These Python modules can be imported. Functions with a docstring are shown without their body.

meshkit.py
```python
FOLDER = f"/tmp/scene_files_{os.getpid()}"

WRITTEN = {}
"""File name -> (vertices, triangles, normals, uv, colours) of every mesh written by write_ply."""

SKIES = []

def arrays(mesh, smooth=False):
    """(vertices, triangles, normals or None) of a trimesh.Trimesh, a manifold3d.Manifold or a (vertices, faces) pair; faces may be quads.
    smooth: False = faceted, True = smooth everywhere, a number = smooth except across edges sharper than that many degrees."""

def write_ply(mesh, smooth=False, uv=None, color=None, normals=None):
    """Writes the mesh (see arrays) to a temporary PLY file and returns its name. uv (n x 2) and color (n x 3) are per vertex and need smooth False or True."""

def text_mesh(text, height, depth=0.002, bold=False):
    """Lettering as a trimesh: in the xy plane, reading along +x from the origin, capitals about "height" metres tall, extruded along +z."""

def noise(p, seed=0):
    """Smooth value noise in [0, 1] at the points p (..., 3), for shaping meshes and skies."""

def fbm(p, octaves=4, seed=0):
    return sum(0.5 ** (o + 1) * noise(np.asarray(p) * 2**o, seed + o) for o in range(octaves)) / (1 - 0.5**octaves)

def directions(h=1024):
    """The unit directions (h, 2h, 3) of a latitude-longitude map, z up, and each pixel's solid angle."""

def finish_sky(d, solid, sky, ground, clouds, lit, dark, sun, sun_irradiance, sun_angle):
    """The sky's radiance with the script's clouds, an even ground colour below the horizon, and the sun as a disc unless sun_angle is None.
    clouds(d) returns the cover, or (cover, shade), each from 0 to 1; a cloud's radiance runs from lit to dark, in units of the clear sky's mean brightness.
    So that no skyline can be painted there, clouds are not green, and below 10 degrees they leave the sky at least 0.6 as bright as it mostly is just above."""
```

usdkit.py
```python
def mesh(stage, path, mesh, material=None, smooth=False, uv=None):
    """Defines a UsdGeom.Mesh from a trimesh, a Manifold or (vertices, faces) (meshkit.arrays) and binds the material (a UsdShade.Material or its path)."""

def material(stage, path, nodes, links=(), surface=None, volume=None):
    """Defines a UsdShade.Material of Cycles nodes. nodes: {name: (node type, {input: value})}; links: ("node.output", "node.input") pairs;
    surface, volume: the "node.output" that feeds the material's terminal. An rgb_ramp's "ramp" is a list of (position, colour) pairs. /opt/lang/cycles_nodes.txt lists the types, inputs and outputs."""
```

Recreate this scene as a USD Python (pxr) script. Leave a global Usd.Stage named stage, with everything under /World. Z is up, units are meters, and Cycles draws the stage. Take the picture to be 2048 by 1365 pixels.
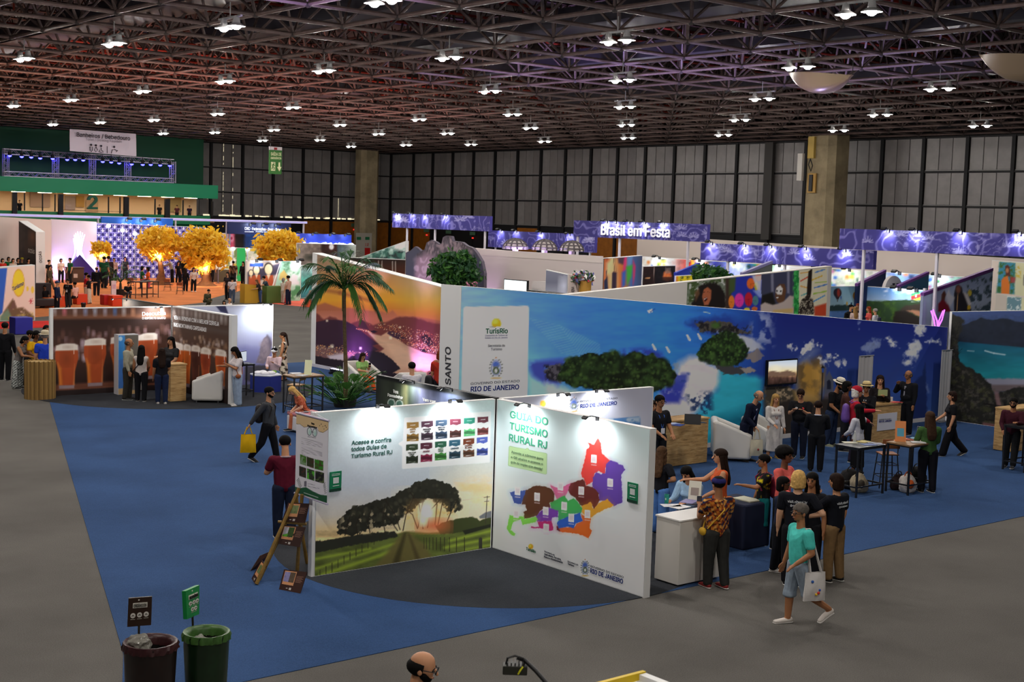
import math,random,sys
import numpy as np,trimesh,shapely,meshkit,usdkit
import manifold3d as m3
from shapely.geometry import Polygon
from pxr import Usd,UsdGeom,UsdLux,UsdShade,Gf,Sdf,Vt

stage = Usd.Stage.CreateInMemory()
UsdGeom.SetStageUpAxis(stage,UsdGeom.Tokens.z)
UsdGeom.SetStageMetersPerUnit(stage,1.0)
UsdGeom.Xform.Define(stage,'/World')
UsdGeom.Scope.Define(stage,'/World/Looks')
T = Sdf.ValueTypeNames
PI = math.pi

# ------------------------------------------------------------------ camera, lights, exposure
H = 5.45                                                     # the photographer stands on a mezzanine
F = 2720.632
FW = np.array([0.63172849,0.77004282,-0.08918058]); RT = np.array([0.774503,-0.63181955,0.03080837]); UP = np.array([0.03262227,0.08853315,0.99553888])
cam = UsdGeom.Camera.Define(stage,'/World/camera')
cam.AddTransformOp().Set(Gf.Matrix4d(*RT,0,*UP,0,*(-FW),0,0,0,H,1))
cam.CreateHorizontalApertureAttr(36.0); cam.CreateVerticalApertureAttr(36.0*1365/2048)
cam.CreateFocalLengthAttr(F/2048*36.0)
cam.CreateClippingRangeAttr(Gf.Vec2f(0.1,1000))
cam.CreateFStopAttr(4.5); cam.CreateFocusDistanceAttr(21.0)
cam.CreateExposureAttr(0.0)
LAMP_EMIT,SPOT_W,ZC = 730.0,900.0,12.48                   # hall lamps, booth spots, height of the space frame

def lin(c):
    if isinstance(c,str): c = [int(c[i:i+2],16) for i in (1,3,5)]
    c = np.asarray(c,float)/255
    return np.where(c <= 0.04045,c/12.92,((np.maximum(c,0)+0.055)/1.055)**2.4)

def light_at(name,kind,pos,aim,color,inten,radius=0.05,cone=None,soft=0.5):
    L = UsdLux.SphereLight.Define(stage,'/World/'+name)
    L.CreateRadiusAttr(radius); L.CreateIntensityAttr(inten); L.CreateColorAttr(Gf.Vec3f(*map(float,color)))
    d = np.asarray(aim,float)-np.asarray(pos,float); d /= np.linalg.norm(d)
    x = np.cross([0,0,1.0] if abs(d[2]) < .99 else [0,1.0,0],-d); x /= np.linalg.norm(x); y = np.cross(-d,x)
    L.AddTransformOp().Set(Gf.Matrix4d(*x,0,*y,0,*(-d),0,*map(float,pos),1))
    if cone:
        s = UsdLux.ShapingAPI.Apply(L.GetPrim()); s.CreateShapingConeAngleAttr(cone); s.CreateShapingConeSoftnessAttr(soft)
    return L

# ------------------------------------------------------------------ from the photograph's pixels to places in the hall
def ray(x,y): return FW+RT*(x-1024)/F-UP*(y-682.5)/F
def P(x,y,z=0.0):                                          # where the line of sight meets the height z
    r = ray(x,y); t = (z-H)/r[2]; return np.array([r[0]*t,r[1]*t,z])
def proj(X):
    X = np.asarray(X,float)-np.array([0,0,H]); d = X@FW
    return 1024+F*(X@RT)/d,682.5-F*(X@UP)/d,d
class Pl:                                                    # an upright plane of the hall: kind v (v = c, read along +u) or u (u = c, read along -v)
    def __init__(s,kind,c): s.k,s.c = kind,c
    def sz(s,x,y):
        r = ray(x,y)
        if s.k == 'v': t = s.c/r[1]; return r[0]*t,H+r[2]*t
        t = s.c/r[0]; return -r[1]*t,H+r[2]*t
    def pos(s,a,z,d=0.0):
        a = np.asarray(a,float); z = np.asarray(z,float); o = np.zeros_like(a+z)
        if s.k == 'v': return np.stack([a+o,s.c-d+o,z+o],-1)
        return np.stack([s.c-d+o,-a+o,z+o],-1)

# ------------------------------------------------------------------ names, things and parts
used,LOC = {},{}
def path_of(name,parent=None):
    base = (parent.GetPath().pathString if parent else '/World')+'/'+name
    n = used.get(base,0); used[base] = n+1
    return base if n == 0 else '%s_%03d' % (base,n)
def put(prim,**k):
    for a,b in k.items():
        if b is not None: prim.SetCustomDataByKey({'cat': 'category'}.get(a,a),b)
    return prim
def thing(name,label,cat,loc,group=None,kind=None):
    x = UsdGeom.Xform.Define(stage,path_of(name)); loc = np.asarray(loc,float)
    x.AddTranslateOp().Set(Gf.Vec3d(*map(float,loc)))
    LOC[x.GetPath().pathString] = loc
    return put(x.GetPrim(),label=label,cat=cat,group=group,kind=kind)
def origin(parent):
    p = parent
    while p and p.GetPath().pathString != '/World':
        k = p.GetPath().pathString
        if k in LOC: return LOC[k]
        p = p.GetParent()
    return np.zeros(3)
def obj(name,mesh,m,parent=None,smooth=False,paint=None,loc=None,**k):
    """One Mesh prim; world coordinates are taken down to the thing's base (or to loc for a top-level mesh)."""
    if isinstance(mesh,MB): mesh = mesh.mesh()
    if isinstance(mesh,trimesh.Trimesh): mesh = (np.array(mesh.vertices),np.array(mesh.faces))
    if hasattr(mesh,'to_mesh'):
        q = mesh.to_mesh(); mesh = (np.array(q.vert_properties[:,:3],float),np.array(q.tri_verts))
    v,f = mesh; o = origin(parent) if parent else np.zeros(3)
    if parent is None and loc is not None: o = np.asarray(loc,float)
    g = usdkit.mesh(stage,path_of(name,parent),(np.asarray(v,float)-o,f),m,smooth=smooth)
    if parent is None and loc is not None: g.AddTranslateOp().Set(Gf.Vec3d(*map(float,o)))
    if paint is not None:
        UsdGeom.PrimvarsAPI(g).CreatePrimvar('paint',T.Color3fArray,'vertex').Set(Vt.Vec3fArray.FromNumpy(np.asarray(paint,np.float32)))
    return put(g.GetPrim(),**k)
def copy_of(src,loc,label=None,rotz=0.0,group=None,base_rot=0.0):
    x = UsdGeom.Xform.Define(stage,path_of(src.GetName().rstrip('0123456789').rstrip('_'))); p = x.GetPrim()
    p.GetReferences().AddInternalReference(src.GetPath())
    x.ClearXformOpOrder()
    x.AddTranslateOp().Set(Gf.Vec3d(*map(float,loc)))
    if rotz: x.AddRotateZOp().Set(math.degrees(rotz))
    p.SetInstanceable(True)
    return put(p,label=label,group=group)

# ------------------------------------------------------------------ meshes
def ico(n=1): s = trimesh.creation.icosphere(subdivisions=n); return np.array(s.vertices),np.array(s.faces)
ICO = [ico(0),ico(1),ico(2),ico(3)]
class MB:
    def __init__(s): s.v,s.f,s.n = [],[],0
    def add(s,v,f):
        v = np.asarray(v,float); f = np.asarray(f,int)
        if f.shape[1] == 4: f = np.vstack([f[:,[0,1,2]],f[:,[0,2,3]]])
        s.v.append(v); s.f.append(f+s.n); s.n += len(v); return s
    def mesh(s): return np.vstack(s.v),np.vstack(s.f)
    def box(s,a,b):
        a,b = np.minimum(a,b),np.maximum(a,b)
        v = np.array([[x,y,z] for x in (a[0],b[0]) for y in (a[1],b[1]) for z in (a[2],b[2])],float)
        return s.add(v,[[0,1,3,2],[4,6,7,5],[0,4,5,1],[2,3,7,6],[0,2,6,4],[1,5,7,3]])
    def hexa(s,p):                                          # eight corners: bottom four anticlockwise, then top four
        return s.add(p,[[3,2,1,0],[4,5,6,7],[0,1,5,4],[1,2,6,5],[2,3,7,6],[3,0,4,7]])
    def obox(s,c,ax,ay,az):                               # centre and three half axes
        c,ax,ay,az = (np.asarray(q,float) for q in (c,ax,ay,az))
        return s.hexa(np.array([c-ax-ay-az,c+ax-ay-az,c+ax+ay-az,c-ax+ay-az,c-ax-ay+az,c+ax-ay+az,c+ax+ay+az,c-ax+ay+az]))
    def tube(s,pts,r,n=8,caps=True,flat=1.0):
        pts = np.asarray(pts,float); r = np.broadcast_to(np.asarray(r,float),(len(pts),))
        tg = np.gradient(pts,axis=0); tg /= np.linalg.norm(tg,axis=1,keepdims=True)+1e-12
        ref = np.array([0,0,1.0]) if abs(tg[0,2]) < .9 else np.array([1.0,0,0])
        a = np.linspace(0,2*PI,n,endpoint=False); V = []
        for p,t,q in zip(pts,tg,r):
            x = np.cross(ref,t); x /= np.linalg.norm(x)+1e-12; y = np.cross(t,x)
            V.append(p+q*(np.cos(a)[:,None]*x+flat*np.sin(a)[:,None]*y))
        V = np.vstack(V); k = len(pts); Fs = []
        for i in range(k-1):
            for j in range(n):
                Fs.append([i*n+j,i*n+(j+1) % n,(i+1)*n+(j+1) % n,(i+1)*n+j])
        s.add(V,Fs)
        if caps:
            s.add(V[:n],[[0,j+1,j] for j in range(1,n-1)]); s.add(V[-n:],[[0,j,j+1] for j in range(1,n-1)])
        return s
    def rod(s,a,b,r,n=6,caps=True): return s.tube([a,b],r,n,caps)
    def ball(s,c,r,lev=1,M=None):
        v,f = ICO[lev]; v = v*np.asarray(r,float)
        if M is not None: v = v@M.T
        return s.add(v+np.asarray(c,float),f)
    def lathe(s,prof,c=(0,0,0),n=20,wob=None):          # profile of (radius, z)
        prof = np.asarray(prof,float); a = np.linspace(0,2*PI,n,endpoint=False); V = []
        for i,(r,z) in enumerate(prof):
            rr = r*(1 if wob is None else wob(a,i)); V.append(np.stack([rr*np.cos(a),rr*np.sin(a),np.full(n,z)],1))
        k = len(prof)
        return s.add(np.vstack(V)+np.asarray(c,float),[[i*n+j,i*n+(j+1) % n,(i+1)*n+(j+1) % n,(i+1)*n+j] for i in range(k-1) for j in range(n)])
    def prism(s,pl,pts,d0,d1):                            # polygon of (s, z) on plane pl, from offset d0 to d1 towards the viewer
        pg = Polygon(pts)
        if pg.exterior.is_ccw is False: pg = Polygon(list(pg.exterior.coords)[::-1])
        t = trimesh.creation.extrude_polygon(pg,1.0,engine='earcut'); w = np.array(t.vertices)
        return s.add(pl.pos(w[:,0],w[:,1],d0+(d1-d0)*w[:,2]),np.array(t.faces))
def bevel_box(a,b,r=0.02):
    a,b = np.minimum(a,b),np.maximum(a,b); r = min(r,*(0.45*(b-a)))
    v = ICO[1][0]*r
    c = np.array([[x,y,z] for x in (a[0]+r,b[0]-r) for y in (a[1]+r,b[1]-r) for z in (a[2]+r,b[2]-r)])
    return m3.Manifold.hull_points((c[:,None]+v[None]).reshape(-1,3))

# ------------------------------------------------------------------ materials
mats = {}
def M(rgb,rough=0.6,spec=0.3,metal=0.0,var=0.0,scale=6.0,bump=0.0,name=None):
    rgb = tuple(int(q) for q in (np.round(np.array([int(rgb[i:i+2],16) for i in (1,3,5)])) if isinstance(rgb,str) else rgb))
    key = (rgb,rough,spec,metal,var,scale,bump)
    if key in mats: return mats[key]
    p = '/World/Looks/%s_%d' % (name or 'surface',len(mats)); c = lin(rgb)
    N = {'p': ('principled_bsdf',{'base_color': c,'roughness': rough,'specular_ior_level': spec,'metallic': metal})}; L = []
    if var or bump:
        N['g'] = ('geometry',{}); N['n'] = ('noise_texture',{'scale': scale,'detail': 4.0,'roughness': .6}); L.append(('g.position','n.vector'))
    if var:
        N['r'] = ('rgb_ramp',{'ramp': [(.3,c*(1-var)),(.7,np.minimum(c*(1+var),1))]}); L += [('n.fac','r.fac'),('r.color','p.base_color')]
    if bump:
        N['b'] = ('bump',{'strength': .6,'distance': bump}); L += [('n.fac','b.height'),('b.normal','p.normal')]
    mats[key] = usdkit.material(stage,p,N,L,surface='p.BSDF'); return mats[key]
def E(rgb,strength,name='glow'):
    key = ('e',tuple(rgb),strength)
    if key not in mats: mats[key] = usdkit.material(stage,'/World/Looks/%s_%d' % (name,len(mats)),{'e': ('emission',{'color': lin(rgb),'strength': strength})},surface='e.emission')
    return mats[key]
PRINT = usdkit.material(stage,'/World/Looks/printed_panel',{'a': ('attribute',{'attribute': 'paint'}),'p': ('principled_bsdf',{'roughness': .55,'specular_ior_level': .25})},[('a.color','p.base_color')],surface='p.BSDF')
CLOTH = usdkit.material(stage,'/World/Looks/patterned_cloth',{'a': ('attribute',{'attribute': 'paint'}),'p': ('principled_bsdf',{'roughness': .9,'specular_ior_level': .1})},[('a.color','p.base_color')],surface='p.BSDF')
SCREEN = usdkit.material(stage,'/World/Looks/lit_screen',{'a': ('attribute',{'attribute': 'paint'}),'e': ('emission',{'strength': 1.0})},[('a.color','e.color')],surface='e.emission')
WOOD = usdkit.material(stage,'/World/Looks/light_oak',{'g': ('geometry',{}),'m': ('mapping',{'scale': (1.2,1.2,9.0)}),'n': ('noise_texture',{'scale': 2.2,'detail': 6.0,'roughness': .65,'distortion': .6}),
    'r': ('rgb_ramp',{'ramp': [(.3,lin('#8a6a40')),(.5,lin('#c09a64')),(.7,lin('#d4b480'))]}),'p': ('principled_bsdf',{'roughness': .5,'specular_ior_level': .3})},
    [('g.position','m.vector'),('m.vector','n.vector'),('n.fac','r.fac'),('r.color','p.base_color')],surface='p.BSDF')
def carpet(name,c,scale=60.0,var=.25):
    c = lin(c)
    return usdkit.material(stage,'/World/Looks/'+name,{'g': ('geometry',{}),'n': ('noise_texture',{'scale': scale,'detail': 3.0,'roughness': .8}),'k': ('noise_texture',{'scale': .5,'detail': 4.0}),
        'r': ('rgb_ramp',{'ramp': [(.3,c*(1-var)),(.7,c*(1+var))]}),'s': ('rgb_ramp',{'ramp': [(.35,(.86,)*3),(.65,(1.1,)*3)]}),'x': ('mix_color',{'blend_type': 'multiply','fac': 1.0}),
        'b': ('bump',{'strength': .5,'distance': .006}),'p': ('principled_bsdf',{'roughness': .95,'specular_ior_level': .05})},
        [('g.position','n.vector'),('g.position','k.vector'),('n.fac','r.fac'),('k.fac','s.fac'),('r.color','x.a'),('s.color','x.b'),('x.result','p.base_color'),('n.fac','b.height'),('b.normal','p.normal')],surface='p.BSDF')
WHITE = M('#e4e4e2',.55,.3); BLACK = M('#121214',.5,.4); DARK = M('#26262a',.6,.3); CHROME = M('#8c8c90',.35,.5,.8)

# ------------------------------------------------------------------ painting prints (vertex colours of a fine grid; pixels are only the ruler the shapes were measured with)
class Paint:
    def __init__(s,x,y,ss,zz,base=(200,200,200)):
        s.x,s.y,s.s,s.z = x,y,ss,zz; s.c = np.tile(np.array(col(base),float),(len(x),1))
    def mix(s,idx,a,c):
        s.c[idx] += (np.asarray(c,float)-s.c[idx])*np.asarray(a)[:,None]
    def fill(s,c): s.c[:] = col(c)
    def bbox(s,x0,y0,x1,y1): return np.nonzero((s.x >= x0) & (s.x <= x1) & (s.y >= y0) & (s.y <= y1))[0]
    def grad(s,stops,axis='y',sel=None):
        q = s.y if axis == 'y' else s.x
        k = np.array([a for a,_ in stops],float); cc = np.array([col(c) for _,c in stops],float)
        g = np.stack([np.interp(q,k,cc[:,i]) for i in range(3)],1)
        if sel is None: s.c[:] = g
        else: s.c[sel] = g[sel]
    def poly(s,pts,c,soft=0.0,alpha=1.0,rough=0.0,seed=0,rs=6.0):
        pts = np.asarray(pts,float); pad = soft+rough+1
        i = s.bbox(pts[:,0].min()-pad,pts[:,1].min()-pad,pts[:,0].max()+pad,pts[:,1].max()+pad)
        if len(i) == 0: return
        x,y = s.x[i].copy(),s.y[i].copy()
        if rough:
            q = np.stack([x/rs,y/rs,np.zeros_like(x)+seed],1)
            x += (meshkit.fbm(q,3,seed)-.5)*2*rough; y += (meshkit.fbm(q,3,seed+9)-.5)*2*rough
        pg = Polygon(pts).buffer(0); inside = shapely.contains_xy(pg,x,y)
        if soft:
            d = shapely.distance(pg.boundary,shapely.points(x,y)); a = np.clip(.5+np.where(inside,d,-d)/(2*soft),0,1)*alpha
        else: a = inside*alpha
        k = a > 0; s.mix(i[k],a[k],col(c))
    def rect(s,x0,y0,x1,y1,c,alpha=1.0): i = s.bbox(x0,y0,x1,y1); s.mix(i,np.full(len(i),alpha),col(c))
    def ell(s,cx,cy,rx,ry,c,soft=.15,alpha=1.0):
        i = s.bbox(cx-rx*1.3,cy-ry*1.3,cx+rx*1.3,cy+ry*1.3)
        d = np.hypot((s.x[i]-cx)/rx,(s.y[i]-cy)/ry); a = np.clip((1+soft-d)/(2*soft),0,1)*alpha; k = a > 0; s.mix(i[k],a[k],col(c))
    def line(s,pts,w,c,alpha=1.0,soft=.4):
        pts = np.asarray(pts,float)
        for (x0,y0),(x1,y1) in zip(pts[:-1],pts[1:]):
            i = s.bbox(min(x0,x1)-w-1,min(y0,y1)-w-1,max(x0,x1)+w+1,max(y0,y1)+w+1)
            if len(i) == 0: continue
            dx,dy = x1-x0,y1-y0; t = np.clip(((s.x[i]-x0)*dx+(s.y[i]-y0)*dy)/(dx*dx+dy*dy+1e-9),0,1)
            d = np.hypot(s.x[i]-x0-t*dx,s.y[i]-y0-t*dy); a = np.clip((w/2+soft-d)/(2*soft),0,1)*alpha; k = a > 0; s.mix(i[k],a[k],col(c))
    def noise(s,sc,amp,sel=None,seed=0,stretch=(1,1),oct=4):
        i = np.arange(len(s.x)) if sel is None else sel
        n = (meshkit.fbm(np.stack([s.x[i]/sc*stretch[0],s.y[i]/sc*stretch[1],np.full(len(i),seed*7.3)],1),oct,seed)-.5)*2*amp
        s.c[i] = np.clip(s.c[i]*(1+n[:,None]),0,255)
    def cloud(s,poly,c,sc,lo=.45,hi=.65,seed=0,soft=6.0,alpha=1.0,stretch=(1,1)):
        """Colour where a noise field runs over a threshold inside a soft polygon."""
        poly = np.asarray(poly,float); i = s.bbox(*(poly.min(0)-soft),*(poly.max(0)+soft))
        if len(i) == 0: return
        pg = Polygon(poly).buffer(0); ins = shapely.contains_xy(pg,s.x[i],s.y[i]); d = shapely.distance(pg.boundary,shapely.points(s.x[i],s.y[i]))
        m = np.clip(.5+np.where(ins,d,-d)/(2*soft),0,1)
        n = meshkit.fbm(np.stack([s.x[i]/sc*stretch[0],s.y[i]/sc*stretch[1],np.full(len(i),seed*3.1)],1),4,seed)
        a = np.clip((n-lo)/(hi-lo),0,1)*m*alpha; k = a > 0; s.mix(i[k],a[k],col(c))
    def puff(s,poly,c,sc,seed=0,soft=9.0,alpha=1.0):
        poly = np.asarray(poly,float); i = s.bbox(*(poly.min(0)-soft),*(poly.max(0)+soft)); pg = Polygon(poly).buffer(0); ins = shapely.contains_xy(pg,s.x[i],s.y[i]); d = shapely.distance(pg.boundary,shapely.points(s.x[i],s.y[i])); m = np.clip(.5+np.where(ins,d,-d)/(2*soft),0,1)
        n = meshkit.fbm(np.stack([s.x[i]/sc,s.y[i]/sc,np.full(len(i),seed*3.1)],1),5,seed); a = np.clip((m+(n-.5)*2.6-.32)/.6,0,1)*np.clip(m*4,0,1)*alpha; k = a > 0; s.mix(i[k],a[k],col(c))
        q = i[k]; w = a[k]*np.clip((n[k]-.42)*3,0,1)*.45; s.mix(q,w,tuple(np.array(col(c))*.62))
    def blobs(s,poly,n,r0,r1,colors,seed=0,soft=.5,alpha=1.0,flat=1.0):
        rg = np.random.default_rng(seed); poly = np.asarray(poly,float); pg = Polygon(poly).buffer(0); b = pg.bounds; k = 0
        for _ in range(n*20):
            if k >= n: break
            x,y = rg.uniform(b[0],b[2]),rg.uniform(b[1],b[3])
            if not shapely.contains_xy(pg,x,y): continue
            r = rg.uniform(r0,r1); s.ell(x,y,r,r*flat,colors[rg.integers(len(colors))],soft,alpha); k += 1
def col(c): return tuple(int(c[i:i+2],16) for i in (1,3,5)) if isinstance(c,str) else tuple(c)
def mural(parent,name,pl,s0,s1,zbot,ztop,step,fn,off=.004,gain=1.3,mat=None,base=(200,200,200),flip=False,**k):
    """A print on plane pl from s0 to s1, zbot(s) to ztop(s); fn paints it."""
    ns = max(2,int((s1-s0)/step)); zb = zbot if callable(zbot) else (lambda s: zbot+0*s); zt = ztop if callable(ztop) else (lambda s: ztop+0*s)
    hh = max(float(zt(np.array(s0))-zb(np.array(s0))),float(zt(np.array(s1))-zb(np.array(s1)))); nz = max(2,int(hh/step))
    S = np.linspace(s0,s1,ns); t = np.linspace(0,1,nz); SS = np.repeat(S[:,None],nz,1); ZZ = zb(S)[:,None]+(zt(S)-zb(S))[:,None]*t
    X = pl.pos(SS.ravel(),ZZ.ravel(),off); px,py,_ = proj(X); p = Paint(px,py,SS.ravel(),ZZ.ravel(),base); fn(p)
    g = np.arange(ns*nz).reshape(ns,nz); q = np.stack([g[:-1,:-1],g[1:,:-1],g[1:,1:],g[:-1,1:]],-1).reshape(-1,4)
    if flip: q = q[:,::-1]
    f = np.vstack([q[:,[0,1,2]],q[:,[0,2,3]]])
    return obj(name,(X,f),mat or PRINT,parent,paint=np.clip(lin(p.c)*gain,0,.92 if mat is None else 50),**k)
TXT = {}
def text(parent,pl,s,p0,p1,cap,m,bold=False,off=.006,depth=.003,name='lettering',vert=False,**k):
    """Lettering on plane pl from pixel p0 to pixel p1 along its baseline, capitals cap pixels high at p0."""
    if (s,bold) not in TXT:
        t = meshkit.text_mesh(s,1.0,1.0,bold); TXT[(s,bold)] = (np.array(t.vertices),np.array(t.faces))
    v,f = TXT[(s,bold)]; x0,x1 = v[:,0].min(),v[:,0].max(); u = (v[:,0]-x0)/(x1-x0)
    a = pl.sz(*p0); b = pl.sz(*p1)
    c = pl.sz(p0[0],p0[1]-cap) if not vert else pl.sz(p0[0]-cap,p0[1])
    h = (c[1]-a[1]) if not vert else (c[0]-a[0])
    S = a[0]+(b[0]-a[0])*u+(h*v[:,1] if vert else 0); Z = a[1]+(b[1]-a[1])*u+(0 if vert else h*v[:,1])
    return obj(name,(pl.pos(S,Z,off+depth*v[:,2]),f),m,parent,**k)
def wall_box(pl,s0,s1,z0,za,zb,t):                      # a panel of thickness t behind plane pl, its top from za at s0 to zb at s1
    c = [pl.pos(a,z,d) for z in (0,1) for a,d in ((s0,0),(s1,0),(s1,-t),(s0,-t))]
    tops = [za,zb,zb,za]
    for i in range(4): c[i] = np.array([c[i][0],c[i][1],z0]); c[4+i] = np.array([c[4+i][0],c[4+i][1],tops[i]])
    return MB().hexa(np.array(c))
def pbox(pl,x0,y0,x1,y1,t,d=0.0):                       # a box on plane pl spanned by two pixel corners
    a,b = pl.sz(x0,y0),pl.sz(x1,y1)
    return MB().box(pl.pos(a[0],a[1],d),pl.pos(b[0],b[1],d-t))
# ------------------------------------------------------------------ the hall: floor, walls, space frame, lamps
S = 'structure'
obj('floor',MB().box((-12,-12,-.3),(95,135,0)),carpet('grey_carpet','#615e5a'),kind=S)
def sheet(name,pts,z,m,label,cat):
    pg = pts if isinstance(pts,Polygon) else Polygon(pts); pg = pg.buffer(0)
    t = trimesh.creation.extrude_polygon(pg,z,engine='earcut'); c = np.array([*pg.centroid.coords[0],0])
    return obj('floor',t,m,kind=S)
ang = np.linspace(0,2*PI,64,endpoint=False)
c0 = np.array([13.95,17.36]); c1 = np.array([18.0,38.1])
circ = [Polygon(np.stack([c[0]+r*np.cos(ang),c[1]+r*np.sin(ang)],1)) for c,r in ((c0,3.6),(c1,4.3))]
blue_pg = Polygon([P(95,790)[:2],P(247,1310)[:2],(5.95,13.78),(40,13.78),(40,44),tuple(P(572,727)[:2])]).difference(circ[0]).difference(circ[1])
parts_ = sorted(getattr(blue_pg,'geoms',[blue_pg]),key=lambda g: -g.area)
sheet('carpet',parts_[0],.008,carpet('blue_carpet','#344c72'),'deep blue carpet laid under the exhibition booths','carpet')
BLKC = carpet('black_carpet','#34363a')
sheet('carpet',circ[0],.01,BLKC,'round charcoal carpet under the white cross-shaped booth','carpet')
sheet('carpet',circ[1],.01,BLKC,'round dark carpet under the beer mural booth','carpet')
sheet('carpet',[P(0,640)[:2],P(300,618)[:2],P(420,604)[:2],P(420,598)[:2],P(560,561)[:2],P(560,545)[:2],P(-60,545)[:2]],.006,carpet('orange_carpet','#d07c48'),'bright orange carpet under the yellow trees','carpet')
sheet('carpet',[P(-60,660)[:2],P(115,655)[:2],P(118,642)[:2],P(-60,646)[:2]],.012,carpet('red_carpet','#c82f2a'),'red carpet strip behind the beer mural','carpet')
sheet('carpet',[P(545,608)[:2],P(640,617)[:2],P(660,622)[:2],P(640,600)[:2],P(545,596)[:2]],.006,carpet('coral_carpet','#e8705c'),'coral carpet edge beyond the sky panel','carpet')

U1,V1,SP = 88.0,130.0,3.65
for nm,a,b in (('wall_front',(-12.3,-12,0),(95,-12.3,13)),('wall_side',(-12,-12.3,0),(-12.3,135,13))):
    obj(nm,MB().box(a,b),M('#55555a'),kind=S)
panel_m = [M(c,.35,.4,0,.12,1.2) for c in ('#777371','#706c6a','#7c7876')]
def cladding(name,pl,ks,rows=(4.85,7.38,9.91,12.45)):
    s_lo,s_hi = ks[0],ks[-1]
    w = obj(name,wall_box(pl,s_lo,s_hi,0,13.6,13.6,.3),M('#1c1c1e'),kind=S)
    rg = random.Random(5)
    for a,b in zip(ks[:-1],ks[1:]):
        for z0,z1 in zip(rows[:-1],rows[1:]):
            ww = (b-a-.32)/3
            for i in range(3):
                q0 = a+.16+i*ww+.03
                X = proj(pl.pos(q0+ww/2,(z0+z1)/2))
                if -60 < X[0] < 2110: obj('panel',MB().box(pl.pos(q0,z0+.12,0),pl.pos(q0+ww-.06,z1-.12,.05+rg.random()*.03)),panel_m[rg.randrange(3)],w)
            if b-a > 2: obj('frame_rail',MB().box(pl.pos(a+.16,z0+.03,0),pl.pos(b-.16,z0+.1,.1)),M('#8a8886',.4),w)
    for q in ks: obj('mullion',MB().box(pl.pos(q-.14,0,0),pl.pos(q+.14,12.5,.22)),M('#141416'),w)
    for z in rows: obj('rail',MB().box(pl.pos(s_lo,z-.1,0),pl.pos(s_hi,z+.04,.16)),M('#1a1a1c'),w)
    return w
plR,plL = Pl('u',U1),Pl('v',V1)
ksR = [-V1+.2]+[-(129.0-SP*i) for i in range(1,25)]
wr = cladding('wall_back',plR,ksR)
ksL = [58.2+SP*i for i in range(8)]+[U1]
wl = cladding('wall_left',plL,ksL)
for i,a in enumerate(ksR[:-1]):                              # boards and doors of the low wall under the cladding
    b = ksR[i+1]
    obj('board',MB().box(plR.pos(a+.18,0,0),plR.pos(b-.18,4.6,.06)),M('#8a5214',.5,.3,0,.2,2) if i in (0,1,6,9,10,12) else M('#151517'),wr)
for i,a in enumerate(ksL[:-1]):
    obj('board',MB().box(plL.pos(a+.18,0,0),plL.pos(ksL[i+1]-.18,4.6,.06)),M('#8a5214',.5,.3,0,.2,2) if i > 4 else M('#151517'),wl)
rg = random.Random(3)
gl = MB()                                                     # daylight seeping in where the cladding does not quite close
for k in range(60):
    a = 60+rg.random()*27; gl.box(plL.pos(a,4.83+rg.random()*.06,.17),plL.pos(a+.15+rg.random()*.5,4.93+rg.random()*.1,.18))
for x in (66.9,68.0,81.0):
    for k in range(26): z = 4.9+rg.random()*7.4*(1 if x < 70 else .3); gl.box(plL.pos(x,z,.12),plL.pos(x+.03,z+.1+rg.random()*.25,.13))
for k in range(40): a = 71+rg.random()*16; gl.box(plL.pos(a,12.5,.12),plL.pos(a+.1+rg.random()*.4,12.55+rg.random()*.08,.13))
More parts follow.
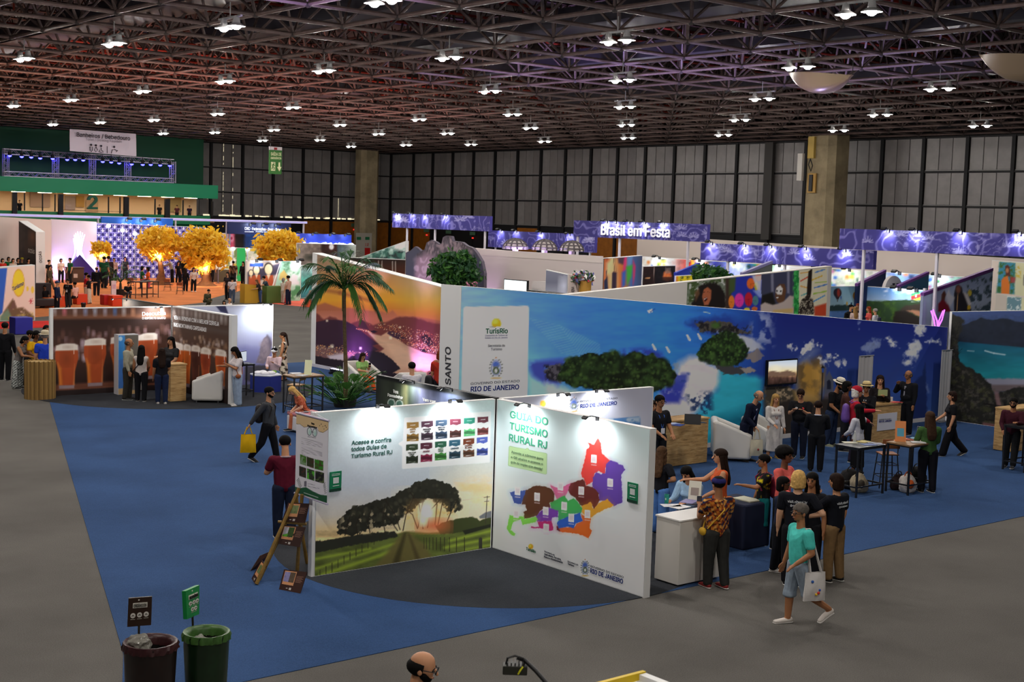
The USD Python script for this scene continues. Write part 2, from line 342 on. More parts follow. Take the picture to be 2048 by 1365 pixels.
for k in range(40): a = -128+rg.random()*80; gl.box(plR.pos(a,12.5,.12),plR.pos(a+.1+rg.random()*.2,12.56+rg.random()*.08,.13))
obj('daylight_gap',gl,E((255,240,200),1.1,'daylight'),wl,kind='stuff')
obj('wall_upper',MB().box((14,127,6.5),(63.2,127.4,13.6)),M('#0f4a30',.6),kind=S)

# columns
def column(name,label,a,b,loc):
    t = thing(name,label,'column',loc)
    q = [(a[0],a[1]),(b[0],a[1]),(b[0],b[1]),(a[0],b[1])]; ch = .45
    pts = [(a[0]+ch,a[1]),(b[0]-ch,a[1]),(b[0],a[1]+ch),(b[0],b[1]-ch),(b[0]-ch,b[1]),(a[0]+ch,b[1]),(a[0],b[1]-ch),(a[0],a[1]+ch)]
    e = trimesh.creation.extrude_polygon(Polygon(pts),12.6,engine='earcut')
    obj('shaft',e,M('#94866a',.8,.2,0,.3,.7,.02),t); return t
colr = column('concrete_column','wide concrete column with antennas high on its left side',(83.0,64.2),(85.4,66.9),(84.2,65.5,0))
pc = Pl('u',82.95)
obj('antenna',pbox(pc,1604,308,1611,362,.25,.5),M('#c8c4bc'),colr,label='long white antenna bar')
obj('antenna',pbox(pc,1620,274,1630,317,.25,.2),M('#b89c50'),colr,label='yellowish antenna box at the column top')
obj('antenna',pbox(pc,1619,347,1633,386,.15,.2),M('#b08a48'),colr)
obj('bracket',pbox(pc,1623,350,1628,383,.1,.3),BLACK,colr)
obj('bracket',MB().tube([pc.pos(*pc.sz(1625,318),.25),pc.pos(*pc.sz(1622,330),.3),pc.pos(*pc.sz(1626,343),.25),pc.pos(*pc.sz(1630,332),.3),pc.pos(*pc.sz(1625,318),.25)],.04),BLACK,colr)
coll = column('concrete_column','concrete column in the far corner with small green exit signs',(81.4,125.6),(83.7,127.6),(82.5,126.6,0))
pc = Pl('v',125.55)
obj('painted_base',pbox(pc,712,466,742,540,.05,.03),M('#a8a296'),coll)
for x in (713,730): obj('exit_sign',pbox(pc,x,474,x+8,480,.05,.1),M('#1f6a44'),coll)
obj('hydrant_sign',pbox(pc,729,496,739,512,.05,.1),M('#b41818'),coll)
text(coll,pc,'12',(729,492),(736,492),5,M('#c83030'),off=.1)
pst = Pl('v',110.0)
obj('utility_post',pbox(Pl('u',87.4),1530,285,1537,480,.3),M('#3a3836'),loc=(87.4,76,0),label='slim dark steel post on the back wall left of the wide column',cat='post')

# roof and space frame
ZT = ZC+2.5
obj('ceiling',MB().box((-12,-12,ZT+1.6),(95,135,ZT+1.8)),M('#110f0e'),kind=S)
frame = obj('trim_1',MB().box((U1-.5,40,12.45),(U1-.2,V1,12.62)),M('#242222'),kind=S,label='steel space frame under the hall roof')
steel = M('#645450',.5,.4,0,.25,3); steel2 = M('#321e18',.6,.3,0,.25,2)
nodes = {}
for i in range(-8,17):
    for j in range(-10,26):
        p = np.array([31.35+SP*i,37.05+SP*j,ZC])
        if p[0] > U1-.6 or p[1] > V1-.6 or p[0] < 2 or p[1] < 2: continue
        x,y,d = proj(p)
        if d > 5 and -260 < x < 2310 and y > -230: nodes[(i,j)] = p
vis = lambda i,j: (i,j) in nodes
for axis in (0,1):
    for k in sorted({q[axis] for q in nodes}):
        mb = MB(); n = 0
        for q in sorted(nodes):
            if q[axis] != k: continue
            r = (q[0],q[1]+1) if axis == 0 else (q[0]+1,q[1])
            if r in nodes: mb.rod(nodes[q],nodes[r],.085,6,False); n += 1
        if n: obj('bottom_chord',mb,steel,frame,smooth=60)
mbn = MB()
for p in nodes.values(): mbn.ball(p,.16,0)
obj('node',mbn,M('#3a3432'),frame,kind='stuff')
order = sorted(nodes,key=lambda q: proj(nodes[q])[2]); rest = MB(); top = MB(); cnt = 0
for q in order:
    p = nodes[q]
    for dx in (-1,1):
        for dy in (-1,1):
            e = p+np.array([dx*SP/2,dy*SP/2,2.5])
            if e[0] > U1 or e[1] > V1: continue
            if cnt < 280: obj('diagonal_strut',MB().rod(p,e,.06,6,False),steel,frame,smooth=60); cnt += 1
            else: rest.rod(p,e,.06,5,False)
    e = p+np.array([SP/2,SP/2,2.5])
    top.rod(e,e-np.array([SP,0,0]),.06,5,False); top.rod(e,e-np.array([0,SP,0]),.06,5,False)
    for k in range(0,4,2):                                        # light purlin webs on the top layer
        a = e-np.array([SP*k/4,0,0]); b = a-np.array([SP/8,0,-.9]); c = a-np.array([SP/4,0,0]); top.rod(a,b,.03,4,False); top.rod(b,c,.03,4,False)
        a = e-np.array([0,SP*k/4,0]); b = a-np.array([0,SP/8,-.9]); c = a-np.array([0,SP/4,0]); top.rod(a,b,.03,4,False); top.rod(b,c,.03,4,False)
obj('diagonal_strut',rest,steel,frame,smooth=60,kind='stuff')
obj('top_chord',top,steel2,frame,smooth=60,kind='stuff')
pipes = MB()
for k in range(28):
    v = 12+k*4.1; pipes.rod((10,v,ZC+1.9),(U1-1,v,ZC+1.9),.07,6,False)
    for u in np.arange(12,U1-2,3.1): pipes.rod((u,v,ZC+1.9),(u,v,ZC+1.45),.04,4,False)
obj('sprinkler_pipe',pipes,M('#8a2c1c',.5),frame,kind='stuff')
duct_ = ('over the white booth','over the blue mural','over the carnival wall','over the violet fascias','over the beer booth','over the yellow trees')
for k,(u,v0,v1) in enumerate(((30.2,20,60),(37.5,15,55),(46.6,15,60),(60,20,70),(24,40,80),(48,75,120))):
    obj('air_duct',MB().box((u-.9,v0,ZC+.75),(u+.9,v1,ZC+1.5)),M('#3c3a44',.5),loc=(u,(v0+v1)/2,ZC+.75),label='long dark grey air duct above the space frame, '+duct_[k],cat='air duct')

# hall lamps: pairs of bell lamps on a bar
lens = E((255,248,241),LAMP_EMIT,'lamp_lens')
def make_lamp():
    t = thing('ceiling_lamp','pair of bright white bell lamps hanging under the space frame','ceiling lamp',(0,0,0),'ceiling lamps in pairs')
    obj('bar',MB().box((-.04,-.8,.3),(.04,.8,.36)).rod((0,0,.36),(0,0,.85),.02),M('#8a8a8a'),t)
    for s in (-.45,.45):
        obj('housing',MB().lathe([(.05,.36),(.1,.3),(.13,.12),(.3,.02),(.31,0),(.15,.012)],(0,s,0),14),M('#9a9a9a',.4),t,smooth=40)
        obj('bulb',MB().lathe([(.15,.005),(.14,-.05),(.08,-.1),(.0,-.115)],(0,s,0),12),lens,t,smooth=True)
    return t
lamps = [(460,55),(228,88),(48,118),(648,142),(450,163),(285,183),(142,200),(27,212),(585,215),(435,228),(308,240),(200,245),(106,249),(680,250),(548,260),(430,265),(326,267),(640,280),(525,281),(702,293),(766,4),(898,116),(980,183),(838,239),(1025,229),(757,268),(1061,256),(895,267),(942,289),(812,290),(1089,283),(1235,83),(1245,161),(1250,214),(1253,250),(1256,276),(1717,27),(1597,135),(1524,198),(1480,240),(1447,270),(1879,178),(1760,230),(1677,261),(1960,252)]
ZL = 11.62
spots_ = [P(x,y,ZL) for x,y in lamps]
for u in (2.5,12.3,22.2,32.1,42.2):                      # the same rows go on over and behind the photographer
    for v in (-4,5.5,15.2,25,34.6,44):
        if v < 14 and u > 20: continue
        p = np.array([u,v,ZL]); x,y,d = proj(p)
        if d < 3 or y < -60 or x > 2150 or x < -100:
            if not any(np.hypot(*(p-q)[:2]) < 5 for q in spots_): spots_.append(p)
lamp0 = make_lamp(); first = True
for p in spots_:
    if first: UsdGeom.Xformable(lamp0).GetOrderedXformOps()[0].Set(Gf.Vec3d(*map(float,p))); first = False
    else: copy_of(lamp0,p,group='ceiling lamps in pairs')

# sagging cloths under the roof, one exit sign, one hanging banner
def hammock(x0,x1,y0,sag,u,label):
    pl = Pl('u',u); a,b = pl.sz(x0,y0),pl.sz(x1,y0+4); n = 18; V = []
    for i in range(n+1):
        t = i/n; s = a[0]+(b[0]-a[0])*t; z = a[1]+(b[1]-a[1])*t
        for j in range(9):
            w = j/8-.5; V.append(pl.pos(s,z-sag*(math.sin(PI*t)**.8)*(1-(2*w)**4)*(1),w*1.8*math.sin(PI*min(max(t,.04),.96))))
    f = [[i*9+j,i*9+j+1,(i+1)*9+j+1,(i+1)*9+j] for i in range(n) for j in range(8)]
    t = thing('sagging_sheet',label,'plastic sheet',pl.pos((a[0]+b[0])/2,min(a[1],b[1])-sag)); obj('sheet',MB().add(np.array(V),f),M('#75644f',.35,.5),t,smooth=True)
    for q in (a,b): obj('cord',MB().rod(pl.pos(q[0],q[1]),pl.pos(q[0],ZC),.02,4),BLACK,t)
hammock(1578,1705,146,.8,45.95,'sagging beige plastic sheet under the roof, left of the other one')
hammock(1960,2150,110,.9,42.3,'sagging shiny plastic sheet at the right edge of the roof')
pl = Pl('v',99.1)
t = thing('exit_sign','green hanging emergency exit sign with running man and down arrow','exit sign',pl.pos(*pl.sz(551,350)))
G_ = M('#2f6a28',.5); CR = M('#d8dcae',.5)
obj('sign_panel',pbox(pl,539,300,563,349,.1),G_,t); obj('top_band',pbox(pl,539,293,564,301,.12,.01),M('#c0b8bc'),t); obj('logo',pbox(pl,548,295,554,300,.12,.03),M('#8a2020'),t)
text(t,pl,'SAÍDA DE',(541,311),(562,312),6,CR,True,.05); text(t,pl,'EMERGÊNCIA',(541,318),(562,319),4,CR,True,.05)
obj('pictogram',pbox(pl,542,324,550,342,.1,.03),CR,t)
fig = MB()
for a,b in (((547,328),(545,333)),((545,333),(548,336)),((548,336),(547,340)),((545,333),(543,339)),((547,329),(549,332)),((546,329),(543,331))): fig.rod(pl.pos(*pl.sz(*a),.05),pl.pos(*pl.sz(*b),.05),.035,5)
fig.ball(pl.pos(*pl.sz(547.4,326.4),.05),.05,1)
obj('running_figure',fig,G_,t)
obj('arrow',MB().prism(pl,[pl.sz(*q) for q in ((556.5,325),(559.5,325),(559.5,334),(562.5,334),(558,343),(553.5,334),(556.5,334))],.03,.06),CR,t)
for x in (541,561): obj('cord',MB().rod(pl.pos(*pl.sz(x,293)),pl.pos(pl.sz(x,293)[0],ZC),.012,4),BLACK,t)

plb = Pl('v',117.35)
t = thing('hanging_banner','white cloth banner with dark lettering for the toilets and drinking fountain','banner',plb.pos(*plb.sz(205,310)))
g0,g1 = plb.sz(139,258),plb.sz(272,309)
def bn(q):
    S0,S1 = g0[0],g1[0]; n,m = 40,16; V = []
    for i in range(n+1):
        s = i/n; z1 = g0[1]+(plb.sz(272,268)[1]-g0[1])*s; z0 = plb.sz(139,302)[1]+(plb.sz(272,313)[1]-plb.sz(139,302)[1])*s
        for j in range(m+1):
            w = j/m; V.append(plb.pos(S0+(S1-S0)*s,z1+(z0-z1)*w,.12*math.sin(s*19+w*2)*w*(.3+abs(s-.5))))
    return MB().add(np.array(V),[[i*(m+1)+j,i*(m+1)+j+1,(i+1)*(m+1)+j+1,(i+1)*(m+1)+j] for i in range(n) for j in range(m)])
obj('cloth',bn(0),M('#d2c8d6',.9),t,smooth=True)
INK = M('#2a2430')
for q in (g0[0],g1[0]): obj('cord',MB().rod(plb.pos(q,10.5),plb.pos(q,ZC),.02,4),BLACK,t)
text(t,plb,'Banheiros / Bebedouro',(152,273),(259,281),8,INK,True,.15); text(t,plb,'Toilet / Drinking Fountain',(170,281),(242,286),5,M('#70687a'),False,.15)
for x,y,kind in ((181,299,0),(190.5,300,1),(201,301,2),(213,302,3),(227,303,4)):
    mb = MB(); q = lambda dx,dy: plb.pos(*plb.sz(x+dx,y+dy),.16)
    if kind == 3: mb.rod(q(0,-9),q(0,5),.03,5)
    else:
        mb.ball(q(0,-9),.1,1)
        mb.tube([q(*p) for p in (((-2.5,-5),(-2,2),(0,5),(2,2),(2.5,-5),(-2.5,-5)) if kind == 0 else ((0,-6),(-3,0),(0,4),(3,0),(0,-6)) if kind == 1 else ((0,-6),(0,0),(3,1),(4,4),(0,4),(-4,3),(-3,-1)) if kind == 2 else ((-6,4),(-4,-3),(1,-4),(4,-2),(7,-2),(4,1)))],.035,5)
    obj('pictogram',mb,INK,t)

# green mezzanine with lit rooms, and the lighting truss above it
pm = Pl('v',122.0)
t = thing('mezzanine','green banded mezzanine with warm lit glass rooms and a big number two','mezzanine',(50,122,0))
GR = M('#1f9468',.5)
obj('fascia',MB().box(pm.pos(20,6.55,0),pm.pos(62.3,7.85,-.4)),GR,t)
obj('parapet',MB().box(pm.pos(20,4.0,0),pm.pos(61.5,4.85,-.3)),M('#1a7a4c',.5),t)
obj('lower_wall',MB().box(pm.pos(20,0,-1),pm.pos(61.5,4.0,-1.2)),M('#1a8a60',.5),t)
obj('room_back',MB().box((20,126.0,4.3),(62,126.2,6.6)),M('#d8bc98',.8),t); obj('room_floor',MB().box((20,122.1,4.2),(62,126.0,4.35)),M('#8a6a48'),t); obj('room_ceiling',MB().box((20,122.1,6.6),(62,126.0,6.7)),M('#d8c8b0'),t)
for k in range(9):
    u = 40.5+k*2.4; obj('room_lamp',MB().box((u,123.2,6.52),(u+1.0,124.0,6.58)),E((255,226,180),11,'warm_room'),t)
for x in (27,119,250,332): obj('post',pbox(pm,x-4,383+(x*.045),x+5,432+(x*.03),.3,.35),M('#16161c'),t)
for x in (49,85,110,217,240,310,425,366): obj('window_bar',pbox(pm,x-1,384+(x*.045),x+1,420+(x*.03),.1,.05),M('#16161c'),t)
for a,b in ((0,119),(119,250),(250,332),(332,420)):
    pa = pm.sz(a,400)[0]; pb = pm.sz(b,400)[0]
    obj('glass_pane',MB().box(pm.pos(pa+.25,4.86,-.05),pm.pos(pb-.25,6.54,-.07)),usdkit.material(stage,'/World/Looks/room_glass',{'f': ('fresnel',{'IOR': 1.3}),'t': ('transparent_bsdf',{}),'g': ('glossy_bsdf',{'roughness': .05}),'m': ('mix_closure',{})},[('f.fac','m.fac'),('t.BSDF','m.closure1'),('g.BSDF','m.closure2')],surface='m.closure'),t)
text(t,pm,'2',(169,418),(189,418),26,M('#0c5c46',.5),True,.5,.3,name='numeral',label='big dark green figure two')
obj('shelf',pbox(pm,125,420,240,424,.3,.4),BLACK,t)
for x0,x1,y0,y1,c in ((60,100,385,415,'#a08878'),(152,168,392,415,'#a8823c'),(172,196,400,425,'#b49878'),(130,150,392,420,'#988880'),(335,362,392,425,'#9c8c60')): obj('wall_picture',pbox(Pl('v',125.9),x0,y0,x1,y1,.05,.05),M(c),t)
plt = Pl('v',122.25)
t = thing('lighting_truss','grey box truss frame carrying blue stage lights above the green mezzanine','truss',(48,119.5,7.9))
alu = M('#b0aab8',.4,.5,.4)
def ladder(pA,pB,w,horizontal,nm):
    A,B = plt.sz(*pA),plt.sz(*pB); mb = MB(); n = max(3,int(np.hypot(B[0]-A[0],B[1]-A[1])/w)); d = (0,w) if horizontal else (w,0)
    for dd in (0,-w):
        for o in ((0,0),d): mb.rod(plt.pos(A[0]+o[0],A[1]+o[1],dd),plt.pos(B[0]+o[0],B[1]+o[1],dd),.05,5,False)
        for i in range(n):
            t0,t1 = i/n,(i+1)/n; c0_,c1_ = ((0,0),d) if i % 2 else (d,(0,0))
            mb.rod(plt.pos(A[0]+(B[0]-A[0])*t0+c0_[0],A[1]+(B[1]-A[1])*t0+c0_[1],dd),plt.pos(A[0]+(B[0]-A[0])*t1+c1_[0],A[1]+(B[1]-A[1])*t1+c1_[1],dd),.03,4,False)
    obj(nm,mb,alu,t)
ladder((8,308),(348,329),.45,True,'top_truss'); ladder((8,352),(348,366),.4,True,'bottom_truss')
for x,ya,yb in ((8,352,300),(108,354,306),(182,357,311),(253,360,316),(343,366,323)): ladder((x,ya),(x+.2,yb),.42,False,'upright')
blue = E((40,40,255),30,'blue_beam')
def stage_light():
    s = thing('stage_light','blue stage light on the truss, first from the left','stage light',(0,0,0),'blue stage lights on the truss')
    obj('body',MB().lathe([(.0,.38),(.14,.34),(.16,.1),(.2,0)],n=12),BLACK,s,smooth=40); obj('lens',MB().ball((0,-.03,-.02),(.17,.17,.12),1),blue,s,smooth=True); obj('yoke',MB().rod((0,0,.3),(0,0,.7),.03),BLACK,s); return s
ORD = 'first second third fourth fifth sixth seventh eighth ninth tenth eleventh twelfth thirteenth fourteenth fifteenth last'.split(); i_ = 0
s0 = stage_light(); fst = True
for x,y in ((19,312),(43,314),(62,315),(80,317),(105,318),(134,320),(150,320),(166,321),(205,324),(222,325),(238,327),(263,329),(285,330),(301,330),(320,331),(339,332)):
    p = plt.pos(*plt.sz(x,y-1),.02)
    if fst: UsdGeom.Xformable(s0).GetOrderedXformOps()[0].Set(Gf.Vec3d(*map(float,p))); fst = False
    else: copy_of(s0,p,'blue stage light on the truss, %s from the left' % ORD[i_],group='blue stage lights on the truss')
    i_ += 1
# ------------------------------------------------------------------ booths near the photographer
SPOTS = []
def spot(pl,x,y,d=.27,aim=.5,w=SPOT_W,label='small black clip spotlight shining on the panel',group=None,cone=78,colr=(.97,.985,1.0),size=.55):
    s,z = pl.sz(x,y); base = pl.pos(s,z,0); head = pl.pos(s,z+.05*size,d)
    t = thing('clip_spotlight',label,'spotlight',base,group)
    n = pl.pos(0,0,1)-pl.pos(0,0,0)
    obj('clamp',MB().box(pl.pos(s-.05*size,z-.07*size,.004),pl.pos(s+.05*size,z+.04*size,.05*size)),BLACK,t)
    obj('arm',MB().tube([pl.pos(s,z+.02,.03),pl.pos(s,z+.08*size,d*.5),head],.014*size,6),BLACK,t)
    ax = np.array([0,0,-1.0])*.8-n*.6; ax /= np.linalg.norm(ax); b = np.cross(ax,[n[1],-n[0],0]); sd = np.cross(ax,b)
    obj('head',MB().obox(head,sd*.085*size,b*.05*size,ax*.024*size),BLACK,t)
    obj('led_plate',MB().obox(head+ax*.028*size,sd*.07*size,b*.04*size,ax*.004),E((225,238,255),60,'led'),t)
    tgt = pl.pos(s,z-aim,0)
    light_at(path_of('spot_beam')[7:],'spot',head+ax*.09*size,tgt,colr,w,.03,cone,.75)
    return t
GEN = 1.35
def emblem(p,cx,cy,rx,ry):
    p.ell(cx,cy,rx*.72,ry*.8,'#3a4a80'); p.ell(cx,cy,rx*.6,ry*.7,'#e8e8ea'); p.ell(cx,cy-ry*.25,rx*.5,ry*.4,'#4a64b0'); p.ell(cx,cy+ry*.3,rx*.5,ry*.38,'#4a5a3c'); p.ell(cx,cy+ry*.32,rx*.26,ry*.2,'#d8dce8'); p.line([(cx-rx*.4,cy-ry*.05),(cx+rx*.4,cy-ry*.18)],max(.7,ry*.12),'#70747c')
    for k in range(18):
        a = k/18*2*PI
        if abs(math.cos(a)) > .35: p.ell(cx+rx*.95*math.cos(a),cy+ry*.95*math.sin(a),rx*.13,ry*.08,'#4c5048',.4)
    p.ell(cx,cy+ry*1.08,rx*.8,ry*.09,'#b89848',.4); p.ell(cx,cy-ry*1.08,rx*.12,ry*.09,'#b07a50',.4)
def rr(x0,y0,x1,y1,tl,n=5):                             # corners as given, order TL TR BR BL of a slanting round-cornered card
    pass
def round_poly(q,r):
    return list(Polygon(q).buffer(-r).buffer(r,quad_segs=6).exterior.coords)

booth = thing('exhibition_booth','white cross-shaped booth with a map panel and a sunset tree panel','exhibition booth',(13.95,17.36,0))
A_,B_ = Pl('v',17.30),Pl('u',13.90)
C_,D_ = Pl('v',17.30),Pl('u',13.955)
obj('panel',wall_box(A_,10.44,13.88,0,2.5,2.5,.1),WHITE,booth)
obj('panel',wall_box(B_,-17.29,-13.73,0,2.5,2.5,.12),WHITE,booth)
obj('panel',wall_box(C_,14.03,17.55,0,2.5,2.5,.1),WHITE,booth)
obj('panel',wall_box(D_,-20.94,-17.41,0,2.5,2.5,.1),BLACK,booth)
q3 = lambda *a: [(600+x/3.69,790+y/3.69) for x,y in a]
def art_tree(p):
    p.grad([(800,'#c2d2d2'),(880,'#b8c4c8'),(970,'#b4bcc6'),(1030,'#c8c2b8'),(1075,'#e4c68c')])
    p.ell(950,1000,70,60,'#ecdcb8',.8,.8); p.ell(860,1030,60,45,'#f4dca8',.8,.7)
    p.cloud(q3((1150,640),(1420,600),(1420,720),(1200,740)),'#e8c48c',22,.42,.6,2,8,.9,(.5,1.4)); p.cloud(q3((1180,740),(1420,740),(1420,860),(1200,840)),'#f6d48c',25,.4,.6,3,8,.8,(.5,1.4))
    p.poly(q3((100,990),(300,975),(420,960),(420,1090),(100,1090)),'#d8b880',8,.6)
    # fields
    p.poly([(620,1100),(700,1082),(795,1068),(812,1064),(860,1066),(905,1062),(990,1048),(990,1180),(620,1180)],'#5a6630',2)
    p.noise(16,.35,p.bbox(600,1062,1000,1180),4,(.6,1.6))
    for x0,y0,x1,y1,w in ((626,1140,800,1085,5),(640,1152,780,1105,7),(625,1120,740,1098,5),(890,1096,980,1078,6),(900,1082,985,1062,6),(930,1100,985,1090,4)): p.line([(x0,y0),(x1,y1)],w,'#98b03a',.75,2.5)
    p.poly([(804,1066),(818,1066),(850,1090),(868,1125),(740,1145),(775,1105)],'#6a6038',4,.85); p.poly([(808,1066),(813,1066),(795,1140),(780,1140)],'#3c3820',3,.8); p.poly([(815,1066),(818,1066),(845,1130),(835,1132)],'#443c24',3,.7)
    p.poly([(620,1084),(660,1080),(700,1073),(745,1066),(790,1064),(797,1074),(740,1086),(690,1094),(620,1110)],'#2a2c24',1,1,2.5,1,4)
    p.poly([(870,1052),(900,1042),(930,1036),(945,1034),(960,1042),(985,1034),(985,1056),(930,1064),(880,1070)],'#3c4424',1,1,2,2,6); p.poly([(925,1062),(985,1048),(985,1054),(930,1070)],'#24281c',1)
    p.poly([(958,1034),(970,1026),(984,1022),(984,1036),(960,1038)],'#70747a',1)
    can = q3((275,935),(330,880),(385,830),(450,820),(520,790),(600,770),(690,750),(720,720),(800,690),(850,650),(930,625),(1000,625),(1050,640),(1100,660),(1165,710),(1185,830),(1180,860),(1100,880),(1050,800),(950,765),(880,800),(830,860),(760,880),(720,950),(650,960),(500,1000),(400,1040),(280,1030))
    TR = '#26261e'
    p.poly(can,TR,.6,1,4,5,5); p.blobs(can,130,2,5,['#1e1e18','#34332a','#2c2c22','#3e3c30'],4,.4,.9)
    p.cloud(q3((300,900),(720,830),(720,1010),(300,1030)),'#b8a888',7,.58,.66,8,6,.8); p.cloud(q3((760,830),(1150,800),(1150,880),(780,960)),'#e8c888',6,.52,.62,9,6,.9)
    for a in (((800,1060),(790,1030),(770,1000)),((806,1062),(812,1030),(830,990)),((836,1056),(842,1020),(850,990)),((846,1058),(838,1010),(820,985)),((876,1050),(884,1010),(890,985)),((870,1050),(874,1010),(868,985)),((894,1044),(904,1020),(915,1000)),((795,1062),(780,1040),(755,1015)),((770,1064),(765,1040),(770,1010)),((740,1066),(735,1045),(742,1020)),((715,1070),(712,1050),(720,1030)),((690,1072),(694,1050),(700,1035)),((855,1056),(862,1020),(880,1000)),((835,1058),(825,1030),(800,1010))): p.line(a,1.9,'#241e16',.95,.5)
    p.ell(856,1034,34,28,'#f0b060',.9,.55); p.ell(853,1026,14,20,'#fffbe8',.5); p.ell(868,1052,30,13,'#d8603c',.9,.75); p.ell(846,1040,8,12,'#fff6d0',.6)
    for i,x in enumerate(np.linspace(640,772,12)): t = i/11; y0 = 1160-86*t; p.line([(x,y0-19+8*t),(x,y0)],1.5-.4*t,'#2c2c1e')
    for i,x in enumerate((848,853,859,866,873,881,889,899,913,929)): p.line([(x,1076),(x,1098+i*1.4-.6*i)],1.0+i*.06,'#2e2a1e')
    p.line([(961,1079),(961,1098)],7,'#38382e'); p.line([(974.5,993),(971,1048)],1.4,'#3a342c'); p.line([(968,996),(979,994)],1,'#3a342c'); p.line([(969,1004),(978,1003)],1,'#3a342c'); p.line([(974,994),(925,1001)],.4,'#5a544c',.6)
    card = [(808.7,836),(982,823.5),(979.4,925.5),(804,938.5),(804.5,894),(795.5,888),(806,882)]
    p.poly(round_poly(card,2.2),'#e6ecee',.8)
    cols = [['#8c6a34','#4a2c3c','#34465a','#6a3040','#2c7a66','#5a2a34'],['#2c3a26','#48202e','#24503c','#2c5468','#6a3420','#4c5aa8']]
    bots = [['#80602c','#3a2a36','#2a3a50','#50302c','#58b070','#7a3c3c'],['#262e20','#7a1e3c','#3a7a34','#243c4c','#5c3a28','#3c4a94']]
    for r in range(2):
        for i,X in enumerate((832,938,1043,1147,1250,1350)):
            if r: X -= 5
            y0 = (205-40*i/5 if r == 0 else 368-52*i/5); w = 44-i*.8; hgt = 141-i*1.5; sk = -5
            q = lambda a,b: (600+(X+(a*2-1)*w)/3.69,790+(y0+b*hgt+sk*a)/3.69)
            p.poly([q(0,0),q(1,0),q(1,1),q(0,1)],'#f4f4f4',.3); p.poly([q(0,0),q(1,0),q(1,.28),q(.6,.36),q(.3,.3),q(0,.33)],cols[r][i],.3); p.poly([q(0,.6),q(.3,.66),q(.55,.58),q(.8,.66),q(1,.6),q(1,1),q(0,1)],bots[r][i],.3); p.poly([q(0,.75),q(.4,.7),q(1,.78),q(1,.9),q(0,.86)],tuple(np.array(col(bots[r][i]))*.65),.4); p.line([q(.3,.15),q(.7,.15)],1.0,'#d8d8d8'); p.line([q(.25,.93),q(.75,.93)],.6,'#d8d8d8')
    p.noise(3,.02)
mural(booth,'print',A_,10.5,13.86,.02,2.49,.0098,art_tree,gain=GEN,label='printed sunset with a row of dark trees over a farm track')
TXC = M('#37645c',.6)
text(booth,A_,'Acesse e confira',(703,890),(781.6,883.3),7.6,TXC,True); text(booth,A_,'todos Guias de',(702.5,902.8),(772.6,896),7.6,TXC,True); text(booth,A_,'Turismo Rural RJ',(702,916.5),(784,908),7.6,TXC,True)
for s,x,y,w,c in (('COSTA',819,861,12,'#a88040'),('DOCE',820,865.5,9,'#a88040'),('BAIXADA',846.5,860.5,15,'#3a3040'),('VERDE',848.5,864.5,11,'#3a3040'),('AGULHAS',875,857,15,'#3a4450'),('NEGRAS',876.5,861,12,'#3a4450'),('VALE DO',815.5,907.5,16,'#2c3a26'),('CAFÉ',819,911.5,9,'#2c3a26'),('REGIÃO',846,904.8,13,'#7a1e3c'),('COSTA',876,900,10,'#3a6a44'),('VERDE',876,904,10,'#3a6a44'),('CAMINHOS',901,898.8,16,'#34566a'),('CAMINHOS',929,893.5,15,'#7a4028'),('DA SERRA',929.5,897.5,14,'#7a4028')):
    text(booth,A_,s,(x,y),(x+w,y-w*.075),2.6,M(c),True)
def poster(pl,q,lines,parent,glyph=True):
    ps = [pl.sz(*a) for a in q]; t = obj('poster',MB().prism(pl,ps,.004,.02),M('#14774f',.5),parent,label='small green poster')
    f = lambda u,v: tuple(np.array(q[0])*(1-u)*(1-v)+np.array(q[1])*u*(1-v)+np.array(q[2])*u*v+np.array(q[3])*(1-u)*v)
    obj('code_label',MB().prism(pl,[pl.sz(*f(*a)) for a in ((.28,.3),(.76,.3),(.76,.6),(.28,.6))],.02,.023),M('#c8ccc8'),t)
    obj('printed_line',MB().prism(pl,[pl.sz(*f(*a)) for a in ((.14,.1),(.86,.1),(.86,.13),(.14,.13))],.02,.023).prism(pl,[pl.sz(*f(*a)) for a in ((.14,.17),(.86,.17),(.86,.2),(.14,.2))],.02,.023).prism(pl,[pl.sz(*f(*a)) for a in ((.25,.7),(.8,.7),(.8,.74),(.25,.74))],.02,.023),M('#b8ccc0'),t)
    obj('dark_foot',MB().prism(pl,[pl.sz(*f(*a)) for a in ((0,.86),(1,.86),(1,1),(0,1))],.02,.023),M('#0c3a2a'),t)
poster(A_,[(659,945),(682,942),(681,981),(658,984.5)],0,booth)
poster(B_,[(1257,964),(1277,968.5),(1276,1008.5),(1256,1003)],0,booth)

